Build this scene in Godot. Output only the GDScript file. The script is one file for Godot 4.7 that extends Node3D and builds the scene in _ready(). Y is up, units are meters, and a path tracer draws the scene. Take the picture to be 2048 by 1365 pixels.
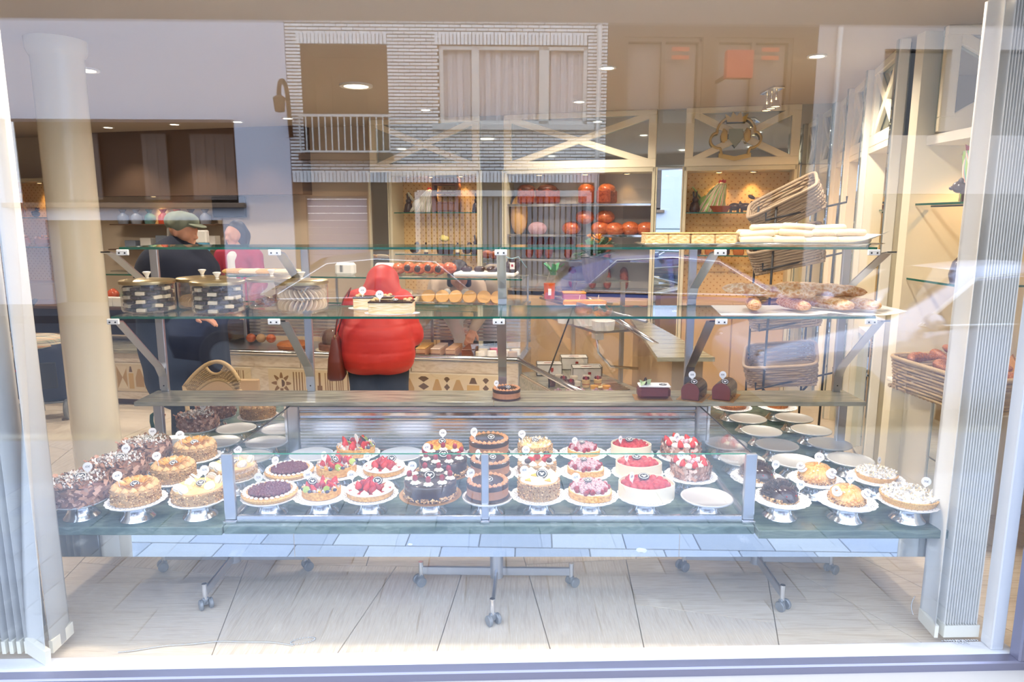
extends Node3D
# A bakery's shop window seen from the pavement. The shop floor is y = 0, the street pavement y = -0.1.

const CEIL := 2.66
const WTURN := 0.0295          # the shop front stands a little askew to the counter behind it
const BTURN := -0.2449         # so does the back wall
var M := {}
var used := {}
var rng := RandomNumberGenerator.new()
var WX := Transform3D(Basis(Vector3.UP, WTURN), Vector3(0, 0, -2.355))     # x along the glass, z out to the street
var BX := Transform3D(Basis(Vector3.UP, BTURN), Vector3(-1.47, 0, -7.43))  # x along the back wall, z into the shop

func _ready():
	rng.seed = 7
	var cam := Camera3D.new(); cam.name = "camera"; add_child(cam)
	cam.position = Vector3(0, 1.65, 0); cam.rotation_degrees = Vector3(-9.8, 0, 0)
	cam.fov = 51.98; cam.near = 0.05; cam.far = 200.0; cam.current = true
	var we := WorldEnvironment.new(); we.name = "world"; add_child(we)
	var env := Environment.new(); we.environment = env
	var sk := ProceduralSkyMaterial.new()
	sk.sky_top_color = Color(0.84, 0.9, 0.99); sk.sky_horizon_color = Color(0.93, 0.955, 0.99); sk.sky_curve = 0.2
	sk.ground_bottom_color = Color(0.3, 0.3, 0.32); sk.ground_horizon_color = Color(0.5, 0.5, 0.52)
	sk.sky_energy_multiplier = 1.0; sk.ground_energy_multiplier = 1.0
	env.sky = Sky.new(); env.sky.sky_material = sk; env.background_mode = Environment.BG_SKY
	env.background_energy_multiplier = 5.6
	env.tonemap_mode = Environment.TONE_MAPPER_LINEAR; env.tonemap_exposure = 1.0
	env.sdfgi_enabled = true; env.ssao_enabled = true; env.ssil_enabled = true
	materials()
	shell()
	ceiling_lights()
	street()
	display()
	tiers()
	cakes()
	goods()
	back_wall()
	right_wall()
	service()
	people()
	extras()

# ---------------------------------------------------------------- names and nodes
func numbered(n: String) -> String:
	if used.has(n):
		used[n] += 1
		return "%s_%03d" % [n, used[n]]
	used[n] = 0
	return n

func tag(o, label := "", category := "", group := "", kind := ""):
	if label: o.set_meta("label", label)
	if category: o.set_meta("category", category)
	if group: o.set_meta("group", group)
	if kind: o.set_meta("kind", kind)
	return o

func thing(called: String, label: String, category: String, at := Vector3.ZERO, turn := 0.0, group := "") -> Node3D:
	var o := Node3D.new(); o.name = numbered(called); add_child(o)
	o.position = at; o.rotation.y = turn
	tag(o, label, category, group)
	return o

func part(called: String, mesh: Mesh, m: Material, parent: Node, at := Vector3.ZERO, rot := Vector3.ZERO, sc := Vector3.ONE) -> MeshInstance3D:
	var o := MeshInstance3D.new(); o.name = called; o.mesh = mesh; o.material_override = m
	parent.add_child(o, true)
	o.position = at; o.rotation = rot; o.scale = sc
	return o

func solo(called: String, mesh: Mesh, m: Material, label: String, category: String, at := Vector3.ZERO, turn := 0.0, group := "") -> MeshInstance3D:
	var o := part(numbered(called), mesh, m, self, at, Vector3(0, turn, 0))
	tag(o, label, category, group)
	return o

func struct(called: String, mesh: Mesh, m: Material, parent: Node = self, at := Vector3.ZERO, turn := 0.0) -> MeshInstance3D:
	var o := part(numbered(called) if parent == self else called, mesh, m, parent, at, Vector3(0, turn, 0))
	if parent == self: o.set_meta("kind", "structure")
	return o

func dup(o: Node3D, at: Vector3, turn := 0.0, label := "", group := "") -> Node3D:
	var c: Node3D = o.duplicate(); var base := String(o.name)
	if base.length() > 4 and base[-4] == "_" and base.substr(base.length() - 3).is_valid_int(): base = base.substr(0, base.length() - 4)
	c.name = numbered(base); add_child(c)
	c.position = at; c.rotation = Vector3(0, turn, 0)
	if label: c.set_meta("label", label)
	if group: c.set_meta("group", group)
	return c

func scatter(called: String, mesh: Mesh, m: Material, parent: Node, xs: Array, cols := []) -> MultiMeshInstance3D:
	var mm := MultiMesh.new(); mm.transform_format = MultiMesh.TRANSFORM_3D; mm.use_colors = cols.size() > 0
	mm.mesh = mesh; mm.instance_count = xs.size()
	for i in xs.size():
		mm.set_instance_transform(i, xs[i])
		if cols: mm.set_instance_color(i, cols[i])
	var o := MultiMeshInstance3D.new(); o.name = called; o.multimesh = mm; o.material_override = m
	parent.add_child(o, true); o.set_meta("kind", "stuff")
	return o

func R(a: float, b: float) -> float: return rng.randf_range(a, b)
func V(x: float, y: float, z: float) -> Vector3: return Vector3(x, y, z)

# ---------------------------------------------------------------- shapes
func begin() -> SurfaceTool:
	var st := SurfaceTool.new(); st.begin(Mesh.PRIMITIVE_TRIANGLES); st.set_smooth_group(-1)
	return st

func done(st: SurfaceTool) -> ArrayMesh:
	st.generate_normals()
	return st.commit()

func quad(st: SurfaceTool, a: Vector3, b: Vector3, c: Vector3, d: Vector3):
	for p in [a, b, c, a, c, d]: st.add_vertex(p)

func tri(st: SurfaceTool, a: Vector3, b: Vector3, c: Vector3):
	st.add_vertex(a); st.add_vertex(b); st.add_vertex(c)

# a box with chamfered long edges when bev > 0; c is its centre
func bx(st: SurfaceTool, c: Vector3, s: Vector3, bev := 0.0, x := Transform3D()):
	var h := s / 2
	if bev <= 0.0:
		var p := []
		for i in 8: p.append(x * (c + V(h.x if i & 1 else -h.x, h.y if i & 2 else -h.y, h.z if i & 4 else -h.z)))
		for f in [[0, 2, 3, 1], [4, 5, 7, 6], [0, 1, 5, 4], [2, 6, 7, 3], [0, 4, 6, 2], [1, 3, 7, 5]]:
			quad(st, p[f[3]], p[f[2]], p[f[1]], p[f[0]])
		return
	# faces pulled in by bev on each side and joined by chamfers
	var q := {}
	for sx in [-1, 1]:
		for sy in [-1, 1]:
			for sz in [-1, 1]:
				q[[sx, sy, sz, 0]] = x * (c + V(sx * h.x, sy * (h.y - bev), sz * (h.z - bev)))
				q[[sx, sy, sz, 1]] = x * (c + V(sx * (h.x - bev), sy * h.y, sz * (h.z - bev)))
				q[[sx, sy, sz, 2]] = x * (c + V(sx * (h.x - bev), sy * (h.y - bev), sz * h.z))
	for s1 in [-1, 1]:
		face(st, q[[s1, -1, -1, 0]], q[[s1, 1, -1, 0]], q[[s1, 1, 1, 0]], q[[s1, -1, 1, 0]], x.basis * V(s1, 0, 0))
		face(st, q[[-1, s1, -1, 1]], q[[1, s1, -1, 1]], q[[1, s1, 1, 1]], q[[-1, s1, 1, 1]], x.basis * V(0, s1, 0))
		face(st, q[[-1, -1, s1, 2]], q[[1, -1, s1, 2]], q[[1, 1, s1, 2]], q[[-1, 1, s1, 2]], x.basis * V(0, 0, s1))
		for s2 in [-1, 1]:
			face(st, q[[s1, s2, -1, 0]], q[[s1, s2, 1, 0]], q[[s1, s2, 1, 1]], q[[s1, s2, -1, 1]], x.basis * V(s1, s2, 0))
			face(st, q[[s1, -1, s2, 0]], q[[s1, 1, s2, 0]], q[[s1, 1, s2, 2]], q[[s1, -1, s2, 2]], x.basis * V(s1, 0, s2))
			face(st, q[[-1, s1, s2, 1]], q[[1, s1, s2, 1]], q[[1, s1, s2, 2]], q[[-1, s1, s2, 2]], x.basis * V(0, s1, s2))
			for s3 in [-1, 1]:
				var a: Vector3 = q[[s1, s2, s3, 0]]; var b: Vector3 = q[[s1, s2, s3, 1]]; var d: Vector3 = q[[s1, s2, s3, 2]]
				if (b - a).cross(d - a).dot(x.basis * V(s1, s2, s3)) > 0: tri(st, a, d, b)
				else: tri(st, a, b, d)

func face(st: SurfaceTool, a: Vector3, b: Vector3, c: Vector3, d: Vector3, out: Vector3):
	if (b - a).cross(c - a).dot(out) > 0: quad(st, d, c, b, a)
	else: quad(st, a, b, c, d)

func box(s: Vector3, bev := 0.0, c := Vector3.ZERO) -> ArrayMesh:
	var st := begin(); bx(st, c, s, bev); return done(st)

func boxes(list: Array, bev := 0.0) -> ArrayMesh:     # [[centre, size], ...]
	var st := begin()
	for b in list: bx(st, b[0], b[1], bev)
	return done(st)

# from corner to corner
func span(x0: float, y0: float, z0: float, x1: float, y1: float, z1: float, bev := 0.0) -> ArrayMesh:
	return box(V(absf(x1 - x0), absf(y1 - y0), absf(z1 - z0)), bev, V(x0 + x1, y0 + y1, z0 + z1) / 2)

func lathe(pts: Array, n := 32, wob := 0.0, sx := 1.0, sz := 1.0, shape := []) -> ArrayMesh:   # pts: Vector2(radius, height), from below upwards
	var st := begin(); var g := 0
	for i in pts.size() - 1:
		if i > 0:
			var u: Vector2 = (pts[i] - pts[i - 1]).normalized(); var w: Vector2 = (pts[i + 1] - pts[i]).normalized()
			if u.dot(w) < 0.72: g += 1
		st.set_smooth_group(g)
		for k in n:
			var p := []
			for e in [[i, k], [i + 1, k], [i + 1, k + 1], [i, k + 1]]:
				var a: float = TAU * (e[1] % n) / n; var r: float = pts[e[0]].x
				if wob > 0 and r > 0.001: r *= 1.0 + wob * (sin(a * 3 + e[0]) + sin(a * 7 + e[0] * 2.1) * 0.6)
				if shape: r *= shape[e[1] % n]
				p.append(V(r * cos(a) * sx, pts[e[0]].y, r * sin(a) * sz))
			if pts[i].x < 1e-5: tri(st, p[0], p[1], p[2])
			elif pts[i + 1].x < 1e-5: tri(st, p[0], p[1], p[3])
			else: quad(st, p[0], p[1], p[2], p[3])
	return done(st)

func rod(r: float, h: float, n := 12) -> ArrayMesh:
	return lathe([Vector2(0, 0), Vector2(r, 0), Vector2(r, h), Vector2(0, h)], n)

# a tube along a path; radius a number or one per point
func tube(st: SurfaceTool, path: Array, radius, n := 6, cap := true, flat := 1.0):
	var m := path.size(); var up := V(0, 1, 0); var rings := []
	for i in m:
		var t: Vector3 = (path[mini(i + 1, m - 1)] - path[maxi(i - 1, 0)]).normalized()
		if absf(t.dot(up)) > 0.98: up = V(1, 0, 0) if absf(t.x) < 0.9 else V(0, 0, 1)
		var s := t.cross(up).normalized(); up = s.cross(t).normalized()
		var r: float = radius[i] if radius is Array else radius
		var ring := []
		for k in n:
			var a := TAU * k / n
			ring.append(path[i] + s * cos(a) * r + up * sin(a) * r * flat)
		rings.append(ring)
	for i in m - 1:
		for k in n:
			var j := (k + 1) % n
			quad(st, rings[i][k], rings[i][j], rings[i + 1][j], rings[i + 1][k])
	if cap:
		for k in range(1, n - 1):
			tri(st, rings[0][0], rings[0][k + 1], rings[0][k])
			tri(st, rings[m - 1][0], rings[m - 1][k], rings[m - 1][k + 1])

func pipe(path: Array, radius, n := 8, smooth := true, flat := 1.0) -> ArrayMesh:
	var st := begin()
	if smooth: st.set_smooth_group(0)
	tube(st, path, radius, n, true, flat)
	return done(st)

# a flat outline (x, y) given thickness along z
func slab(poly: PackedVector2Array, z0: float, z1: float, st: SurfaceTool = null, x := Transform3D()):
	var own := st == null
	if own: st = begin()
	if Geometry2D.is_polygon_clockwise(poly): poly = poly.duplicate(); poly.reverse()
	var t := Geometry2D.triangulate_polygon(poly)
	for i in range(0, t.size(), 3):
		var a := poly[t[i]]; var b := poly[t[i + 1]]; var c := poly[t[i + 2]]
		if (b - a).cross(c - a) < 0: var w := b; b = c; c = w
		tri(st, x * V(a.x, a.y, z1), x * V(c.x, c.y, z1), x * V(b.x, b.y, z1))
		tri(st, x * V(a.x, a.y, z0), x * V(b.x, b.y, z0), x * V(c.x, c.y, z0))
	for i in poly.size():
		var a := poly[i]; var b := poly[(i + 1) % poly.size()]
		quad(st, x * V(a.x, a.y, z0), x * V(a.x, a.y, z1), x * V(b.x, b.y, z1), x * V(b.x, b.y, z0))
	if own: return done(st)

func poly(list: Array) -> PackedVector2Array:      # flat list of numbers to points
	var o := PackedVector2Array()
	for i in range(0, list.size(), 2): o.append(Vector2(list[i], list[i + 1]))
	return o

# rings of points, each ring closed, joined into a skin
func loft(rings: Array, cap := true, st: SurfaceTool = null, group := 0):
	var own := st == null
	if own: st = begin()
	st.set_smooth_group(group)
	var n: int = rings[0].size()
	for i in rings.size() - 1:
		for k in n:
			var j := (k + 1) % n
			quad(st, rings[i][k], rings[i][j], rings[i + 1][j], rings[i + 1][k])
	if cap:
		for e in [0, rings.size() - 1]:
			var c := Vector3.ZERO
			for p in rings[e]: c += p / n
			for k in n:
				var j := (k + 1) % n
				if e == 0: tri(st, c, rings[e][j], rings[e][k])
				else: tri(st, c, rings[e][k], rings[e][j])
	if own: return done(st)

# an egg with bumps
func lump(s: Vector3, n := 10, rough := 0.0, sd := 1) -> ArrayMesh:
	var st := begin(); st.set_smooth_group(0)
	var f := FastNoiseLite.new(); f.seed = sd; f.frequency = 1.3
	var P := []
	for i in n + 1:
		var row := []
		for k in 2 * n + 1:
			var b: float = PI * i / n - PI / 2; var a: float = TAU * (k % (2 * n)) / (2 * n)
			var d := V(cos(b) * cos(a), sin(b), cos(b) * sin(a))
			row.append(d * s * (1.0 + rough * f.get_noise_3d(d.x, d.y, d.z)))
		P.append(row)
	for i in n:
		for k in 2 * n:
			if i == 0: tri(st, P[0][k], P[1][k], P[1][k + 1])
			elif i == n - 1: tri(st, P[i][k], P[n][k], P[i][k + 1])
			else: quad(st, P[i][k], P[i + 1][k], P[i + 1][k + 1], P[i][k + 1])
	return done(st)

# a wall of boxes with openings left out; holes: Rect2
func holed(r: Rect2, holes: Array, z0: float, z1: float) -> ArrayMesh:
	var xs := [r.position.x, r.end.x]; var ys := [r.position.y, r.end.y]
	for h in holes:
		xs += [h.position.x, h.end.x]; ys += [h.position.y, h.end.y]
	xs.sort(); ys.sort()
	var st := begin()
	for i in xs.size() - 1:
		if xs[i + 1] - xs[i] < 1e-4: continue
		for j in ys.size() - 1:
			if ys[j + 1] - ys[j] < 1e-4: continue
			var c := Vector2(xs[i] + xs[i + 1], ys[j] + ys[j + 1]) / 2; var inside := false
			for h in holes: inside = inside or h.has_point(c)
			if not inside: bx(st, V(c.x, c.y, (z0 + z1) / 2), V(xs[i + 1] - xs[i], ys[j + 1] - ys[j], z1 - z0))
	return done(st)

func letters(s: String, h: float, depth := 0.002, serif := false) -> TextMesh:
	var t := TextMesh.new(); t.text = s; t.font_size = 32; t.pixel_size = h / 32.0 * 1.35; t.depth = depth
	var f := SystemFont.new(); f.font_names = PackedStringArray(["Droid Serif" if serif else "Droid Sans"]); t.font = f
	return t

# ---------------------------------------------------------------- materials
func mat(col: Color, rough := 0.6, metal := 0.0, spec := 0.5) -> StandardMaterial3D:
	var m := StandardMaterial3D.new(); m.albedo_color = col; m.roughness = rough; m.metallic = metal; m.metallic_specular = spec
	return m

func ntex(freq: float, stops: Array, sz := 256, octaves := 4, type := FastNoiseLite.TYPE_SIMPLEX_SMOOTH, sd := 1, warp := 0.0) -> NoiseTexture2D:
	var t := NoiseTexture2D.new(); t.width = sz; t.height = sz; t.seamless = true
	var f := FastNoiseLite.new(); f.noise_type = type; f.frequency = freq; f.fractal_octaves = octaves; f.seed = sd
	if warp > 0: f.domain_warp_enabled = true; f.domain_warp_amplitude = warp; f.domain_warp_frequency = freq
	t.noise = f
	if stops:
		var g := Gradient.new(); var offs := PackedFloat32Array(); var cs := PackedColorArray()
		for s in stops: offs.append(s[0]); cs.append(s[1])
		g.offsets = offs; g.colors = cs; t.color_ramp = g
	return t

func tri3(m: StandardMaterial3D, tex: Texture2D, scale: Vector3, world := false, bump: Texture2D = null, cm := 0.0) -> StandardMaterial3D:
	m.albedo_texture = tex; m.uv1_triplanar = true; m.uv1_world_triplanar = world; m.uv1_scale = scale
	if bump:
		m.heightmap_enabled = true; m.heightmap_texture = bump; m.heightmap_scale = cm
	return m

func glass(col: Color, a := 0.04) -> StandardMaterial3D:
	var m := mat(Color(col.r, col.g, col.b, a), 0.0); m.transparency = BaseMaterial3D.TRANSPARENCY_ALPHA
	return m

func lit(col: Color, e: float) -> StandardMaterial3D:
	var m := mat(col, 0.6); m.emission_enabled = true; m.emission = col; m.emission_energy_multiplier = e
	return m

func materials():
	var fine := ntex(0.05, [], 256, 4, FastNoiseLite.TYPE_SIMPLEX_SMOOTH, 3)
	var grit := ntex(0.12, [], 256, 3, FastNoiseLite.TYPE_CELLULAR, 5)
	M.fine = fine; M.grit = grit
	# stone
	var tv := ntex(0.012, [[0.15, Color("cbbba6")], [0.4, Color("dccfbb")], [0.6, Color("e2d7c6")], [0.85, Color("d3c4ae")]], 512, 5, FastNoiseLite.TYPE_SIMPLEX_SMOOTH, 11)
	var tw := ntex(0.012, [[0.15, Color("cfc1af")], [0.45, Color("e0d6c7")], [0.65, Color("d9ccb9")], [0.9, Color("e6ddd0")]], 512, 5, FastNoiseLite.TYPE_SIMPLEX_SMOOTH, 23)
	M.trav = []
	for v in [[tv, V(0.5, 1, 9.0)], [tw, V(9.0, 1, 0.6)], [tw, V(0.6, 1, 11.0)], [tv, V(8.0, 1, 0.5)]]:
		M.trav.append(tri3(mat(Color.WHITE, 0.38), v[0], v[1], true, fine, 0.03))
	M.grout = mat(Color("ab9d8b"), 0.9)
	M.travwall = tri3(mat(Color.WHITE, 0.5), tv, V(1.0, 3.0, 1.0), false)
	var mb := ntex(0.01, [[0.15, Color("4a605c")], [0.4, Color("607671")], [0.55, Color("6f827c")], [0.7, Color("5b706b")], [0.9, Color("82938b")]], 512, 5, FastNoiseLite.TYPE_SIMPLEX_SMOOTH, 31, 40.0)
	M.marble = tri3(mat(Color.WHITE, 0.2), mb, V(0.8, 2.0, 1.6), true)
	M.marblepale = tri3(mat(Color("e2e0d8"), 0.14), mb, V(0.5, 4.0, 2.4), true)
	var mg := ntex(0.012, [[0.2, Color("777363")], [0.5, Color("a5a08c")], [0.8, Color("8b8774")]], 256, 5, FastNoiseLite.TYPE_SIMPLEX_SMOOTH, 37)
	M.marblegrey = tri3(mat(Color.WHITE, 0.2), mg, V(0.6, 4.0, 6.0), true)
	var pv := ntex(0.3, [[0.2, Color("8a929c")], [0.8, Color("a8b0ba")]], 256, 3)
	M.paver = tri3(mat(Color.WHITE, 0.75), pv, V(2, 2, 2), true)
	M.asphalt = tri3(mat(Color("73767c"), 0.85), pv, V(1.2, 1.2, 1.2), true)
	# metals and glass
	M.alu = mat(Color("c3c8d2"), 0.3, 0.9); M.alubright = mat(Color("dde0e6"), 0.16, 1.0)
	M.stand = mat(Color("dfe3e8"), 0.17, 1.0)
	var br := ntex(0.25, [[0.0, Color(0.36, 0.36, 0.36)], [1.0, Color(0.52, 0.52, 0.52)]], 128, 2)
	M.plate = mat(Color("dfe3e7"), 0.33, 0.7); M.plate.roughness_texture = br; M.plate.roughness = 1.0; M.plate.uv1_triplanar = true; M.plate.uv1_scale = V(3, 3, 60)
	M.shutter = mat(Color("e6e8ee"), 0.24, 0.8)
	M.frame = mat(Color("88879a"), 0.35, 0.6)
	M.chrome = mat(Color("e4e4e4"), 0.08, 1.0)
	M.brass = mat(Color("cbb78c"), 0.3, 0.9); M.goldboard = mat(Color("b98d56"), 0.3, 0.6)
	M.dark = mat(Color("24262b"), 0.5); M.rubber = mat(Color("2b2a2c"), 0.8)
	M.castgrey = mat(Color("8b9095"), 0.45, 0.4)
	M.mirror = mat(Color("dfe6ea"), 0.0, 1.0)
	M.mirrorsoft = mat(Color("c6d3dc"), 0.03, 1.0)
	M.pane = glass(Color(1, 1, 1), 0.0); M.shelfglass = glass(Color(0.82, 0.93, 0.88), 0.07); M.jarglass = glass(Color(0.95, 0.97, 0.97), 0.03)
	M.edge = mat(Color("0d5b49"), 0.1, 0.0, 0.8)
	M.edgelight = mat(Color("2f8d74"), 0.1)
	# paint, cloth, paper
	M.cream = mat(Color("efe6cb"), 0.5); M.creamlight = mat(Color("efe9d8"), 0.45); M.column = mat(Color("efe8d2"), 0.07, 0.0, 0.6)
	M.white = mat(Color("e9e9e6"), 0.55); M.sill = mat(Color("dcdfe4"), 0.5); M.blind = mat(Color("e9e6df"), 0.8); M.blindlit = mat(Color("c6c6c3"), 0.8); M.weight = mat(Color("e3e0d2"), 0.6)  # two slat whites: one toned down in daylight, one lifted in the shaded stack
	M.ceil = mat(Color("bdb1a2"), 0.85); M.wall = mat(Color("c9bba6"), 0.8); M.wallgrey = mat(Color("b7b1ab"), 0.8); M.taupe = mat(Color("b59f84"), 0.6); M.bulkhead = mat(Color("705845"), 0.7)
	M.jamb = mat(Color("d2cbb0"), 0.45); M.cabinet = mat(Color("c4a884"), 0.5); M.brown = mat(Color("5d4331"), 0.6)
	M.paper = mat(Color("f1f2f4"), 0.85); M.doily = mat(Color("eef0f3"), 0.9); M.doily.cull_mode = BaseMaterial3D.CULL_DISABLED
	M.parch = mat(Color("e3e4e2"), 0.6); M.parch.backlight_enabled = true; M.parch.backlight = Color(0.3, 0.3, 0.3)
	M.ink = mat(Color("4a4d58"), 0.7); M.black = mat(Color("17161a"), 0.35)
	# food
	M.choc = mat(Color("3b221b"), 0.25); M.choc.clearcoat_enabled = true; M.choc.clearcoat = 0.4
	M.glaze = mat(Color("3a241f"), 0.12, 0.0, 0.6)
	M.milk = mat(Color("7d5340"), 0.45); M.milk2 = mat(Color("8f6450"), 0.5); M.mocha = tri3(mat(Color.WHITE, 0.6), ntex(0.06, [[0, Color("a87452")], [1, Color("b9835f")]], 128, 2), V(6, 6, 6), false, fine, 0.06)
	M.mochacream = mat(Color("c98e62"), 0.55); M.cap = mat(Color("d6ae78"), 0.6)
	var nut := ntex(0.35, [[0.2, Color("7a5434")], [0.45, Color("c39c6b")], [0.65, Color("e3c79a")], [0.85, Color("98704a")]], 256, 3, FastNoiseLite.TYPE_CELLULAR, 9)
	M.nut = tri3(mat(Color.WHITE, 0.75), nut, V(9, 9, 9), false, grit, 0.25)
	M.nutbit = mat(Color.WHITE, 0.7); M.nutbit.vertex_color_use_as_albedo = true
	M.cream1 = mat(Color("f3ecd8"), 0.5); M.cream1.subsurf_scatter_enabled = true; M.cream1.subsurf_scatter_strength = 0.12
	M.creamyellow = mat(Color("f2cf8c"), 0.5); M.macaron = tri3(mat(Color.WHITE, 0.85), ntex(0.12, [[0.3, Color("f7f3ea")], [0.8, Color("e4d9c4")]], 128, 3), V(14, 14, 14), false, fine, 0.1)
	M.sugar = mat(Color("f4f3f3"), 0.95)
	var crust := ntex(0.08, [[0.2, Color("b9813f")], [0.5, Color("dcae68")], [0.8, Color("e9c587")]], 256, 4)
	M.crust = tri3(mat(Color.WHITE, 0.6), crust, V(8, 8, 8), false, fine, 0.08)
	M.crustpale = tri3(mat(Color("fff3d6"), 0.6), crust, V(3, 3, 3), false, fine, 0.06)
	M.cherry = mat(Color("5c0f22"), 0.12, 0.0, 0.6); M.rasp = tri3(mat(Color("b8203c"), 0.5), ntex(0.2, [[0.2, Color(0.75, 0.75, 0.75)], [0.8, Color.WHITE]], 128, 2, FastNoiseLite.TYPE_CELLULAR), V(40, 40, 40), false, grit, 0.15)
	M.raspsugar = tri3(mat(Color.WHITE, 0.9), ntex(0.09, [[0.38, Color("8f2038")], [0.5, Color("d9a9b4")], [0.62, Color("f3eef0")]], 128, 3), V(24, 24, 24), false, grit, 0.15)
	M.straw = tri3(mat(Color.WHITE, 0.25), ntex(0.2, [[0.3, Color("c01a17")], [0.75, Color("cf2a20")], [0.95, Color("e89058")]], 128, 2, FastNoiseLite.TYPE_CELLULAR), V(28, 28, 28)); M.strawcut = mat(Color("f08a78"), 0.3)
	M.redgel = mat(Color("ab0d12"), 0.08, 0.0, 0.6); M.kiwi = mat(Color("96a83e"), 0.3); M.mango = mat(Color("f0b03c"), 0.3); M.blue = mat(Color("2c2d4a"), 0.4)
	M.ivory = mat(Color("f0e3c8"), 0.35)
	var cr := ntex(0.3, [[0.2, Color("b8701c")], [0.5, Color("e09c36")], [0.85, Color("f0c066")]], 256, 3, FastNoiseLite.TYPE_CELLULAR, 12)
	M.crumble = tri3(mat(Color.WHITE, 0.7), cr, V(7, 7, 7), false, grit, 0.3)
	M.caramel = tri3(mat(Color.WHITE, 0.2), ntex(0.03, [[0.2, Color("f0cb8d")], [0.5, Color("e9b264")], [0.75, Color("b66b24")], [0.9, Color("f3d8a4")]], 256, 4, FastNoiseLite.TYPE_SIMPLEX_SMOOTH, 15, 30.0), V(5, 3, 5))
	M.bread = tri3(mat(Color.WHITE, 0.7), ntex(0.035, [[0.2, Color("b8783f")], [0.45, Color("dba96c")], [0.62, Color("efdcc0")], [0.8, Color("cf9658")]], 256, 4, FastNoiseLite.TYPE_SIMPLEX_SMOOTH, 18), V(2.6, 4, 2.6), false, fine, 0.05)
	M.breadpale = tri3(mat(Color("fff4e6"), 0.8), M.bread.albedo_texture, V(5, 9, 5), false, fine, 0.06)
	M.breaddark = tri3(mat(Color("a0553a"), 0.45), M.bread.albedo_texture, V(3, 3, 3), false, fine, 0.05)
	M.bun = tri3(mat(Color("e08a50"), 0.18), M.bread.albedo_texture, V(2, 2, 2)); M.bun.clearcoat_enabled = true
	M.croiss = tri3(mat(Color("f0dcc0"), 0.35), ntex(0.06, [[0.25, Color("7a3c17")], [0.5, Color("bf7430")], [0.8, Color("e0a658")]], 256, 4), V(9, 9, 9), false, fine, 0.2)
	M.croissdark = tri3(mat(Color("6d4a3c"), 0.5), M.bread.albedo_texture, V(3, 3, 3))
	M.finger = tri3(mat(Color.WHITE, 0.85), ntex(0.15, [[0.2, Color("e9d3ac")], [0.7, Color("f3e6cc")]], 128, 3), V(12, 12, 12), false, grit, 0.12)
	M.puff = tri3(mat(Color.WHITE, 0.6), ntex(0.03, [[0.25, Color("cf9f55")], [0.5, Color("ecd09a")], [0.75, Color("f2deb4")]], 256, 3), V(4, 30, 4), false, fine, 0.15)
	M.sponge = tri3(mat(Color.WHITE, 0.8), ntex(0.03, [[0.3, Color("e6cf9f")], [0.5, Color("f3e8cf")], [0.7, Color("e0c48c")]], 128, 2), V(1.5, 24, 1.5), false, grit, 0.1)
	M.cookie = mat(Color("d9b583"), 0.8); M.cookiepink = mat(Color("e8cfb0"), 0.85)
	M.biscdark = mat(Color("3a2c33"), 0.4)
	# wicker, wallpaper
	M.wicker = tri3(mat(Color.WHITE, 0.65), ntex(0.1, [[0.2, Color("a98a5f")], [0.7, Color("d3b98c")]], 128, 2), V(20, 20, 20)); M.wickertray = mat(Color("a8937a"), 0.75); M.wickerdark = mat(Color("7d6449"), 0.7)
	var im := Image.create(128, 128, false, Image.FORMAT_RGB8); im.fill(Color("dfbf85"))
	for y in 128:
		for x in 128:
			var d := 99.0
			for c in [Vector2(32, 32), Vector2(96, 96)]: d = minf(d, Vector2(x, y).distance_to(c))
			if d < 15: im.set_pixel(x, y, Color("b98a45"))
	M.polka = tri3(mat(Color.WHITE, 0.8), ImageTexture.create_from_image(im), V(16, 16, 16), false)
	M.potgrey = tri3(mat(Color.WHITE, 0.8), ntex(0.3, [[0.3, Color("5b5654")], [0.7, Color("9a938f")]], 128, 2), V(10, 10, 10)); M.stickgreen = mat(Color("2f5a4e"), 0.4, 0.3)
	M.leaf = mat(Color("2f5a3c"), 0.45); M.petal = mat(Color("e09a2c"), 0.6); M.skin = mat(Color("d9a183"), 0.5); M.skin.subsurf_scatter_enabled = true; M.skin.subsurf_scatter_strength = 0.1
	M.navy = mat(Color("101b33"), 0.9); M.jeans = mat(Color("20242e"), 0.9); M.redcoat = mat(Color("c02a1c"), 0.55); M.redcoat.rim_enabled = true; M.redcoat.rim = 0.3
	M.hair = mat(Color("2b1f1a"), 0.5); M.tweed = tri3(mat(Color.WHITE, 0.95), ntex(0.4, [[0.2, Color("6d7768")], [0.8, Color("8d9484")]], 128, 2), V(12, 12, 12)); M.shirt = mat(Color("cdb9a6"), 0.8); M.pink = mat(Color("b0324f"), 0.85)
	M.leather = mat(Color("6b2f22"), 0.4); M.bluebag = mat(Color("1c2540"), 0.6)
# ---------------------------------------------------------------- the room
func cut(p: PackedVector2Array, at: Vector2, n: Vector2) -> Array:
	var a := PackedVector2Array(); var b := PackedVector2Array()
	for i in p.size():
		var u := p[i]; var v := p[(i + 1) % p.size()]; var du := (u - at).dot(n); var dv := (v - at).dot(n)
		if du >= 0: a.append(u)
		else: b.append(u)
		if du * dv < 0:
			var w := u + (v - u) * (du / (du - dv)); a.append(w); b.append(w)
	return [a, b]

func area(p: PackedVector2Array) -> float:
	var s := 0.0
	for i in p.size(): s += p[i].cross(p[(i + 1) % p.size()])
	return absf(s) / 2

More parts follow.
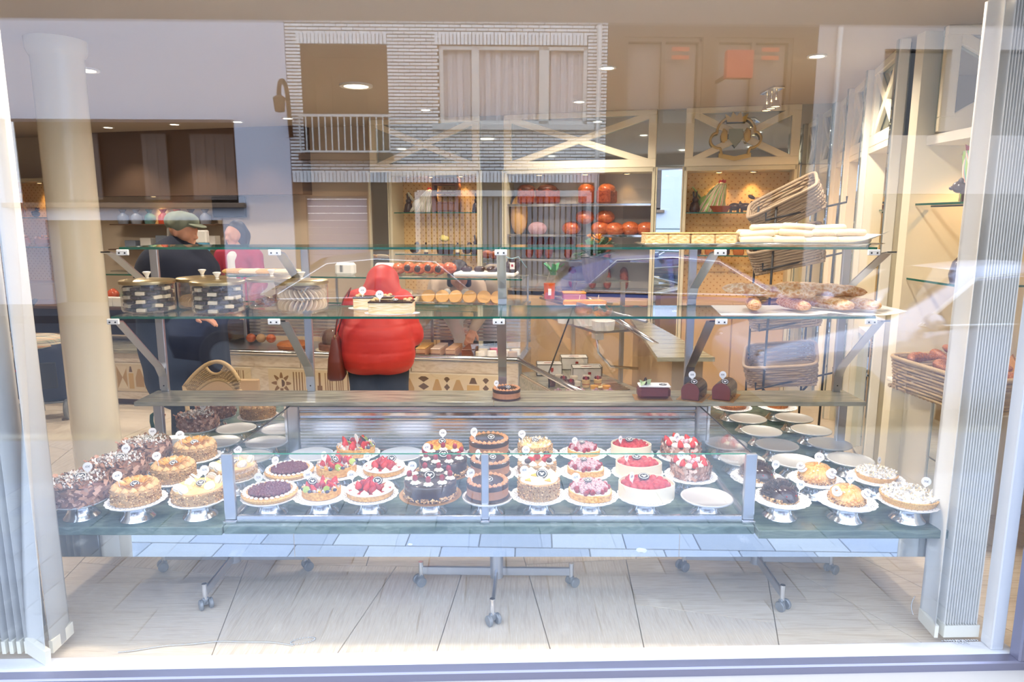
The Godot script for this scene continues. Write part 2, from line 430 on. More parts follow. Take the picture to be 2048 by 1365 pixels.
func crazed(p: PackedVector2Array, most: float, out: Array):
	if area(p) < most * R(0.7, 1.5): out.append(p); return
	var c := Vector2.ZERO; var lo := p[0]; var hi := p[0]
	for q in p: c += q / p.size(); lo = lo.min(q); hi = hi.max(q)
	var a := (0.0 if hi.x - lo.x > hi.y - lo.y else PI / 2) + R(-0.45, 0.45)
	for h in cut(p, c + Vector2(R(-0.1, 0.1), R(-0.1, 0.1)), Vector2(cos(a), sin(a))): crazed(h, most, out)

func flags(p: PackedVector2Array, most: float, called: String, mats: Array, parent: Node, top: float, thick: float, gap: float, grid := Vector2.ZERO):
	var list := []
	crazed(p, most, list)
	var down := Transform3D(Basis(V(1, 0, 0), -PI / 2), V(0, top, 0))
	for q in list:
		for s in Geometry2D.offset_polygon(q, -gap):
			if s.size() < 3: continue
			var st := begin(); var dy := R(-0.0012, 0.0)
			slab(s, -thick, dy, st, down)
			part(called, done(st), mats[rng.randi() % mats.size()], parent)

func shell():
	var fl := struct("floor", span(-8.2, -0.3, -2.28, 4.6, -0.012, -10.5), M.grout)
	flags(PackedVector2Array([Vector2(-8.0, 2.28), Vector2(4.2, 2.28), Vector2(4.2, 9.6), Vector2(-8.0, 9.6)]), 0.62, "travertine_slab", M.trav, fl, 0.0, 0.012, 0.0022)
	struct("ceiling", span(-8.4, CEIL, -2.2, 4.8, CEIL + 0.2, -10.6), M.ceil)
	struct("wall_left", span(-8.2, -0.1, -2.2, -8.0, CEIL + 0.1, -10.5), M.wall)
	# shop front: a wall with one wide opening
	var op := Rect2(-2.2, 0.0, 4.12, 2.48)
	var wf := struct("wall_front", holed(Rect2(-9, -0.1, 18, 4.0), [op], -0.04, 0.2), M.wallgrey); wf.transform = WX  # upper wall is out of view, kept low so sky lights the street
	var cp := struct("canopy_ceiling", span(-9, 2.485, 0.2, 9, 2.62, 0.82), mat(Color("dcd2c4"), 0.8)); cp.transform = WX
	var win := Node3D.new(); win.name = "window_1"; add_child(win); win.transform = WX; win.set_meta("kind", "structure")
	part("glass_pane", span(-2.2, 0.03, -0.006, 1.92, 2.48, 0), M.pane, win)
	part("glass_pane", span(-2.2, 0.03, -0.024, 1.92, 2.48, -0.018), M.pane, win)
	part("sill", span(-2.2, -0.01, -0.085, 1.92, 0.03, 0.0, 0.004), M.sill, win)
	for x in [-2.17, 1.855]: part("frame_post", span(x - 0.025, 0.03, -0.085, x + 0.025, 2.48, -0.024, 0.004), M.sill, win)
	part("outer_rail", span(-2.2, -0.03, 0.0, 1.99, 0.035, 0.055, 0.006), M.frame, win)
	for x in [-2.19, 1.91]: part("outer_post", span(x - 0.03, 0.03, 0.0, x + 0.035, 2.5, 0.055, 0.006), M.frame, win)
	part("outer_head", span(-2.2, 2.45, 0.0, 1.92, 2.5, 0.055, 0.006), M.frame, win)
	part("head_rail", span(-2.2, 2.44, -0.085, 1.92, 2.48, -0.024), M.sill, win)
	# back and right walls stand behind everything that leans on them
	var wb := struct("wall_back", span(-7.4, -0.1, -0.62, 6.5, CEIL + 0.1, -0.4), M.wall); wb.transform = BX
	struct("wall_right", span(3.6, -0.1, -2.2, 3.8, CEIL + 0.1, -10.0), M.wall)
	# column
	var col := struct("column", lathe([Vector2(0, 0), Vector2(0.135, 0), Vector2(0.135, 2.56), Vector2(0.142, 2.57), Vector2(0.155, 2.6), Vector2(0.158, CEIL)], 48), M.column, self, V(-2.60, 0, -4.22))
	tag(col, "round glossy cream column left of the cake counter", "")
	blinds()
	# pull chain lying on the floor inside the sill
	var xs := []; var bead := lump(V(0.0032, 0.0032, 0.0032), 4)
	for i in 120:
		var t := i / 119.0; var x := lerpf(-1.52, -0.86, t)
		var z := -2.46 - 0.07 * sin(t * 2.4) + 0.003 * sin(t * 20)
		xs.append(Transform3D(Basis(), V(x, 0.004, z)))
	for i in 26:
		var a := i / 26.0 * TAU
		xs.append(Transform3D(Basis(), V(-0.83 + 0.045 * cos(a), 0.004, -2.535 + 0.02 * sin(a) - 0.012 * cos(a))))
	var ch := scatter("bead_chain", bead, M.alubright, self, xs)
	tag(ch, "loose silver bead chain lying on the travertine floor behind the sill", "chain")

func slat(w: float, h: float, bow := 0.012) -> ArrayMesh:     # one hanging slat, w along z
	var rings := []
	for y in [0.0, h]:
		var r := []
		for i in 9: var t := i / 8.0; r.append(V(bow * sin(t * PI), y, -w * t))
		for i in 9: var t := 1.0 - i / 8.0; r.append(V(bow * sin(t * PI) - 0.0012, y, -w * t))
		rings.append(r)
	return loft(rings)

func blinds():
	var sl := slat(0.127, 2.36); var wt := span(-0.003, 0.0, 0.002, 0.011, 0.05, -0.129)
	var bead := lump(V(0.003, 0.003, 0.003), 4)
	for side in 2:
		var t := thing("vertical_blind", ["white vertical blind with one bent slat at the window's left edge", "white vertical blind gathered into a stack at the window's right edge"][side], "blind", V(0, 0, 0)); t.transform = WX
		var track := part("head_track", span(-2.14 if side == 0 else 1.5, 2.42, -0.12, -1.5 if side == 0 else 1.82, 2.44, -0.08), M.white, t)
		var list := []
		if side == 0:
			for i in 9: list.append([-2.05 + 0.028 * i, 0.0])
			list.append([-1.735, 0.0])
		else:
			list.append([1.655, -0.12])
			for i in 13: list.append([1.692 + 0.0105 * i, 0.0])
		for i in list.size():
			var s := part("slat", sl, M.blindlit if (side == 0 or i == 0) else M.blind, t, V(list[i][0], 0.045, -0.095), V(0, list[i][1], 0))
			part("weight_pocket", wt, M.weight, s, V(0, -0.003, 0))
		if side == 0:                                  # the bent one, kicked out towards the glass
			var rings := []
			for k in 14:
				var u := k / 13.0; var y := 0.05 + 2.35 * u; var r := []
				var tw := lerpf(1.05, 0.25, smoothstep(0.0, 0.7, u)); var off := 0.045 * exp(-u * 5.0)
				for i in 9: var q := i / 8.0; r.append(V(0.02 * sin(q * PI), 0, -0.127 * q))
				for i in 9: var q := 1.0 - i / 8.0; r.append(V(0.02 * sin(q * PI) - 0.0015, 0, -0.127 * q))
				var ring := []
				for p in r: ring.append(Basis(Vector3.UP, tw) * p + V(-1.70 - off * 0.4 + 0.0 * u, y, -0.04 - 0.02 * u))
				rings.append(ring)
			var b := part("slat", loft(rings), M.blindlit, t)
			part("weight_pocket", span(-0.004, -0.01, 0.004, 0.016, 0.05, -0.13), M.weight, b, V(-1.718, 0.04, -0.038), V(0.1, 1.05, 0.0))
		else:
			var xs := []
			for i in 13:
				for k in 12:
					xs.append(Transform3D(Basis(), V(1.692 + 0.0105 * i + 0.004 * sin(k * 1.3), 0.045 - 0.012 * absf(sin(k * 0.5)) - 0.012, -0.088 + 0.012 * sin(k * 0.5))))
			for k in 26: xs.append(Transform3D(Basis(), V(1.72 + k * 0.0022, 0.034, -0.075 + 0.012 * sin(k * 0.6))))
			for k in 14: xs.append(Transform3D(Basis(), V(1.645 - 0.01 * sin(k * 0.25), 0.14 - k * 0.006, -0.225)))
			scatter("bead_chain", bead, M.alubright, t, xs)

func ceiling_lights():
	var ringm := lathe([Vector2(0.075, -0.012), Vector2(0.098, -0.012), Vector2(0.1, -0.004), Vector2(0.1, 0.0), Vector2(0.075, 0.0)], 28)
	var disc := lathe([Vector2(0, -0.008), Vector2(0.074, -0.008), Vector2(0.074, -0.002), Vector2(0, -0.002)], 24)
	var glow := lit(Color(1.0, 0.93, 0.82), 9.0)
	var spots := [[-1.18, -5.55, 1.25, "large round ceiling downlight above the middle of the shop floor", 1.6], [0.64, -4.94, 0.6, "round ceiling downlight high over the right glass counter", 1.3], [0.58, -6.3, 0.6, "small ceiling downlight before the bread shelves", 1.0],
		[-0.8, -6.75, 0.55, "small ceiling downlight left of the brick pattern's middle", 1.0], [-2.25, -7.3, 0.6, "small ceiling downlight beside the reflected street lamp", 1.0], [-2.85, -7.55, 0.6, "right one of three ceiling downlights over the back left corner", 1.0], [-3.6, -7.75, 0.6, "middle one of three ceiling downlights over the back left corner", 1.0],
		[-4.45, -8.0, 0.6, "left one of three ceiling downlights over the back left corner", 1.0], [-4.05, -6.55, 0.8, "ceiling downlight just right of the cream column", 1.2], [1.9, -4.6, 0.6, "ceiling downlight near the right wall", 1.0], [-2.9, -5.0, 0.9, "ceiling downlight over the man in the cap", 1.2], [-5.6, -5.4, 0.9, "ceiling downlight left of the column", 1.2],
		[-1.5, -2.95, 0.8, "unseen ceiling downlight lighting the left wing of the cake counter", 1.0], [-0.4, -2.95, 0.8, "unseen ceiling downlight lighting the left half of the glass case", 1.0], [0.6, -2.95, 0.8, "unseen ceiling downlight lighting the right half of the glass case", 1.0], [1.55, -2.95, 0.8, "unseen ceiling downlight lighting the right wing of the cake counter", 1.0]]  # last four are out of view, placed to light the cakes
	for s in spots:
		var t := thing("ceiling_downlight", s[3], "light", V(s[0], CEIL, s[1]), 0.0, "recessed ceiling lights")
		part("trim_ring", ringm, M.white, t, Vector3.ZERO, Vector3.ZERO, Vector3.ONE * s[2])
		part("diffuser", disc, glow, t, Vector3.ZERO, Vector3.ZERO, Vector3.ONE * s[2])
		var l := SpotLight3D.new(); l.name = "lamp"; t.add_child(l, true)
		l.position = V(0, -0.03, 0); l.rotation.x = -PI / 2; l.spot_angle = 78 if s[1] > -6.6 else 50; l.spot_angle_attenuation = 0.6; l.light_size = 0.06
		l.light_color = Color(1.0, 0.94, 0.86); l.light_energy = (2.1 if s[1] > -6.6 else 0.75) * s[4]; l.spot_range = 30; l.spot_attenuation = 2; l.shadow_enabled = true

# ---------------------------------------------------------------- the street that the glass reflects
func wat(x: float, y: float, z: float) -> Vector3: return WX * V(x, y, z)

func bricks(rects: Array, holes: Array, cw: float, chh: float, parent: Node, called: String, m: Material, z: float):
	var xs := []; var cols := []
	for r in rects:
		var j := 0
		var y: float = r.position.y + chh / 2
		while y < r.end.y:
			var runs := [Vector2(r.position.x, r.end.x)]           # the stretches of this course between the openings
			for h in holes:
				if y < h.position.y - 0.02 or y > h.end.y + 0.22: continue
				var next := []
				for q in runs:
					if h.position.x > q.y or h.end.x < q.x: next.append(q); continue
					if h.position.x - q.x > 0.05: next.append(Vector2(q.x, h.position.x))
					if q.y - h.end.x > 0.05: next.append(Vector2(h.end.x, q.y))
				runs = next
			for q in runs:
				var x: float = q.x - (cw / 2 if j % 2 else 0.0)
				while x < q.y - 0.03:
					var x0 := maxf(x, q.x); var x1 := minf(x + cw, q.y)
					xs.append(Transform3D(Basis().scaled(V((x1 - x0) / cw, 1, 1)), V((x0 + x1) / 2, y, z))); var g := R(0.85, 0.96); cols.append(Color(g * 0.96, g * 0.985, g))
					x += cw
			y += chh; j += 1
	scatter(called, box(V(cw - 0.013, chh - 0.021, 0.03)), m, parent, xs, cols)

func street():
	var pv := struct("pavement_1", span(-22, -0.4, 0.0, 14, -0.115, 3.2), mat(Color("7d858e"), 0.9)); pv.transform = WX
	var pm := [M.paver, tri3(mat(Color("eef3ff"), 0.75), M.paver.albedo_texture, V(2, 2, 2), true), tri3(mat(Color("dfe4ee"), 0.75), M.paver.albedo_texture, V(2, 2, 2), true)]
	var n := 0; var gm := mat(Color("cfd6de"), 0.8); var gum := lathe([Vector2(0.02, 0), Vector2(0.018, 0.002), Vector2(0, 0.0025)], 10, 0.1)
	for j in 8:
		for i in 22:
			var x := -4.4 + i * 0.4 + (0.2 if j % 2 else 0.0); var z := 0.07 + j * 0.27
			part("paving_slab", box(V(0.394, 0.03, 0.263), 0.003), pm[(i * 7 + j * 3) % 3], pv, V(x, -0.115 + 0.0, z + 0.13))
	for i in 34:
		part("gum_spot", gum, gm, pv, V(R(-2.4, 2.4), -0.1, R(0.35, 2.0)), Vector3.ZERO, Vector3.ONE * R(0.6, 1.5))
	var rd := struct("road_1", span(-22, -0.5, 3.2, 14, -0.22, 10.6), M.asphalt); rd.transform = WX
	var kb := struct("kerb_1", span(-14, -0.4, 3.2, 14, -0.1, 3.34, 0.01), M.marblegrey); kb.transform = WX
	var p2 := struct("pavement_2", span(-22, -0.5, 10.6, 14, -0.08, 12.8), M.asphalt); p2.transform = WX
	# pale brick house across the street
	var bm := mat(Color.WHITE, 0.85); bm.vertex_color_use_as_albedo = true
	var mort := mat(Color("3f3833"), 0.95); var dark := mat(Color("30261f"), 0.7); var wframe := mat(Color("d9d9d6"), 0.5); var pane := mat(Color("25282c"), 0.05, 0.0, 0.8)
	var bh := thing("brick_house", "pale brick house with balcony and garage door across the street", "building"); bh.transform = WX
	var holes := [Rect2(-3.86, 2.95, 1.72, 2.15), Rect2(-1.1, 3.58, 3.0, 1.52), Rect2(-4.0, -0.1, 1.45, 2.33), Rect2(-1.6, -0.1, 3.6, 2.35)]
	part("wall", holed(Rect2(-4.15, -0.1, 6.45, 6.7), holes, 12.5, 12.9), mort, bh)
	bricks([Rect2(-4.15, 2.6, 6.45, 4.0)], holes, 0.225, 0.066, bh, "brickwork", bm, 12.495)
	for s in [[-3.9, 5.12, 1.8], [-1.15, 5.12, 3.1], [-4.1, 2.42, 6.3]]:
		var xs := []; var cols := []
		for i in int(s[2] / 0.075):
			xs.append(Transform3D(Basis(), V(s[0] + i * 0.075, s[1] + 0.1, 12.485))); var g := R(0.85, 0.96); cols.append(Color(g * 0.96, g * 0.985, g))
		scatter("soldier_course", box(V(0.062, 0.2, 0.03)), bm, bh, xs, cols)
	part("balcony_recess", boxes([[V(-3.0, 4.02, 13.7), V(1.72, 2.15, 0.1)], [V(-3.88, 4.02, 13.2), V(0.04, 2.15, 0.9)], [V(-2.12, 4.02, 13.2), V(0.04, 2.15, 0.9)], [V(-3.0, 5.12, 13.2), V(1.8, 0.05, 0.9)], [V(-3.0, 2.92, 13.0), V(1.9, 0.12, 1.4)]]), mat(Color("5b4a3d"), 0.8), bh)
	part("balcony_door", span(-3.5, 2.98, 13.6, -2.75, 4.75, 13.64, 0.01), dark, bh)
	var rl := [[V(-3.0, 3.72, 12.32), V(1.84, 0.05, 0.04)], [V(-3.0, 3.02, 12.32), V(1.84, 0.04, 0.04)]]
	for i in 15: rl.append([V(-3.9 + i * 0.128, 3.37, 12.32), V(0.025, 0.7, 0.025)])
	part("balcony_railing", boxes(rl), wframe, bh)
	part("window_frame", boxes([[V(0.4, 5.07, 12.55), V(3.0, 0.08, 0.08)], [V(0.4, 3.62, 12.55), V(3.0, 0.08, 0.08)], [V(-1.06, 4.34, 12.55), V(0.08, 1.5, 0.08)], [V(1.86, 4.34, 12.55), V(0.08, 1.5, 0.08)], [V(-0.37, 4.34, 12.55), V(0.15, 1.5, 0.08)], [V(1.02, 4.34, 12.55), V(0.2, 1.5, 0.08)]]), wframe, bh)
	part("window_sill", span(-1.25, 3.46, 12.38, 2.05, 3.58, 12.7, 0.01), wframe, bh)
	var cst := begin()
	for i in 56:
		var x := -1.02 + i * 0.0515; bx(cst, V(x, 4.34, 12.66 + 0.025 * sin(i * 1.7)), V(0.053, 1.46, 0.02))
	part("net_curtain", done(cst), mat(Color("cfcdd2"), 0.9), bh)
	part("window_back", span(-1.1, 3.58, 12.74, 1.9, 5.1, 12.78), dark, bh)
	var gd := begin()
	for i in 16: bx(gd, V(-3.25, -0.02 + i * 0.145, 12.62), V(1.3, 0.137, 0.04), 0.006)
	part("garage_door", done(gd), mat(Color("8f90b2"), 0.6), bh)
	part("garage_frame", boxes([[V(-3.96, 1.06, 12.55), V(0.12, 2.33, 0.14)], [V(-2.58, 1.06, 12.55), V(0.12, 2.33, 0.14)], [V(-3.27, 2.19, 12.55), V(1.45, 0.1, 0.14)]]), mat(Color("7a5537"), 0.6), bh)
	var gl := begin()
	for i in 30: bx(gl, V(-1.5 + i * 0.118, 1.06, 12.64), V(0.085, 2.3, 0.05))
	part("slatted_door", done(gl), mat(Color("8c9099"), 0.6), bh)
	part("door_frame", boxes([[V(-1.6, 1.06, 12.55), V(0.1, 2.33, 0.14)], [V(1.98, 1.06, 12.55), V(0.1, 2.33, 0.14)], [V(0.2, 2.2, 12.55), V(3.6, 0.12, 0.14)]]), wframe, bh)
	part("door_back", span(-1.6, -0.1, 12.76, 2.0, 2.3, 12.8), dark, bh)
	part("drainpipe", pipe([V(2.12, -0.05, 12.4), V(2.12, 6.55, 12.4)], 0.05, 10), wframe, bh)
	part("roof_edge", span(-4.14, 6.6, 12.3, 2.29, 6.75, 13.4), dark, bh)  # house tops are out of view, kept low to let in more sky
	# street lamp on its facade
	var arm := [V(-4.1, 3.3, 12.4), V(-4.1, 4.0, 12.3)]
	for i in 9: var a := PI * i / 8.0; arm.append(V(-4.1, 4.0 + 0.32 * sin(a), 12.0 + 0.3 * cos(a)))
	var sl := thing("street_lamp", "brown swan-neck street lamp beside the balcony of the brick house", "lamp"); sl.transform = WX
	part("arm", pipe(arm, 0.045, 8), dark, sl)
	part("lantern", lathe([Vector2(0, -0.32), Vector2(0.09, -0.3), Vector2(0.12, -0.05), Vector2(0.05, 0)], 14), dark, sl, V(-4.1, 4.0, 11.7))
	# rendered house to the left
	var gh := thing("rendered_house", "smooth grey rendered house with a wide curtained opening, left of the brick house", "building"); gh.transform = WX
	part("wall", holed(Rect2(-20, -0.1, 15.845, 6.6), [Rect2(-9.95, 1.95, 4.7, 1.7), Rect2(-9.2, -0.1, 3.6, 1.75), Rect2(-14.5, 3.6, 2.0, 1.5)], 12.45, 12.9), mat(Color("d2d8e6"), 0.9), gh)
	part("opening_back", boxes([[V(-7.6, 2.8, 13.1), V(4.8, 1.8, 0.1)], [V(-13.5, 4.35, 12.8), V(2.0, 1.5, 0.05)], [V(-7.4, 0.8, 13.1), V(3.8, 1.9, 0.1)]]), mat(Color("2c221c"), 0.8), gh)
	part("fascia", span(-9.95, 1.9, 12.3, -5.1, 2.0, 12.6, 0.01), mat(Color("8c7460"), 0.7), gh)
	var ctm := mat(Color("75685f"), 0.9)
	for g in [[-8.9, 7], [-7.3, 5], [-6.3, 9]]:
		var cu := begin()
		for i in g[1]: bx(cu, V(g[0] + i * 0.1, 2.75, 12.95 + 0.012 * (i % 2)), V(0.1, 1.35, 0.04))
		part("curtain", done(cu), ctm, gh)
	# dark house to the right
	var dh := thing("taupe_house", "dark taupe house with tall windows and stickers, right of the brick house", "building"); dh.transform = WX
	var hs := [Rect2(2.65, 3.55, 1.6, 1.75), Rect2(4.5, 3.55, 1.6, 1.75), Rect2(2.7, -0.1, 3.3, 2.4)]
	part("wall", holed(Rect2(2.31, -0.1, 4.28, 6.3), hs, 12.5, 12.9), mat(Color("5d4e44"), 0.85), dh)
	for r in [hs[0], hs[1]]:
		part("window", boxes([[V(r.position.x + 0.04, 4.42, 12.6), V(0.08, 1.75, 0.1)], [V(r.end.x - 0.04, 4.42, 12.6), V(0.08, 1.75, 0.1)], [V(r.get_center().x, 4.42, 12.6), V(0.08, 1.75, 0.1)], [V(r.get_center().x, 5.26, 12.6), V(1.6, 0.08, 0.1)], [V(r.get_center().x, 3.59, 12.6), V(1.6, 0.08, 0.1)]]), mat(Color("61564d"), 0.6), dh)
		part("window_glass", span(r.position.x, 3.55, 12.7, r.end.x, 5.3, 12.72), pane, dh)
		part("blind", span(r.position.x + 0.1, 3.9, 12.68, r.end.x - 0.1, 5.2, 12.7), mat(Color("8b837f"), 0.9), dh)
		part("sticker", boxes([[V(r.end.x - 0.45, 5.08, 12.55), V(0.36, 0.08, 0.01)], [V(r.end.x - 0.45, 4.92, 12.55), V(0.36, 0.08, 0.01)]]), mat(Color("d85a3c"), 0.6), dh)
	part("shop_glass", span(2.7, -0.1, 12.7, 6.0, 2.3, 12.75), pane, dh)
	var sg := thing("box_sign", "red box sign sticking out from the dark taupe house", "sign"); sg.transform = WX
	part("body", box(V(0.5, 0.5, 0.16), 0.01, V(4.55, 4.5, 11.2)), mat(Color("c72b22"), 0.5), sg, Vector3.ZERO)
	part("bracket", span(4.52, 4.4, 11.3, 4.58, 4.46, 12.5), dark, sg)
	var rh := thing("pale_house", "pale house with white drainpipe at the right end of the street", "building"); rh.transform = WX
	part("wall", holed(Rect2(6.6, -0.1, 8, 6.6), [Rect2(8.0, 3.4, 1.4, 1.7), Rect2(10.4, 3.4, 1.4, 1.7), Rect2(8.0, 0.6, 3.8, 1.6)], 12.5, 12.9), mat(Color("c9c2bf"), 0.9), rh)
	part("window", boxes([[V(8.7, 4.25, 12.7), V(1.4, 1.7, 0.05)], [V(11.1, 4.25, 12.7), V(1.4, 1.7, 0.05)], [V(9.9, 1.4, 12.7), V(3.8, 1.6, 0.05)]]), pane, rh)
	part("drainpipe", pipe([V(7.0, -0.05, 12.4), V(7.0, 6.5, 12.4)], 0.05, 10), wframe, rh)
	var vn := thing("van", "blue delivery van with yellow lettering parked at the far left of the street", "van", wat(-14.2, -0.22, 8.6), WTURN)
	part("body", span(-2.4, 0.3, -0.9, 1.5, 2.0, 0.9, 0.12), mat(Color("2b6a9c"), 0.2), vn)
	part("bonnet", span(1.4, 0.3, -0.85, 2.4, 1.1, 0.85, 0.15), mat(Color("2b6a9c"), 0.2), vn)
	part("side_window", span(0.5, 1.15, -0.915, 1.3, 1.75, -0.9, 0.005), pane, vn)
	part("lettering", letters("MB", 0.42, 0.01), mat(Color("f0c020"), 0.5), vn, V(-1.0, 1.3, -0.915), V(0, PI, 0))
	part("small_lettering", letters("ine", 0.25, 0.01), M.white, vn, V(-1.0, 0.9, -0.915), V(0, PI, 0))
	for x in [-1.6, 1.6]:
		for z in [-0.85, 0.65]: part("wheel", lathe([Vector2(0, 0), Vector2(0.33, 0), Vector2(0.34, 0.03), Vector2(0.34, 0.17), Vector2(0.33, 0.2), Vector2(0, 0.2)], 20), M.rubber, vn, V(x, 0.34, z), V(PI / 2, 0, 0))
	car(wat(-1.85, -0.22, 6.6), 0.0, mat(Color("16223f"), 0.08, 0.6), "dark blue hatchback parked across the street on the left")
	car(wat(2.6, -0.22, 6.9), PI, mat(Color("4a5690"), 0.08, 0.7), "grey blue hatchback parked across the street on the right")
	car(wat(4.4, -0.22, 4.35), 0.0, mat(Color("c9d2ea"), 0.08, 0.4), "white hatchback parked at the near kerb on the right")

func car(at: Vector3, turn: float, paint: StandardMaterial3D, label: String):
	paint.clearcoat_enabled = true
	var t := thing("car", label, "car", at, WTURN + turn)
	# stations along the length: x, half width at sill, sill, belt, roof height, roof half width
	var S := [[-2.1, 0.62, 0.35, 0.62, 0.64, 0.56], [-2.0, 0.76, 0.25, 0.7, 0.73, 0.66], [-1.5, 0.84, 0.2, 0.82, 0.86, 0.7], [-1.0, 0.86, 0.2, 0.9, 0.95, 0.7], [-0.95, 0.86, 0.2, 0.91, 0.98, 0.7], [-0.2, 0.87, 0.2, 0.94, 1.4, 0.56], [0.4, 0.87, 0.2, 0.96, 1.46, 0.57], [1.1, 0.87, 0.2, 0.98, 1.43, 0.56], [1.65, 0.86, 0.22, 1.0, 1.3, 0.52], [2.0, 0.8, 0.28, 0.98, 1.0, 0.6], [2.1, 0.7, 0.35, 0.8, 0.82, 0.55]]
	var rings := []
	for s in S:
		var r := []
		for e in [[s[1] * 0.9, s[2]], [s[1], s[2] + 0.14], [s[1] * 1.02, (s[2] + s[3]) / 2], [s[1] * 0.97, s[3]], [lerpf(s[1] * 0.95, s[5], 0.85), lerpf(s[3], s[4], 0.85)], [s[5] * 0.8, s[4]], [0.0, s[4] + 0.03]]: r.append(V(s[0], e[1], e[0]))
		for i in range(5, -1, -1): r.append(V(r[i].x, r[i].y, -r[i].z))
		rings.append(r)
	part("body", loft(rings), paint, t)
	var gm := mat(Color("10151c"), 0.03, 0.0, 1.0); var st := begin()
	for sz in [-1, 1]:
		var o: Array = [[-0.75, 0.97, 0.85], [-0.15, 1.34, 0.62], [0.42, 1.39, 0.62], [0.42, 1.0, 0.855]]
		var o2: Array = [[0.5, 1.0, 0.855], [0.5, 1.39, 0.625], [1.1, 1.36, 0.62], [1.55, 1.04, 0.84]]
		for w in [o, o2]:
			var P := []
			for e in w: P.append(V(e[0], e[1], sz * (e[2] + 0.012)))
			var Q := []
			for p in P: Q.append(p - V(0, 0, sz * 0.02))
			face(st, P[0], P[1], P[2], P[3], V(0, 0, sz))
			for i in 4: quad(st, P[i], P[(i + 1) % 4], Q[(i + 1) % 4], Q[i])
	face(st, V(-0.93, 1.0, -0.62), V(-0.93, 1.0, 0.62), V(-0.25, 1.42, 0.48), V(-0.25, 1.42, -0.48), V(-1, 1, 0))
	face(st, V(1.97, 1.08, -0.56), V(1.97, 1.08, 0.56), V(1.68, 1.33, 0.46), V(1.68, 1.33, -0.46), V(1, 1, 0))
	part("windows", done(st), gm, t)
	for sz in [-1, 1]: part("window_trim", pipe([V(-0.78, 0.965, sz * 0.868), V(-0.16, 1.36, sz * 0.63), V(0.42, 1.415, sz * 0.625), V(1.12, 1.38, sz * 0.625), V(1.58, 1.03, sz * 0.858), V(0.4, 0.985, sz * 0.87), V(-0.78, 0.965, sz * 0.868)], 0.012, 6, false), M.chrome, t)
	var tyre := lathe([Vector2(0.18, 0), Vector2(0.29, 0.0), Vector2(0.31, 0.03), Vector2(0.31, 0.17), Vector2(0.29, 0.2), Vector2(0.18, 0.2)], 24); var hub := lathe([Vector2(0, 0.06), Vector2(0.19, 0.05), Vector2(0.19, 0.19), Vector2(0.05, 0.185), Vector2(0, 0.19)], 14)
	for x in [-1.32, 1.25]:
		for sz in [-1, 1]:
			var w := part("wheel", tyre, M.rubber, t, V(x, 0.31, sz * 0.69), V(PI / 2 * sz, 0, 0)); part("hub", hub, M.castgrey, w)
	for sz in [-1, 1]:
		part("headlight", lump(V(0.16, 0.07, 0.15), 6), M.alubright, t, V(-1.92, 0.66, sz * 0.56))
		part("tail_light", lump(V(0.1, 0.16, 0.1), 6), mat(Color("8a1a1c"), 0.1), t, V(1.97, 0.85, sz * 0.62))
		part("wing_mirror", lump(V(0.07, 0.07, 0.1), 6), paint, t, V(-0.72, 1.02, sz * 0.96))
	for h in [V(0.3, 0.86, 0.885), V(0.3, 0.86, -0.885), V(1.2, 0.88, 0.88), V(1.2, 0.88, -0.88)]: part("door_handle", box(V(0.16, 0.025, 0.03), 0.004), M.alu, t, h)
# ---------------------------------------------------------------- the cake counter behind the glass
const TOP := 0.46              # its marble top

func pedestal(c: Vector3, tips: Array, label: String):
	var t := thing("counter_pedestal", label, "table base", c, 0.0, "steel pedestals under the counter")
	part("post", rod(0.03, 0.38, 18), M.alu, t, V(0, 0.045, 0))
	part("top_plate", box(V(0.4, 0.01, 0.4)), M.alu, t, V(0, 0.42, 0))
	var yoke := box(V(0.022, 0.035, 0.03), 0.006); var wheel := lathe([Vector2(0, 0), Vector2(0.02, 0), Vector2(0.023, 0.003), Vector2(0.023, 0.013), Vector2(0.02, 0.016), Vector2(0, 0.016)], 18)
	for p in tips:
		var d: Vector3 = p - c; d.y = 0; var L := d.length(); var a := atan2(-d.z, d.x)
		part("leg", box(V(L, 0.04, 0.014), 0.003, V(L / 2, 0.072, 0)), M.alu, t, Vector3.ZERO, Vector3(0, a, 0))
		part("stem", rod(0.011, 0.07, 10), M.alubright, t, V(d.x, 0.043, d.z))
		var k := part("caster", yoke, M.castgrey, t, V(d.x, 0.033, d.z), Vector3(0, a + 0.6, 0))
		for s in [-1, 1]: part("wheel", wheel, M.castgrey, k, V(0.008, -0.01, s * 0.012 + (0.0 if s > 0 else -0.0) - (0.016 if s < 0 else 0.0)), V(PI / 2, 0, 0))

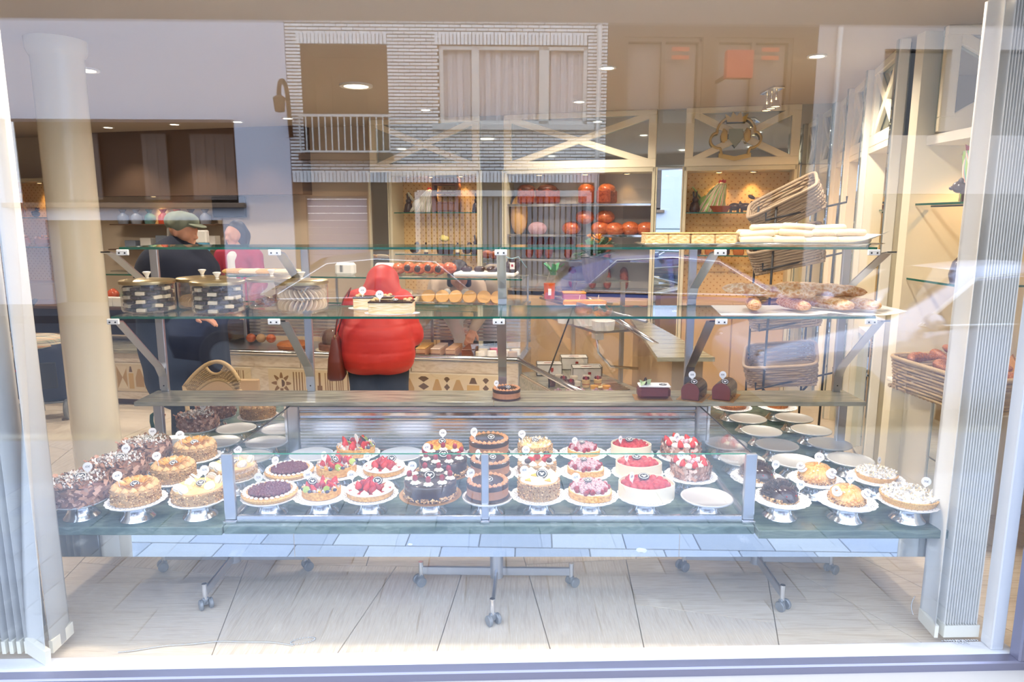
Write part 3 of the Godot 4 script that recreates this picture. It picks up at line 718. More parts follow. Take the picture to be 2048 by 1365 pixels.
func display():
	pedestal(V(-0.07, 0, -2.97), [V(-0.081, 0, -2.66), V(-0.416, 0, -2.977), V(0.27, 0, -2.965), V(-0.07, 0, -3.3)], "middle steel pedestal on casters, standing closest to the window under the counter")
	pedestal(V(-1.324, 0, -3.115), [V(-1.32, 0, -2.78), V(-1.662, 0, -3.117), V(-0.986, 0, -3.117), V(-1.324, 0, -3.45)], "steel pedestal on casters under the left end of the marble counter")
	pedestal(V(1.16, 0, -3.1), [V(1.158, 0, -2.77), V(0.821, 0, -3.117), V(1.508, 0, -3.083), V(1.16, 0, -3.43)], "steel pedestal on casters under the right end of the marble counter")
	var secs := [[-1.895, -1.141, 2.585, 4.5, -1.9, -0.882, "left wing of the green marble counter, carrying chocolate and nut cakes"], [-1.139, 0.958, 2.595, 3.5, -0.88, 0.676, "middle section of the green marble counter under the glass case"], [0.96, 1.735, 2.555, 4.5, 0.678, 1.755, "pale right wing of the marble counter with many empty cake stands"]]
	for i in 3:
		var s: Array = secs[i]
		var t := thing("marble_counter", s[6], "counter", V(0, 0, 0))
		part("marble_top", span(s[0], TOP - 0.034, -s[2], s[1], TOP, -s[3], 0.003), M.marblepale if i == 2 else M.marble, t)
		part("mirror_fascia", span(s[4], 0.303, -2.65, s[5], TOP - 0.036, -2.656), M.mirror, t)
		part("underframe", span(s[0] + 0.06, 0.395, -2.68, s[1] - 0.03, TOP - 0.035, -s[3] + 0.05), M.dark, t)
		part("fascia_board", span(s[4] + 0.005, 0.303, -2.657, s[5] - 0.005, TOP - 0.036, -2.672), M.brown, t)
	# the low glass case on the middle section
	var c := thing("glass_case", "low open-topped glass display case with aluminium posts around the middle cakes", "display case")
	for p in [[-1.122, 0.045], [-0.107, 0.03], [0.942, 0.045]]:
		part("front_post", span(p[0] - p[1] / 2, TOP + 0.012, -2.628, p[0] + p[1] / 2, 0.745, -2.65, 0.003), M.alu, c)
		part("post_foot", span(p[0] - p[1] / 2 - 0.003, TOP, -2.615, p[0] + p[1] / 2 + 0.003, TOP + 0.011, -2.66, 0.002), M.alubright, c)
	part("front_rail", span(-1.098, TOP + 0.002, -2.628, -0.123, TOP + 0.03, -2.646, 0.003), M.alubright, c)
	part("front_rail", span(-0.091, TOP + 0.002, -2.628, 0.918, TOP + 0.03, -2.646, 0.003), M.alubright, c)
	part("front_glass", span(-1.1, TOP + 0.03, -2.636, -0.108, 0.742, -2.641), M.pane, c)
	part("front_glass", span(-0.106, TOP + 0.03, -2.636, 0.92, 0.742, -2.641), M.pane, c)
	part("glass_edge", boxes([[V(-0.604, 0.7435, -2.6385), V(0.99, 0.003, 0.006)], [V(0.407, 0.7435, -2.6385), V(1.024, 0.003, 0.006)]]), M.edgelight, c)
	for x in [-1.12, 0.945]:
		part("side_glass", slab(poly([2.652, TOP + 0.02, 3.44, TOP + 0.02, 3.44, 0.725, 2.652, 0.745]), -0.003, 0.003, null, Transform3D(Basis(V(0, 0, -1), V(0, 1, 0), V(1, 0, 0)), V(x, 0, 0))), M.pane, c)
		part("glass_edge", pipe([V(x, 0.746, -2.652), V(x, 0.726, -3.44)], 0.0035, 6), M.dark, c)
		part("floor_rail", span(x - 0.012, TOP, -2.66, x + 0.012, TOP + 0.018, -3.44, 0.003), M.alu, c)
	for x in [-1.115, 0.965]:
		part("back_post", span(x - 0.028, TOP, -3.44, x + 0.028, 0.72, -3.475, 0.004), M.alu, c)
		part("back_channel", span(x - 0.045 if x < 0 else x + 0.03, TOP, -3.445, x - 0.03 if x < 0 else x + 0.045, 0.72, -3.47, 0.002), M.alubright, c)
	for y in [[0.695, 0.72], [0.662, 0.69], [0.64, 0.66]]: part("head_rail", span(-1.087, y[0], -3.445, 0.937, y[1], -3.47, 0.006), M.alubright if y[1] < 0.7 else M.alu, c)
	for i in 9: part("shutter_slat", span(-1.087, 0.489 + i * 0.0168, -3.452, 0.937, 0.489 + i * 0.0168 + 0.016, -3.462, 0.0022), M.shutter, c)
	part("bottom_rail", span(-1.087, 0.474, -3.446, 0.937, 0.488, -3.468, 0.003), M.alubright, c)
	part("gap_strip", span(-1.087, TOP, -3.45, 0.937, 0.473, -3.465), M.black, c)

func tiers():
	# upper marble shelf, two glass shelves, their posts and brackets
	var u := thing("shelf_frame", "aluminium posts and slanted brackets that carry the glass shelves", "shelf frame")
	for x in [-1.835, -1.062, -0.05, 0.928, 1.715]:
		part("post", span(x - 0.02, 0.757, -3.6, x + 0.02, 1.52, -3.622, 0.002), M.alu, u)
		for e in [[0.84, 1.198, 3.2], [1.25, 1.512, 3.2]]:
			var st := begin(); var o := 0.022
			var P := [[3.598, e[0] - 0.07], [3.596, e[0]], [3.56, e[0] + 0.06], [e[2] + 0.03, e[1] - 0.012], [e[2] - 0.02, e[1] - 0.004]]
			for i in P.size() - 1:
				var a := V(0, P[i][1], -P[i][0]); var b := V(0, P[i + 1][1], -P[i + 1][0]); var nn: Vector3 = (b - a).cross(V(1, 0, 0)).normalized() * 0.003
				var px := V(o, 0, 0); var xx := V(x, 0, 0.0)
				var q := [xx + a - px - nn, xx + a + px - nn, xx + a + px + nn, xx + a - px + nn]; var w := [xx + b - px - nn, xx + b + px - nn, xx + b + px + nn, xx + b - px + nn]
				for k in 4: quad(st, q[k], q[(k + 1) % 4], w[(k + 1) % 4], w[k])
			part("bracket", done(st), M.alu, u)
		var scr := rod(0.004, 0.003, 8)
		for y in [0.79, 0.83]: part("screw", scr, M.dark, u, V(x, y, -3.597), V(PI / 2, 0, 0))
	for x in [-1.8, 1.68]: part("leg", span(x - 0.022, TOP, -3.44, x + 0.022, 0.733, -3.47, 0.003), M.alu, u)
	for p in [[-1.738, 1.508, -1.75], [-1.06, 1.508, 0], [-0.05, 1.508, 0], [0.93, 1.508, 0], [1.615, 1.508, 0], [-1.81, 1.196, 0], [-1.08, 1.196, 0], [-0.06, 1.196, 0], [0.95, 1.196, 0], [1.63, 1.196, 0]]:
		var k := part("clip", box(V(0.055, 0.026, 0.012), 0.003), M.white, u, V(p[0], p[1], -3.146))
		for sx in [-1, 1]: part("screw", rod(0.004, 0.002, 8), M.dark, k, V(sx * 0.013, -0.002, 0.0065), V(PI / 2, 0, 0))
	for s in [[-1.886, -0.093, "left half of the grey marble shelf above the case"], [-0.09, 1.766, "right half of the grey marble shelf, carrying the chocolate loaves"]]:
		solo("marble_shelf", span(s[0], 0.735, -3.385, s[1], 0.757, -3.625, 0.002), M.marblegrey, s[2], "shelf")
	for s in [[-1.82, -0.056, 1.208, 3.575, "left pane of the lower glass shelf under the biscuit jars"], [-0.05, 1.652, 1.208, 3.575, "right pane of the lower glass shelf under the baguettes"], [-1.754, -0.056, 1.521, 3.5, "left, empty pane of the top glass shelf"], [-0.05, 1.631, 1.521, 3.5, "right pane of the top glass shelf carrying two pastry trays"]]:
		var g := thing("glass_shelf", s[4], "shelf")
		var y: float = s[2]
		part("pane", span(s[0] + 0.002, y, -3.155, s[1] - 0.002, y + 0.01, -s[3] + 0.002), M.shelfglass, g)
		part("green_edge", boxes([[V((s[0] + s[1]) / 2, y + 0.005, -3.153), V(s[1] - s[0], 0.0105, 0.004)], [V((s[0] + s[1]) / 2, y + 0.005, -s[3]), V(s[1] - s[0], 0.0105, 0.004)], [V(s[0], y + 0.005, -(3.153 + s[3]) / 2), V(0.004, 0.0105, s[3] - 3.153)], [V(s[1], y + 0.005, -(3.153 + s[3]) / 2), V(0.004, 0.0105, s[3] - 3.153)]]), M.edge, g)
# ---------------------------------------------------------------- cakes
var proto := {}

func star(n: int, lobes: int, amp: float) -> Array:
	var o := []
	for i in n: o.append(1.0 + amp * cos(TAU * lobes * i / n))
	return o

func rosette(r: float, h: float, lobes := 7) -> ArrayMesh:        # a piped, twisted swirl
	var rings := []; var n := lobes * 4
	for j in 9:
		var t := j / 8.0; var ring := []; var rr: float = r * [0.82, 1.0, 0.98, 0.86, 0.7, 0.52, 0.34, 0.16, 0.02][j]
		for k in n:
			var a := TAU * k / n
			var q := rr * (1.0 + 0.16 * cos(lobes * a + t * 5.0))
			ring.append(V(q * cos(a), h * t, q * sin(a)))
		rings.append(ring)
	rings.reverse()
	return loft(rings)

func berry() -> ArrayMesh:
	var st := begin(); st.set_smooth_group(0)
	return lump(V(0.0105, 0.0135, 0.0105), 7, 0.1, 3)

func strawberry() -> ArrayMesh:
	return lathe([Vector2(0, -0.002), Vector2(0.0115, 0.0), Vector2(0.0135, 0.006), Vector2(0.0115, 0.016), Vector2(0.006, 0.026), Vector2(0.0015, 0.031), Vector2(0, 0.0315)], 14, 0.02)

func shard(w: float, h: float) -> ArrayMesh:                      # a curled flake
	var st := begin(); st.set_smooth_group(0); var P := []
	for i in 4:
		var t := i / 3.0
		P.append([V(-w / 2 * (1.0 - 0.35 * t), h * t, 0.15 * h * t * t), V(w / 2 * (1.0 - 0.2 * t), h * t * 0.94, 0.18 * h * t * t)])
	for i in 3: quad(st, P[i][0], P[i][1], P[i + 1][1], P[i + 1][0])
	for i in 3: quad(st, P[i + 1][0] + V(0, 0, 0.0006), P[i + 1][1] + V(0, 0, 0.0006), P[i][1] + V(0, 0, 0.0006), P[i][0] + V(0, 0, 0.0006))
	return done(st)

func tinted(cols: Array) -> Color:
	var c: Color = cols[rng.randi() % cols.size()]; var g := R(0.85, 1.12)
	return Color(c.r * g, c.g * g, c.b * g).srgb_to_linear()

# nut crumbs pressed on a cylinder wall
func crumbs(parent: Node, r: float, y0: float, y1: float, n: int, cols: Array, called := "nut_crumbs", sz := 0.0042, sx := 1.0):
	var xs := []; var cs := []
	for i in n:
		var a := R(0, TAU); var s := R(0.6, 1.25)
		xs.append(Transform3D(Basis.from_euler(V(R(0, 6), R(0, 6), R(0, 6))).scaled(V(s, s, s)), V(r * cos(a) * sx, R(y0, y1), r * sin(a)))); cs.append(tinted(cols))
	scatter(called, box(V(sz * 1.5, sz, sz * 0.8), sz * 0.2), M.nutbit, parent, xs, cs)

func heap(parent: Node, r: float, y: float, n: int, mesh: Mesh, cols: Array, called: String, dome := 0.0, tilt := 1.2, sx := 1.0):
	var xs := []; var cs := []
	for i in n:
		var a := R(0, TAU); var q := sqrt(R(0, 1)); var s := R(0.7, 1.25)
		xs.append(Transform3D(Basis.from_euler(V(R(-tilt, tilt), R(0, TAU), R(-tilt, tilt))).scaled(V(s, s, s)), V(q * r * cos(a) * sx, y + dome * (1.0 - q * q) + R(0, 0.005), q * r * sin(a)))); cs.append(tinted(cols))
	scatter(called, mesh, M.nutbit, parent, xs, cs)

func medal(parent: Node, at: Vector3, tilt := 0.55, yaw := 0.0, sc := 1.0):
	var m := part("chocolate_medallion", proto.medal, M.black, parent, at, V(tilt, yaw, 0), V(sc, sc, sc))
	part("printed_ring", proto.medalring, M.sugar, m, V(0, 0.0035, 0))
	part("printed_mark", proto.medalmark, M.sugar, m, V(0, 0.0035, 0))

func price(parent: Node, at: Vector3, yaw := 0.0, roll := 0.0, txt := 0):
	var t := part("price_tag", proto.tagdisc, M.paper, parent, at, V(-0.12, yaw, roll))
	part("pin", proto.tagpin, M.paper, t)
	part("price", proto.prices[txt % proto.prices.size()], M.ink, t, V(0, 0.037, 0.0014))

func protos():
	proto.medal = lathe([Vector2(0, 0), Vector2(0.018, 0), Vector2(0.019, 0.001), Vector2(0.0185, 0.003), Vector2(0, 0.0034)], 24, 0.0, 1.0, 0.8)
	proto.medalring = lathe([Vector2(0.0135, 0), Vector2(0.0155, 0), Vector2(0.0155, 0.0006), Vector2(0.0135, 0.0006), Vector2(0.0135, 0)], 24, 0.0, 1.0, 0.8)
	var st := begin()
	var fl := Transform3D(Basis(V(1, 0, 0), -PI / 2), Vector3.ZERO)
	slab(poly([-0.009, 0.002, -0.004, 0.005, 0.0, 0.0015, 0.005, 0.0045, 0.009, 0.001, 0.005, 0.0, 0.003, -0.006, 0.0, -0.004, -0.003, -0.006, -0.004, 0.0]), 0.0, 0.0006, st, fl)
	proto.medalmark = done(st)
	var o := []
	for i in 24:
		var a := TAU * i / 24.0; var r := 0.018
		if absf(angle_difference(a, -PI / 2)) < 0.5: r = 0.018 + 0.006 * (1.0 - absf(angle_difference(a, -PI / 2)) / 0.5)
		o += [r * cos(a), 0.037 + r * sin(a)]
	proto.tagdisc = slab(poly(o), 0.0, 0.0012)
	proto.tagpin = span(-0.0015, -0.01, 0.0, 0.0015, 0.022, 0.001)
	proto.prices = []
	for s in ["45€", "40€", "42€", "32€", "36€"]: proto.prices.append(letters(s, 0.0085, 0.0004))
	proto.rose = rosette(0.015, 0.02); proto.rosesmall = rosette(0.0105, 0.013, 6); proto.rasp = berry(); proto.strawb = strawberry()
	proto.flake = shard(0.016, 0.03); proto.chip = shard(0.008, 0.012)
	proto.ball = lump(V(0.014, 0.011, 0.014), 8, 0.08)
	# stand
	proto.standbase = lathe([Vector2(0, 0), Vector2(0.066, 0.0), Vector2(0.068, 0.003), Vector2(0.066, 0.007), Vector2(0.056, 0.017), Vector2(0.05, 0.03), Vector2(0.0475, 0.045), Vector2(0.048, 0.056), Vector2(0.053, 0.064), Vector2(0.0, 0.064)], 48)
	proto.standplate = lathe([Vector2(0, 0.064), Vector2(0.08, 0.0645), Vector2(0.1, 0.068), Vector2(0.104, 0.071), Vector2(0.1045, 0.0755), Vector2(0.103, 0.077), Vector2(0.0985, 0.0772), Vector2(0.096, 0.0758), Vector2(0, 0.0758)], 56)
	var sc := []
	for i in 120: sc.append(1.0 + 0.035 * absf(sin(TAU * 10 * i / 120.0)))
	proto.doily = lathe([Vector2(0, 0), Vector2(0.085, 0.0002), Vector2(0.112, 0.0012), Vector2(0.1125, 0.0022), Vector2(0.085, 0.0012), Vector2(0, 0.001)], 120, 0.0, 1.0, 1.0, sc)
	proto.lacehole = lathe([Vector2(0, 0), Vector2(0.0024, 0), Vector2(0.0024, 0.0006), Vector2(0, 0.0006)], 6)

func stand(x: float, z: float, held: String, doily: bool) -> Vector3:
	var s: Node3D
	var lab := "aluminium cake stand holding " + held if held != "" else ""
	if not proto.has("stand"):
		s = thing("cake_stand", lab, "cake stand", V(x, TOP, z), 0.0, "aluminium cake stands")
		part("base", proto.standbase, M.stand, s); part("plate", proto.standplate, M.plate, s)
		proto.stand = s
	else: s = dup(proto.stand, V(x, TOP, z), R(0, 6), lab)
	var y := TOP + 0.0765
	if doily:
		var d: Node3D
		var dl := "white lace paper doily under " + held
		if not proto.has("doilynode"):
			d = thing("paper_doily", dl, "doily", V(x, y, z), 0.0, "lace doilies")
			part("paper", proto.doily, M.doily, d)
			var xs := []
			for i in 60:
				var a := TAU * i / 60.0; var r := 0.1 if i % 2 else 0.093
				xs.append(Transform3D(Basis(), V(r * cos(a), 0.0018, r * sin(a))))
			scatter("lace_holes", proto.lacehole, M.castgrey, d, xs)
			proto.doilynode = d
		else: d = dup(proto.doilynode, V(x, y, z), R(0, 6), dl)
		y += 0.0015
	return V(x, y, z)

# one cake of a kind on its stand: the first is built by make(), the rest are copies
func cake(kind: String, x: float, z: float, yaw: float, label: String, held: String, doily := true, sc := 1.0):
	var at := stand(x, z, held, doily)
	var o: Node3D
	if proto.has("cake " + kind):
		o = dup(proto["cake " + kind], at, yaw, label)
	else:
		o = make(kind, label, at); o.rotation.y = yaw
		proto["cake " + kind] = o
	o.scale = V(sc, sc, sc)

func ring(n: int, r: float, f0 := 0.0, sx := 1.0) -> Array:
	var o := []
	for i in n: var a := TAU * i / n + f0; o.append(V(r * cos(a) * sx, 0, r * sin(a)))
	return o

func make(kind: String, label: String, at: Vector3) -> Node3D:
	var nuts := [Color("c99a63"), Color("e3c08c"), Color("8f6238"), Color("d9b079")]
	var milk := [Color("a3765f"), Color("b48970"), Color("8c614d"), Color("c19a84")]
	var white := [Color("f6f5f4"), Color("e9e6e3"), Color("d8cdc6")]
	var called: String = {"flake": "chocolate_flake_cake", "mocha": "mocha_cake", "macaron": "macaron_cake", "cherry": "cherry_tart", "fruit": "fruit_tart", "straw": "strawberry_cream_tart", "choc": "chocolate_glaze_cake", "crumble": "crumble_cake", "mousse": "mousse_cake", "almond": "almond_cream_cake", "creamstraw": "cream_cake", "nutcream": "nut_cream_cake", "rasp": "raspberry_tart", "ivory": "white_chocolate_cake", "pinkflake": "flake_strawberry_cake", "hedgehog": "hedgehog_cake", "caramel": "caramel_dome_cake", "almondtart": "almond_tart", "oattart": "seed_tart", "browntart": "glazed_tart"}[kind]
	var t := thing(called, label, "cake" if not "tart" in called else "tart", at, 0.0, called.replace("_", " ") + "s")
	match kind:
		"flake":
			part("body", lathe([Vector2(0, 0), Vector2(0.108, 0), Vector2(0.113, 0.02), Vector2(0.11, 0.06), Vector2(0.09, 0.073), Vector2(0, 0.078)], 36, 0.012), M.milk, t)
			var xs := []; var cs := []
			for i in 300:
				var a := R(0, TAU); var y := R(0.0, 0.062); var r := 0.112 + R(-0.002, 0.004)
				xs.append(Transform3D(Basis.from_euler(V(R(-0.5, 0.2), PI / 2 - a, R(-1.3, 1.3))), V(r * cos(a), y, r * sin(a)))); cs.append(tinted(milk))
			for i in 120:
				var a := R(0, TAU); var r := 0.112 * sqrt(R(0.1, 1))
				xs.append(Transform3D(Basis.from_euler(V(R(0.4, 1.5), R(0, TAU), 0)), V(r * cos(a), 0.072, r * sin(a)))); cs.append(tinted(milk))
			scatter("chocolate_flakes", proto.flake, M.nutbit, t, xs, cs)
			heap(t, 0.1, 0.076, 260, proto.chip, white, "sugared_flakes", 0.012)
			medal(t, V(0.01, 0.092, 0.0), 0.35, 0.0, 1.25); price(t, V(0.035, 0.085, -0.015), -0.2, 0.0, 0)
		"mocha":
			part("body", lathe([Vector2(0, 0), Vector2(0.088, 0), Vector2(0.09, 0.004), Vector2(0.09, 0.052), Vector2(0.086, 0.056), Vector2(0, 0.057)], 40), M.nut, t)
			crumbs(t, 0.0905, 0.003, 0.053, 520, nuts)
			part("coffee_cream", rod(0.086, 0.003, 36), M.cap, t, V(0, 0.056, 0))
			for p in ring(15, 0.074): part("cream_rosette", proto.rose, M.cap, t, p + V(0, 0.057, 0), V(0, R(0, 6), 0), Vector3.ONE * R(0.95, 1.12))
			var pet := shard(0.026, 0.034)
			for i in 9:
				var a := TAU * i / 9.0; part("wafer_petal", pet, M.caramel, t, V(0.03 * cos(a), 0.062, 0.03 * sin(a)), V(0.75, PI / 2 - a, 0))
			medal(t, V(0.0, 0.074, 0.022), 0.7, 0.0, 0.95); price(t, V(-0.055, 0.07, -0.01), 0.1, 0.1, 1)
		"macaron":
			part("body", lathe([Vector2(0, 0), Vector2(0.1, 0), Vector2(0.102, 0.004), Vector2(0.1, 0.044), Vector2(0.094, 0.048), Vector2(0, 0.049)], 40), M.nut, t)
			crumbs(t, 0.102, 0.002, 0.046, 520, nuts)
			part("vanilla_cream", lathe([Vector2(0, 0.046), Vector2(0.093, 0.047), Vector2(0.09, 0.052), Vector2(0, 0.055)], 30, 0.02), M.creamyellow, t)
			var sh := lathe([Vector2(0, 0), Vector2(0.02, 0.001), Vector2(0.021, 0.004), Vector2(0.016, 0.009), Vector2(0, 0.0115)], 18)
			var k := 0
			for e in [[-0.07, 0.03, 0.4, 0.7], [-0.05, 0.062, 0.9, 1.0], [-0.03, -0.01, 1.3, 0.2], [0.045, 0.05, 0.6, -0.5], [0.075, -0.01, 1.0, -1.2], [0.05, -0.06, 1.1, 2.6], [-0.02, -0.07, 0.9, 2.0]]:
				var b := part("meringue_shell", sh, M.macaron, t, V(e[0], 0.062, e[1]), V(e[2], e[3], 0))
				part("meringue_shell", sh, M.macaron, b, V(0, -0.002, 0), V(PI, 0, 0))
				part("cream_dollop", proto.rose, M.creamyellow, t, V(e[0] * 0.6, 0.052, e[1] * 0.6), V(0, k, 0)); k += 1
			medal(t, V(0.012, 0.068, 0.02), 0.6); price(t, V(0.028, 0.075, -0.005), -0.15, 0.05, 2)
		"cherry":
			part("crust", lathe([Vector2(0, 0), Vector2(0.1, 0), Vector2(0.108, 0.006), Vector2(0.112, 0.016), Vector2(0.106, 0.022), Vector2(0.085, 0.02), Vector2(0, 0.018)], 44), M.crust, t)
			part("cherry_jelly", rod(0.084, 0.004, 36), M.cherry, t, V(0, 0.0185, 0))
			for i in 30:
				var a := TAU * i / 30.0
				var b := part("rim_braid", proto.ballflat, M.crust, t, V(0.099 * cos(a), 0.022, 0.099 * sin(a)), V(0, -a + 0.6, 0))
				part("icing_sugar", proto.ballcap, M.sugar, b)
			var xs := []
			for i in 150:
				var a := i * 2.39996; var r := 0.0795 * sqrt((i + 0.5) / 150.0); xs.append(Transform3D(Basis(), V(r * cos(a), 0.025 + R(0, 0.005), r * sin(a))))
			scatter("cherries", lump(V(0.0072, 0.0066, 0.0072), 6), M.cherry, t, xs)
			price(t, V(-0.05, 0.03, -0.03), 0.05, 0.0, 3)
		"fruit":
			part("crust", lathe([Vector2(0, 0), Vector2(0.072, 0), Vector2(0.078, 0.004), Vector2(0.079, 0.034), Vector2(0.072, 0.034), Vector2(0.07, 0.026), Vector2(0, 0.026)], 44), M.crustpale, t)
			heap(t, 0.076, 0.03, 160, proto.chip, white, "icing_sugar", 0.0, 0.5)
			for e in [[-0.045, 0.02, 0.3], [-0.02, 0.042, 0.7], [0.025, 0.035, -0.4], [-0.045, -0.03, 0.2], [0.0, -0.045, 0.0], [0.045, -0.03, -0.3], [0.05, 0.01, -0.5], [0.005, 0.005, 0.0]]:
				var b := part("strawberry_half", proto.strawb, M.straw, t, V(e[0], 0.032, e[1]), V(e[2] * 0.8, R(0, 6), e[2]), V(1.15, 1.1, 0.8))
			var ki := lathe([Vector2(0, 0), Vector2(0.014, 0), Vector2(0.014, 0.004), Vector2(0, 0.0045)], 16)
			for e in [[0.03, 0.055, 0.9], [-0.05, 0.05, 1.0], [0.02, -0.02, 0.6]]: part("kiwi_slice", ki, M.kiwi, t, V(e[0], 0.042, e[1]), V(e[2], R(-0.5, 0.5), 0))
			for e in [[0.055, 0.035], [0.0, 0.06], [-0.06, 0.0], [0.015, -0.06]]: part("mango_piece", box(V(0.02, 0.008, 0.014), 0.003), M.mango, t, V(e[0], 0.036, e[1]), V(0.4, R(0, 3), 0.3))
			for e in [[0.062, 0.05], [-0.035, 0.062], [0.035, 0.068], [-0.068, 0.03], [0.07, -0.01]]: part("blueberry", proto.ball, M.blue, t, V(e[0], 0.037, e[1]), Vector3.ZERO, Vector3.ONE * 0.6)
			for e in [[0.015, 0.03], [0.03, -0.005], [-0.015, 0.02]]: part("raspberry", proto.rasp, M.rasp, t, V(e[0], 0.046, e[1]))
			medal(t, V(-0.03, 0.066, 0.02), 0.9, 0.2); price(t, V(-0.05, 0.045, -0.01), 0.1, 0.1, 4)
		"straw":
			part("crust", lathe([Vector2(0, 0), Vector2(0.088, 0), Vector2(0.094, 0.004), Vector2(0.097, 0.026), Vector2(0.09, 0.027), Vector2(0.087, 0.02), Vector2(0, 0.02)], 44), M.crustpale, t)
			part("sugar_rim", lathe([Vector2(0.086, 0.025), Vector2(0.098, 0.025), Vector2(0.098, 0.029), Vector2(0.09, 0.031), Vector2(0.086, 0.025)], 44, 0.004), M.sugar, t)
			part("red_jelly", rod(0.085, 0.003, 30), M.redgel, t, V(0, 0.02, 0))
			for p in ring(9, 0.072, 0.3): part("cream_rosette", proto.rose, M.cream1, t, p + V(0, 0.022, 0), V(0, R(0, 6), 0), Vector3.ONE * 1.1)
			for i in 13:
				var a := i * 2.4; var r := 0.052 * sqrt((i + 0.5) / 13.0)
				part("strawberry", proto.strawb, M.redgel if i % 3 else M.straw, t, V(r * cos(a), 0.024 + 0.012 * (1.0 - i / 13.0), r * sin(a)), V(R(-0.5, 0.5), R(0, 6), R(-0.5, 0.5)), V(1.1, 1.1, 1.1))
			for p in ring(14, 0.08, 0.1): part("strawberry_piece", proto.ball, M.redgel, t, p + V(0, 0.022, 0), Vector3.ZERO, V(0.6, 0.5, 0.6))
			medal(t, V(0.035, 0.062, 0.012), 0.95, -0.1, 1.15); price(t, V(-0.07, 0.045, 0.0), 0.0, 0.15, 0)
		"choc":
			part("gold_board", lathe([Vector2(0, 0), Vector2(0.128, 0), Vector2(0.128, 0.002), Vector2(0, 0.002)], 48), M.goldboard, t)
			part("body", lathe([Vector2(0, 0.002), Vector2(0.108, 0.002), Vector2(0.107, 0.06), Vector2(0.102, 0.068), Vector2(0.094, 0.071), Vector2(0, 0.072)], 56), M.glaze, t)
			crumbs(t, 0.109, 0.003, 0.02, 420, nuts, "nut_crumbs", 0.005)
			for p in ring(9, 0.084, 0.15):
				var b := part("cream_rosette", proto.rose, M.cream1, t, p + V(0, 0.071, 0), V(0, R(0, 6), 0), V(1.25, 1.0, 1.25))
				part("raspberry", proto.rasp, M.rasp, b, V(0, 0.024, 0), Vector3.ZERO, V(0.85, 1.05, 0.85))
			medal(t, V(0.0, 0.086, 0.01), 0.85, 0.0, 1.3); price(t, V(-0.07, 0.085, 0.0), 0.1, 0.05, 0)
		"crumble":
			part("body", lathe([Vector2(0, 0), Vector2(0.095, 0), Vector2(0.1, 0.01), Vector2(0.1, 0.03), Vector2(0.09, 0.042), Vector2(0.05, 0.05), Vector2(0, 0.052)], 40, 0.01), M.crumble, t)
			heap(t, 0.095, 0.03, 420, box(V(0.007, 0.006, 0.008), 0.0012), [Color("e0962f"), Color("efb251"), Color("c47a20")], "crumble_bits", 0.021)
			medal(t, V(0.0, 0.066, 0.02), 0.8); price(t, V(0.0, 0.06, -0.01), 0.0, 0.0, 1)
		"mousse":
			part("dark_board", lathe([Vector2(0, 0), Vector2(0.092, 0), Vector2(0.092, 0.0015), Vector2(0, 0.0015)], 40), M.brown, t)
			part("dark_base", lathe([Vector2(0.08, 0.0015), Vector2(0.0865, 0.002), Vector2(0.0855, 0.012), Vector2(0.08, 0.012)], 44, 0.004), M.choc, t)
			part("body", lathe([Vector2(0, 0.002), Vector2(0.085, 0.002), Vector2(0.085, 0.064), Vector2(0, 0.065)], 48), M.mocha, t)
			part("chocolate_drip", lathe([Vector2(0.08, 0.05), Vector2(0.0862, 0.046), Vector2(0.0872, 0.054), Vector2(0.086, 0.064), Vector2(0.08, 0.066)], 60, 0.006), M.choc, t)
			part("mirror_glaze", rod(0.07, 0.003, 40), M.glaze, t, V(0, 0.0645, 0))
			for p in ring(22, 0.074): part("piped_rosette", proto.rosesmall, M.mochacream, t, p + V(0, 0.064, 0), V(0, R(0, 6), 0))
			medal(t, V(0.008, 0.074, 0.01), 0.7, 0.0, 0.9); price(t, V(-0.062, 0.068, 0.02), 0.5, 0.1, 4)
		"almond":
			part("body", lathe([Vector2(0, 0), Vector2(0.082, 0), Vector2(0.083, 0.044), Vector2(0.078, 0.05), Vector2(0, 0.051)], 40), M.nut, t)
			crumbs(t, 0.083, 0.002, 0.05, 420, nuts)
			part("cream_top", lathe([Vector2(0, 0.049), Vector2(0.074, 0.05), Vector2(0.066, 0.054), Vector2(0, 0.055)], 32, 0.02), M.creamyellow, t)
			heap(t, 0.078, 0.052, 160, proto.chip, [Color("f3e3bd"), Color("e7c98f"), Color("faf3e2")], "almond_flakes", 0.004)
			medal(t, V(0.0, 0.066, 0.005), 0.35); price(t, V(-0.06, 0.058, 0.0), 0.1, 0.1, 2)
		"creamstraw":
			part("body", lathe([Vector2(0, 0), Vector2(0.084, 0), Vector2(0.085, 0.05), Vector2(0, 0.052)], 40), M.nut, t)
			crumbs(t, 0.085, 0.002, 0.05, 420, nuts)
			for p in ring(10, 0.066): part("cream_rosette", proto.rose, M.cream1, t, p + V(0, 0.05, 0), V(0, R(0, 6), 0), Vector3.ONE * 1.15)
			for e in [[-0.02, 0.03, 0.6], [0.0, -0.01, 0.0], [0.03, 0.02, -0.6], [0.04, -0.02, -0.7]]: part("strawberry_half", proto.strawb, M.straw, t, V(e[0], 0.06, e[1]), V(0.6, 0, e[2]), V(1.2, 1.2, 0.8))
			for p in ring(4, 0.068, 0.7): part("chocolate_ball", proto.ball, M.choc, t, p + V(0, 0.068, 0))
			price(t, V(-0.05, 0.07, 0.02), 0.1, 0.0, 3)
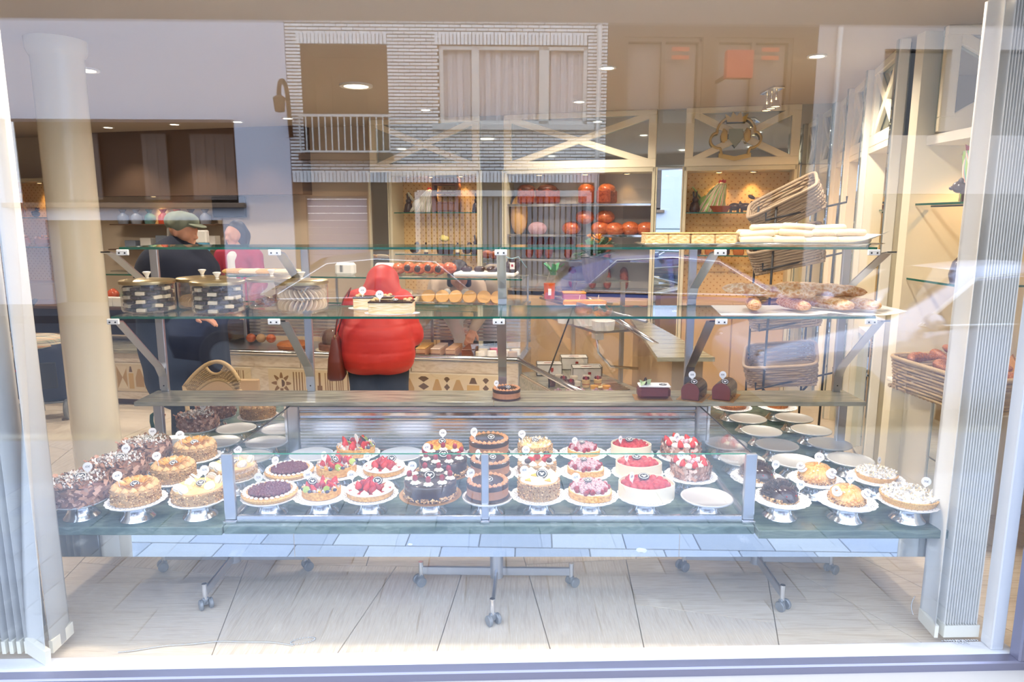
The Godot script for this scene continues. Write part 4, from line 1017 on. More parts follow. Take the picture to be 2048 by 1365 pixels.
		"nutcream":
			part("body", lathe([Vector2(0, 0), Vector2(0.084, 0), Vector2(0.085, 0.066), Vector2(0.08, 0.07), Vector2(0, 0.071)], 44), M.nut, t)
			crumbs(t, 0.0855, 0.002, 0.069, 760, nuts)
			part("cream_top", lathe([Vector2(0, 0.07), Vector2(0.078, 0.07), Vector2(0.074, 0.077), Vector2(0, 0.079)], 36, 0.02), M.cream1, t)
			for e in [[0.05, -0.03], [-0.03, -0.05], [0.02, -0.06], [-0.06, 0.0]]: part("cream_rosette", proto.rose, M.cream1, t, V(e[0], 0.076, e[1]), V(0, R(0, 6), 0), Vector3.ONE * 1.25)
			for e in [[-0.045, 0.055], [0.035, 0.058], [-0.02, 0.0]]: part("mango_triangle", slab(poly([-0.014, 0, 0.014, 0, 0, 0.02]), 0, 0.004), M.mango, t, V(e[0], 0.078, e[1]), V(-1.4, R(-0.5, 0.5), 0))
			for e in [[0.0, 0.06], [0.062, 0.02]]: part("meringue_shell", lathe([Vector2(0, 0), Vector2(0.018, 0.001), Vector2(0.014, 0.008), Vector2(0, 0.011)], 16), M.macaron, t, V(e[0], 0.082, e[1]), V(0.8, 0, 0.3))
			medal(t, V(0.012, 0.096, 0.02), 0.95, 0.0, 1.25); price(t, V(-0.055, 0.08, 0.035), 0.05, 0.1, 0)
		"rasp":
			var hs := []
			for i in 48: hs.append(1.0 + 0.13 * exp(-pow(angle_difference(TAU * i / 48.0, 0.75) / 0.35, 2)))
			part("crust", lathe([Vector2(0, 0), Vector2(0.084, 0), Vector2(0.0875, 0.003), Vector2(0.0875, 0.028), Vector2(0.082, 0.029), Vector2(0.08, 0.022), Vector2(0, 0.022)], 48, 0.0, 1.0, 1.0, hs), M.crustpale, t)
			part("white_cream", lathe([Vector2(0, 0.022), Vector2(0.083, 0.024), Vector2(0.083, 0.031), Vector2(0, 0.034)], 48, 0.0, 1.0, 1.0, hs), M.cream1, t)
			for i in 62:
				var a := i * 2.39996; var q := sqrt((i + 0.5) / 62.0); var r := 0.0775 * q
				part("raspberry", proto.rasp, M.raspsugar if (q < 0.8 or i % 3 == 0) else M.rasp, t, V(r * cos(a), 0.036 + 0.014 * (1.0 - q * q), r * sin(a)), V(R(-0.7, 0.7), R(0, 6), R(-0.7, 0.7)), Vector3.ONE * R(0.85, 1.05))
			medal(t, V(-0.01, 0.068, 0.005), 0.3, 0.0, 0.9); price(t, V(-0.055, 0.05, 0.025), 0.1, 0.15, 2)
		"ivory":
			var hs := []
			for i in 48: hs.append(1.0 + 0.1 * exp(-pow(angle_difference(TAU * i / 48.0, 0.35) / 0.4, 2)))
			part("white_chocolate_wall", lathe([Vector2(0, 0), Vector2(0.091, 0), Vector2(0.092, 0.002), Vector2(0.092, 0.056), Vector2(0.0885, 0.056), Vector2(0.0885, 0.044), Vector2(0, 0.044)], 48, 0.0, 1.12, 0.95, hs), M.ivory, t)
			for i in 44:
				var a := i * 2.39996; var r := 0.077 * sqrt((i + 0.5) / 44.0)
				var b := part("strawberry_dome", lump(V(0.0145, 0.013, 0.0145), 8), M.redgel, t, V(r * cos(a) * 1.12, 0.05, r * sin(a) * 0.95), V(R(-0.3, 0.3), R(0, 6), R(-0.3, 0.3)), Vector3.ONE * R(0.9, 1.1))
			medal(t, V(-0.005, 0.072, -0.01), 0.4, 0.1, 1.2); price(t, V(-0.055, 0.052, 0.035), 0.9, 0.05, 1)
		"pinkflake":
			part("body", lathe([Vector2(0, 0), Vector2(0.078, 0), Vector2(0.082, 0.02), Vector2(0.078, 0.048), Vector2(0, 0.052)], 36), M.milk2, t)
			var xs := []; var cs := []
			for i in 230:
				var a := R(0, TAU); var r := 0.081 + R(-0.002, 0.005)
				xs.append(Transform3D(Basis.from_euler(V(R(-0.5, 0.1), PI / 2 - a, R(-1.2, 1.2))), V(r * cos(a), R(0.0, 0.04), r * sin(a)))); cs.append(tinted([Color("b98a74"), Color("c99d88"), Color("a5745e"), Color("dcc2b4")]))
			scatter("chocolate_shards", proto.flake, M.nutbit, t, xs, cs)
			for p in ring(7, 0.055, 0.2): part("cream_ball", proto.ball, M.cream1, t, p + V(0, 0.058, 0), V(0, R(0, 6), 0), Vector3.ONE * 1.25)
			for p in ring(7, 0.062, 0.65): part("strawberry", proto.strawb, M.straw, t, p + V(0, 0.054, 0), V(R(-0.3, 0.5), R(0, 6), R(-0.3, 0.3)), Vector3.ONE * 1.05)
			for e in [[-0.01, 0.01], [0.012, -0.005], [0.0, 0.025], [0.02, 0.015]]: part("raspberry", proto.rasp, M.raspsugar, t, V(e[0], 0.064, e[1]))
			price(t, V(-0.045, 0.06, 0.02), 0.05, 0.1, 3)
		"hedgehog":
			part("body", lathe([Vector2(0, 0.002), Vector2(0.062, 0.002), Vector2(0.068, 0.012), Vector2(0.062, 0.035), Vector2(0.045, 0.053), Vector2(0.02, 0.061), Vector2(0, 0.062)], 44, 0.0, 0.92, 1.12), M.glaze, t)
			crumbs(t, 0.069, 0.0, 0.016, 380, nuts, "nut_crumbs", 0.005, 0.95)
			var xs := []; var cone := lathe([Vector2(0.0036, -0.004), Vector2(0.0026, 0.012), Vector2(0, 0.022)], 6)
			for i in 300:
				var a := R(PI * 0.8, PI * 2.2); var el := R(0.1, 1.5)
				var d := V(cos(el) * cos(a), sin(el), cos(el) * sin(a))
				if d.z > 0.3: continue
				var p := V(d.x * 0.062, d.y * 0.06, d.z * 0.074)
				var up := d.normalized(); var s := up.cross(V(0.3, 0.1, 1)).normalized()
				xs.append(Transform3D(Basis(s, up, s.cross(up)), p))
			scatter("chocolate_spines", cone, M.choc, t, xs)
			for s in [-1, 1]: part("eye", lump(V(0.003, 0.003, 0.003), 5), M.redgel, t, V(s * 0.021, 0.034, 0.066))
			part("nose", lump(V(0.005, 0.005, 0.005), 5), M.black, t, V(0, 0.017, 0.077))
			price(t, V(0.045, 0.035, 0.05), -0.2, -0.2, 3)
		"caramel":
			part("body", lathe([Vector2(0, 0.002), Vector2(0.06, 0.002), Vector2(0.068, 0.012), Vector2(0.064, 0.036), Vector2(0.048, 0.056), Vector2(0.02, 0.066), Vector2(0, 0.067)], 44, 0.02, 0.95, 1.1), M.caramel, t)
			crumbs(t, 0.069, 0.0, 0.02, 420, nuts, "nut_crumbs", 0.005)
			for e in [[-0.05, 0.045, 0.035, 0.5], [0.05, 0.04, 0.04, -0.4]]:
				var rings := []
				for i in 26: var f := i / 25.0; rings.append(V(0.012 * (1.2 - 0.4 * f) * cos(f * 13.0), f * 0.028, 0.012 * (1.2 - 0.4 * f) * sin(f * 13.0)))
				part("sugar_curl", pipe(rings, 0.0055, 8), M.sugar, t, V(e[0], e[1], e[2]), V(0.5, 0, e[3]))
			for i in 4: part("almond_snout", lump(V(0.008, 0.008, 0.012), 6), M.caramel, t, V(-0.018 + 0.012 * i, 0.02 + 0.006 * (i % 2), 0.068))
			price(t, V(0.005, 0.06, 0.01), 0.0, 0.0, 2)
		"almondtart":
			var fl := star(96, 32, 0.014)
			part("fluted_crust", lathe([Vector2(0, 0), Vector2(0.094, 0), Vector2(0.108, 0.028), Vector2(0.102, 0.029), Vector2(0, 0.022)], 96, 0.0, 1.0, 1.0, fl), M.crust, t)
			part("filling", lathe([Vector2(0, 0.024), Vector2(0.103, 0.026), Vector2(0.09, 0.036), Vector2(0, 0.044)], 40, 0.02), M.sugar, t)
			heap(t, 0.104, 0.028, 700, proto.chip, [Color("f8f7f6"), Color("efece8"), Color("eedcb4"), Color("f6f2ea")], "sugared_almonds", 0.02)
			price(t, V(0.06, 0.045, 0.0), -0.3, -0.1, 4)
		"oattart":
			part("fluted_crust", lathe([Vector2(0, 0), Vector2(0.06, 0), Vector2(0.07, 0.034), Vector2(0.066, 0.035), Vector2(0, 0.03)], 96, 0.0, 1.0, 1.0, star(96, 24, 0.02)), M.croiss, t)
			heap(t, 0.066, 0.032, 260, proto.chip, [Color("cfa468"), Color("e6c792"), Color("a87a42")], "seed_topping", 0.008)
		"browntart":
			part("body", lathe([Vector2(0, 0), Vector2(0.08, 0), Vector2(0.088, 0.02), Vector2(0.07, 0.04), Vector2(0, 0.05)], 36, 0.03), M.croiss, t)
			heap(t, 0.085, 0.006, 240, proto.chip, [Color("c98f4c"), Color("8c5728"), Color("e0b377")], "crumb_rim", 0.0)
	return t

func cakes():
	protos()
	proto.ballflat = lump(V(0.0105, 0.007, 0.007), 6); proto.ballcap = lathe([Vector2(0.0098, 0.0025), Vector2(0.0088, 0.0052), Vector2(0.005, 0.0074), Vector2(0, 0.008)], 12, 0.0, 1.0, 0.72)
	# left wing
	cake("flake", -1.752, -2.69, 0.5, "chocolate flake cake dusted white, frontmost on the counter's left wing", "the front chocolate flake cake")
	cake("mocha", -1.517, -2.677, 0.5, "coffee cream cake with rosettes and nut-coated side, front row of the left wing", "the front coffee rosette cake")
	cake("macaron", -1.272, -2.697, 0.35, "nut cake topped with white meringue shells, front row beside the glass case", "the front meringue cake")
	cake("flake", -1.726, -2.93, 0.5, "chocolate flake cake between the front one and the smallest by the column", "the middle chocolate flake cake", true, 0.98)
	cake("mocha", -1.481, -2.92, 0.6, "coffee rosette cake in the second row of the left wing", "the second-row coffee rosette cake")
	cake("flake", -1.742, -3.195, 0.5, "chocolate flake cake in the third row, nearest the cream column", "the third-row chocolate flake cake", true, 0.95)
	cake("mocha", -1.51, -3.2, 0.4, "coffee rosette cake in the third row of the left wing", "the third-row coffee rosette cake", true, 1.04)
	cake("macaron", -1.235, -2.95, 0.3, "meringue-topped nut cake half hidden behind the case's left corner post", "the meringue cake behind the corner post")
	cake("flake", -1.71, -3.68, 0.5, "chocolate flake cake under the marble shelf, beyond the empty plates", "the chocolate flake cake under the marble shelf", false, 0.9)
	cake("flake", -1.71, -3.92, 1.5, "rearmost chocolate flake cake, its top cut off by the marble shelf", "the rearmost chocolate flake cake", false, 0.9)
	cake("mocha", -1.46, -3.9, 1.4, "coffee rosette cake in the back row under the marble shelf", "the back-row coffee rosette cake", true, 1.05)
	cake("mocha", -1.22, -3.95, 0.9, "rearmost coffee rosette cake, mostly hidden beside the case's back post", "the rearmost coffee rosette cake", true, 1.0)
	var k := 0
	for p in [[-1.745, -3.44, "left column, before the under-shelf cake"], [-1.5, -3.44, "second column behind the third-row coffee cake"], [-1.5, -3.67, "second column before the back-row coffee cake"], [-1.255, -3.2, "next to the glass case's left side"], [-1.25, -3.43, "beside the case's left back post"], [-1.25, -3.66, "just behind the case's left back post"]]:
		stand(p[0], p[1], "", false); get_child(get_child_count() - 1).set_meta("label", "empty aluminium cake stand on the left wing, " + p[2])
	# in the case: three rows
	cake("cherry", -0.992, -2.72, 0.1, "dark cherry tart with sugared braided rim, front left in the glass case", "the front cherry tart")
	cake("fruit", -0.783, -2.73, 0.1, "small mixed fruit tart in the front row, right of the cherry tart", "the front fruit tart")
	cake("straw", -0.584, -2.735, 0.0, "strawberry tart with cream rosettes in the front row", "the front strawberry cream tart")
	cake("choc", -0.336, -2.735, 0.0, "dark glazed chocolate cake ringed with cream and raspberries, front row", "the front raspberry chocolate cake", false)
	cake("mousse", -0.1, -2.72, 0.0, "piped chocolate mousse cake behind the case's centre post, front row", "the front mousse cake", false)
	cake("nutcream", 0.109, -2.73, 0.0, "tall nut-coated cream cake with medallion, front row right of the centre post", "the nut-coated cream cake")
	cake("rasp", 0.319, -2.72, 0.0, "sugar-dusted raspberry tart in the front row of the case", "the front raspberry tart")
	cake("ivory", 0.545, -2.72, 0.0, "white chocolate walled cake filled with glossy strawberries, front row", "the front white chocolate cake", true, 1.06)
	stand(0.796, -2.71, "", false); get_child(get_child_count() - 1).set_meta("label", "empty aluminium cake stand at the front right corner of the glass case")
	cake("cherry", -0.991, -2.975, 0.8, "second cherry tart, behind the front one in the glass case", "the second cherry tart", true, 0.96)
	cake("fruit", -0.785, -2.99, 1.1, "mixed fruit tart in the middle row of the case", "the middle fruit tart", true, 1.12)
	cake("straw", -0.575, -3.0, 0.4, "strawberry cream tart in the middle row of the case", "the middle strawberry cream tart", true, 0.95)
	cake("choc", -0.31, -3.0, 0.4, "raspberry chocolate cake partly hidden behind the front one", "the second raspberry chocolate cake", false)
	cake("mousse", -0.098, -2.98, 0.5, "mousse cake in the middle row, between the other two mousse cakes", "the middle mousse cake", true, 1.02)
	cake("creamstraw", 0.112, -2.995, 0.0, "cream cake with strawberries and chocolate balls behind the nut-coated cake", "the strawberry cream cake")
	cake("rasp", 0.328, -2.99, 0.1, "raspberry tart in the middle row of the case", "the middle raspberry tart", true, 0.92)
	cake("ivory", 0.561, -2.985, 0.0, "white chocolate strawberry cake in the middle row", "the middle white chocolate cake", true, 0.95)
	cake("pinkflake", 0.79, -2.95, 0.0, "flaked chocolate cake with cream balls and strawberries above the empty stand", "the nearer flaked strawberry cake")
	stand(-0.97, -3.24, "", false); get_child(get_child_count() - 1).set_meta("label", "empty cake stand in the case's back row, left of the fruit tart")
	cake("fruit", -0.755, -3.25, 2.1, "mixed fruit tart in the back row before the aluminium shutter", "the back fruit tart", true, 1.16)
	stand(-0.534, -3.245, "", false); get_child(get_child_count() - 1).set_meta("label", "empty cake stand in the case's back row, right of the fruit tart")
	cake("crumble", -0.335, -3.25, 0.0, "orange crumble cake before the shutter, behind the raspberry chocolate cakes", "the orange crumble cake")
	cake("mousse", -0.112, -3.25, 0.2, "mousse cake in the back row with broad blue-glinting glaze", "the back mousse cake", true, 1.12)
	cake("almond", 0.112, -3.25, 0.0, "almond cream cake in the back row with silvery medallion", "the almond cream cake")
	cake("rasp", 0.344, -3.25, 0.3, "raspberry tart in the back row of the case", "the back raspberry tart", true, 0.85)
	cake("ivory", 0.572, -3.25, 0.0, "white chocolate strawberry cake in the back row", "the back white chocolate cake", true, 0.9)
	cake("pinkflake", 0.81, -3.215, 0.6, "flaked strawberry cake in the far right corner of the case", "the farther flaked strawberry cake", true, 1.08)
	# right wing
	cake("hedgehog", 1.09, -2.69, 0.25, "chocolate hedgehog cake with spines, front row right of the glass case", "the front hedgehog cake")
	cake("hedgehog", 1.075, -2.92, 0.3, "second hedgehog cake, half hidden by the case's right corner post", "the second hedgehog cake")
	cake("caramel", 1.345, -2.665, -0.1, "caramel domed cake with two white sugar curls, front row", "the front caramel cake")
	cake("caramel", 1.325, -2.9, -0.5, "caramel domed cake in the second row of the right wing", "the second caramel cake", true, 1.08)
	cake("almondtart", 1.592, -2.66, 0.0, "large almond tart with white sugared top at the counter's right front corner", "the front almond tart")
	cake("almondtart", 1.595, -2.92, 0.9, "smaller almond tart with white sugared top in the second row", "the second almond tart", true, 0.8)
	for p in [[1.09, -3.17, "beside the case's right glass side"], [1.33, -3.145, "directly behind the second caramel cake"], [1.6, -3.165, "directly behind the second almond tart"], [1.085, -3.41, "beside the case's right back post"], [1.335, -3.385, "fourth row, middle column"], [1.61, -3.405, "fourth row by the aluminium leg"], [1.34, -3.62, "fifth row, middle column"], [1.615, -3.64, "fifth row, outer column"], [1.345, -3.86, "sixth row, middle column"], [1.615, -3.875, "sixth row, outer column"]]:
		stand(p[0], p[1], "", false); get_child(get_child_count() - 1).set_meta("label", "empty aluminium cake stand on the right wing, " + p[2])
	cake("browntart", 1.33, -4.1, 0.0, "brown glazed tart at the back of the right wing, cut off by the marble shelf", "the brown glazed tart")
	cake("oattart", 1.605, -4.11, 0.0, "fluted seed tart at the far right back of the counter", "the seed tart")
# ---------------------------------------------------------------- what stands on the shelves above the case
func biscuits(n: int, mesh: Mesh, m: Material, label: String, group: String, places: Array):
	var first: Node3D
	for i in n:
		var x: Transform3D = places[i]
		if first == null:
			first = solo("biscuit", mesh, m, label, "biscuit", x.origin, 0.0, group); first.transform = x
		else:
			var c := dup(first, x.origin); c.transform = x

func goods():
	# biscuit jars on the lower glass shelf
	var y := 1.2185
	var wall := lathe([Vector2(0, 0.001), Vector2(0.1, 0.0015), Vector2(0.114, 0.006), Vector2(0.119, 0.018), Vector2(0.119, 0.135), Vector2(0.116, 0.135), Vector2(0.116, 0.02), Vector2(0.111, 0.01), Vector2(0.1, 0.006), Vector2(0, 0.0055)], 44)
	var lid := lathe([Vector2(0.116, 0.136), Vector2(0.1225, 0.136), Vector2(0.1235, 0.14), Vector2(0.1225, 0.15), Vector2(0.118, 0.153), Vector2(0.06, 0.159), Vector2(0, 0.16)], 44)
	var knob := lathe([Vector2(0, 0.159), Vector2(0.009, 0.159), Vector2(0.0075, 0.168), Vector2(0.012, 0.178), Vector2(0.0185, 0.187), Vector2(0.0185, 0.19), Vector2(0.012, 0.192), Vector2(0, 0.193)], 20)
	var stem := lathe([Vector2(0, 0.158), Vector2(0.0085, 0.158), Vector2(0.008, 0.167), Vector2(0, 0.167)], 14)
	var jars := [[-1.735, -3.33, "glass jar of dark chocolate-dipped biscuits, leftmost on the lower glass shelf"], [-1.535, -3.475, "glass jar of pale almond thins, behind the two leftmost front jars"], [-1.385, -3.29, "glass jar of chocolate fingers with pale ends, second front jar from the left"], [-1.19, -3.47, "half-empty glass jar of nut biscuits between the two front jars"], [-0.995, -3.31, "glass jar packed with pink cream wafers, rightmost of the jars"]]
	for j in jars.size():
		var t := thing("biscuit_jar", jars[j][2], "jar", V(jars[j][0], y, jars[j][1]), 0.0, "glass biscuit jars on the shelf")
		part("glass_wall", wall, M.jarglass, t); part("lid", lid, M.brass, t); part("knob", knob, M.white, t); part("knob_stem", stem, M.brass, t)
		var c := V(jars[j][0], y + 0.007, jars[j][1]); var pl := []
		match j:
			0, 2:
				for lay in 6:
					for i in 13:
						var a := TAU * i / 13.0 + lay * 0.24
						pl.append(Transform3D(Basis(Vector3.UP, -a + PI / 2 + R(-0.2, 0.2)) * Basis(V(0, 0, 1), R(-0.12, 0.12)), c + V(0.094 * cos(a), 0.011 + lay * 0.0195, 0.094 * sin(a))))
				var bm := box(V(0.043, 0.016, 0.03), 0.004)
				var dark := []; var pale := []
				for i in pl.size():
					if (i * 7 + i / 13) % 3 == 0: pale.append(pl[i])
					else: dark.append(pl[i])
				biscuits(dark.size(), bm, M.biscdark, ["dark chocolate-coated biscuit inside the leftmost glass jar", "", "dark chocolate-coated finger inside the second front glass jar"][j], "dark biscuits in the %s jar" % ["leftmost", "", "second"][j], dark)
				biscuits(pale.size(), box(V(0.04, 0.0165, 0.032), 0.002), M.finger, ["pale biscuit edge showing among dark ones inside the leftmost jar", "", "pale biscuit end showing among dark fingers inside the second front jar"][j], "pale biscuits in the %s jar" % ["leftmost", "", "second"][j], pale)
			1, 4:
				var disc := lathe([Vector2(0, 0), Vector2(0.026, 0), Vector2(0.029, 0.002), Vector2(0.028, 0.006), Vector2(0, 0.0065)], 18)
				for lay in (2 if j == 4 else 1):
					for i in 28:
						var a := TAU * i / 28.0
						var tl := 1.15 if lay == 0 else -1.05
						pl.append(Transform3D(Basis(Vector3.UP, -a + PI / 2) * Basis(V(0, 0, 1), tl) , c + V(0.086 * cos(a), 0.032 + lay * 0.047, 0.086 * sin(a))))
				for i in 8: pl.append(Transform3D(Basis.from_euler(V(R(-0.2, 0.2), R(0, 6), R(-0.2, 0.2))), c + V(R(-0.06, 0.06), 0.108 + 0.0008 * i if j == 4 else 0.072, R(-0.06, 0.06))))
				biscuits(pl.size(), disc, M.cookiepink if j == 4 else M.cookie, "round pale biscuit stacked aslant inside the rightmost glass jar" if j == 4 else "thin round golden biscuit inside the jar behind the front ones", "round biscuits in the %s jar" % ("rightmost" if j == 4 else "second back"), pl)
			3:
				for i in 34: var a := R(0, TAU); var r := 0.085 * sqrt(R(0.1, 1)); pl.append(Transform3D(Basis.from_euler(V(R(-0.5, 0.5), R(0, 6), R(-0.5, 0.5))), c + V(r * cos(a), 0.012 + R(0, 0.05) * (1.0 if cos(a) > 0 else 0.5), r * sin(a))))
				biscuits(pl.size(), lump(V(0.022, 0.008, 0.016), 7, 0.3, 4), M.croiss, "lumpy nut biscuit lying in the half-empty glass jar", "nut biscuits in the half-empty jar", pl)
	# two sponge slices with chocolate tops
	for e in [[-0.565, -3.27, 0.205, "nearer layered sponge bar with chocolate top on a white paper oval"], [-0.685, -3.46, 0.19, "farther layered sponge bar with chocolate top behind the nearer one"]]:
		var t := thing("layer_cake", e[3], "cake", V(e[0], y, e[1]), 0.0, "layered sponge bars")
		part("paper_oval", lathe([Vector2(0, 0), Vector2(0.065, 0), Vector2(0.067, 0.0015), Vector2(0, 0.0015)], 60, 0.01, 1.95, 1.0), M.paper, t)
		part("sponge", box(V(e[2], 0.052, 0.09), 0.003, V(0, 0.028, 0)), M.sponge, t)
		part("chocolate_top", box(V(e[2] + 0.003, 0.007, 0.093), 0.002, V(0, 0.0555, 0)), M.glaze, t)
		var blob := lump(V(0.011, 0.008, 0.009), 7)
		for sx in [-1, 1]:
			for q in [[0.0, 0.03], [-0.018, 0.0], [0.0, -0.03]]: part("cream_drop", blob, M.cookie, t, V(sx * (e[2] / 2 - 0.02) + sx * q[0], 0.064, q[1]))
		medal(t, V(0.02, 0.064, 0.015), 0.4, 0.2, 0.8); price(t, V(-0.05, 0.055, 0.03), 0.1, 0.0, 1)
	# trays on the top shelf
	var ty := 1.5315
	for e in [[0.83, 0.23, "shallow steel tray holding the puff pastry blocks on the top shelf"], [1.355, 0.34, "shallow steel tray holding the pile of sugared fingers on the top shelf"]]:
		var t := thing("steel_tray", e[2], "tray", V(e[0], ty, -3.325))
		var w: float = e[1]
		var rings := []
		for s in [[0.9, 0.0, 0.9], [1.0, 0.008, 1.0], [1.06, 0.013, 1.1], [1.06, 0.015, 1.1], [0.97, 0.01, 0.95], [0.88, 0.002, 0.86]]:
			var r := []
			for i in 40:
				var a := TAU * i / 40.0; var ca := cos(a); var sa := sin(a)
				r.append(V(w * s[0] * signf(ca) * pow(absf(ca), 0.35), s[1], 0.125 * s[2] * signf(sa) * pow(absf(sa), 0.35)))
			rings.append(r)
		part("dish", loft(rings), M.chrome, t)
	var pf := box(V(0.105, 0.055, 0.1), 0.008, V(0, 0.0275, 0))
	for i in 4:
		var o := solo("puff_pastry", pf, M.puff, "%s block of flaky puff pastry on the left steel tray" % ["leftmost", "second", "third", "rightmost"][i], "pastry", V(0.665 + i * 0.108, ty + 0.003, -3.3 - 0.012 * (i % 2)), R(-0.06, 0.06), "puff pastry blocks")
		part("golden_lid", box(V(0.107, 0.006, 0.102), 0.003, V(0, 0.056, 0)), M.crust, o)
	var pp := thing("baking_paper", "white baking paper under the sugared fingers, curling up at the right", "paper", V(1.36, ty + 0.0025, -3.325))
	var st := begin(); st.set_smooth_group(0)
	var G := []
	for i in 14:
		var row := []
		for k in 6: var u := i / 13.0 * 2 - 1; var v := k / 5.0 * 2 - 1; row.append(V(u * 0.345, 0.002 + 0.05 * pow(maxf(0, u - 0.55) / 0.45, 1.4) + 0.016 * pow(maxf(0, absf(v) - 0.6) / 0.4, 1.3), v * 0.125))
		G.append(row)
	for i in 13:
		for k in 5: quad(st, G[i][k], G[i][k + 1], G[i + 1][k + 1], G[i + 1][k])
	part("sheet", done(st), M.parch, pp)
	var fg := lathe([Vector2(0, -0.078), Vector2(0.009, -0.077), Vector2(0.0155, -0.07), Vector2(0.017, -0.04), Vector2(0.0165, 0.0), Vector2(0.017, 0.04), Vector2(0.0155, 0.07), Vector2(0.009, 0.077), Vector2(0, 0.078)], 12, 0.03)
	var lays := [[0.021, [1.12, 1.275, 1.43, 1.56], 5], [0.051, [1.14, 1.29, 1.445, 1.56], 4], [0.078, [1.19, 1.34, 1.5], 2]]
	var fst: Node3D; var nth := 0
	for l in lays:
		for k in l[2]:
			for x in l[1]:
				var z: float = -3.325 + (k - (l[2] - 1) / 2.0) * 0.036
				var at := V(x + R(-0.025, 0.025), ty + 0.006 + l[0], z)
				var lb := "sugar-dusted finger pastry in the pile on the right steel tray"
				if fst == null: fst = solo("finger_pastry", fg, M.finger, lb, "pastry", at, 0.0, "sugared finger pastries")
				else: fst = dup(fst, at)
				fst.rotation = V(0, R(-0.22, 0.22), PI / 2 + R(-0.08, 0.08)); fst.position.y += R(-0.003, 0.006); nth += 1
	# loaves on paper, right end of the lower shelf
	var np := thing("baking_paper", "white baking paper under the baguettes on the lower glass shelf", "paper", V(1.38, y + 0.0005, -3.4))
	var s2 := begin(); s2.set_smooth_group(0); G = []
	for i in 18:
		var row := []
		for k in 6: var u := i / 17.0; var v := k / 5.0; row.append(V(-0.42 + 0.85 * u + 0.06 * (1 - v) * (1 - u), 0.001 + 0.012 * exp(-pow((u - 0.6) / 0.07, 2)) * v + 0.02 * pow(maxf(0, u - 0.88) / 0.12, 1.5), -0.17 + 0.39 * v))
		G.append(row)
	for i in 17:
		for k in 5: quad(s2, G[i][k], G[i][k + 1], G[i + 1][k + 1], G[i + 1][k])
	part("sheet", done(s2), M.parch, np)
	for e in [[1.155, -3.34, 0.3, -3.39, 0.034, true, "short pale loaf pointing at the window, leftmost under the baguettes"], [1.345, -3.33, 0.26, -2.94, 0.03, true, "short pale loaf pointing at the window, second from left under the baguettes"], [1.51, -3.34, 0.3, -2.67, 0.034, false, "short golden loaf under the baguettes, third from left"], [1.635, -3.35, 0.3, -2.6, 0.033, false, "short golden loaf at the right end under the baguettes"]]:
		solo("loaf", loaf(e[2], e[4], 0), M.breadpale if e[5] else M.bread, e[6], "bread", V(e[0], y + 0.012 + e[4] * 0.82, e[1]), e[3] + PI / 2, "short loaves on paper")
	var bg := solo("baguette", loaf(0.44, 0.037, 1), M.bread, "floury baguette lying across the short loaves, nearer and on the left", "bread", V(1.225, y + 0.098, -3.33), -0.12, "baguettes on the lower shelf"); bg.rotation.z = -0.06
	var b2 := dup(bg, V(1.505, y + 0.097, -3.42), -0.18, "floury baguette lying across the short loaves, farther and on the right"); b2.rotation.z = -0.05
	# on the grey marble shelf
	var my := 0.7575
	var mc := dup(proto["cake mousse"], V(-0.028, my, -3.46), 0.2, "small mousse cake alone on the grey marble shelf, before the middle post"); mc.scale = V(0.82, 0.8, 0.82)
	var lf := thing("chocolate_loaf", "rectangular chocolate cake with white icing and green leaves on the marble shelf", "cake", V(0.72, my, -3.47), -0.05)
	part("card", box(V(0.19, 0.002, 0.12), 0.0, V(-0.005, 0.001, 0)), M.goldboard, lf)
	part("body", box(V(0.165, 0.062, 0.085), 0.016, V(0, 0.033, 0)), mat(Color("6b3536"), 0.35), lf)
	part("icing", box(V(0.16, 0.008, 0.083), 0.004, V(0.002, 0.066, 0)), M.sugar, lf)
	var lp := shard(0.03, 0.045)
	for e in [[-0.07, 0.02, 0.8], [-0.045, -0.01, -0.9], [-0.03, 0.0, 0.2]]: part("marzipan_leaf", lp, mat(Color("b6cfa5"), 0.6), lf, V(e[0], 0.068, e[1]), V(0.5, e[2] * 2.0, e[2]))
	part("chocolate_petal", lump(V(0.009, 0.022, 0.012), 7), M.choc, lf, V(-0.043, 0.086, 0.01))
	medal(lf, V(0.045, 0.0705, 0.01), 0.1)
	var lg: Node3D
	for e in [[0.93, "left one of two chocolate roulade logs with a price tag on the marble shelf"], [1.085, "right one of two chocolate roulade logs with a price tag on the marble shelf"]]:
		if lg == null:
			lg = thing("chocolate_log", e[1], "cake", V(e[0], my, -3.48), -0.5, "chocolate roulade logs")
			part("card", box(V(0.13, 0.002, 0.19), 0.0, V(0, 0.001, 0)), M.goldboard, lg)
			var arch := PackedVector2Array()
			for i in 13: var a := PI * i / 12.0; arch.append(Vector2(0.047 * cos(a), 0.044 + 0.045 * sin(a)))
			arch.append(Vector2(-0.044, 0.002)); arch.append(Vector2(0.044, 0.002))
			part("body", slab(arch, -0.085, 0.075), M.choc, lg)
			var a2 := PackedVector2Array()
			for p in arch: a2.append(Vector2(p.x * 0.96, 0.003 + p.y * 0.96))
			part("cut_face", slab(a2, 0.075, 0.082), mat(Color("6e3430"), 0.4), lg)
			heap(lg, 0.05, 0.003, 90, proto.chip, [Color("8a5a40"), Color("a87452")], "chocolate_crumbs", 0.0)
			medal(lg, V(0.012, 0.094, 0.06), 0.9, 0.5); price(lg, V(-0.005, 0.085, 0.03), 0.5, 0.0, 1)
		else: dup(lg, V(e[0], my, -3.48), -0.5, e[1])

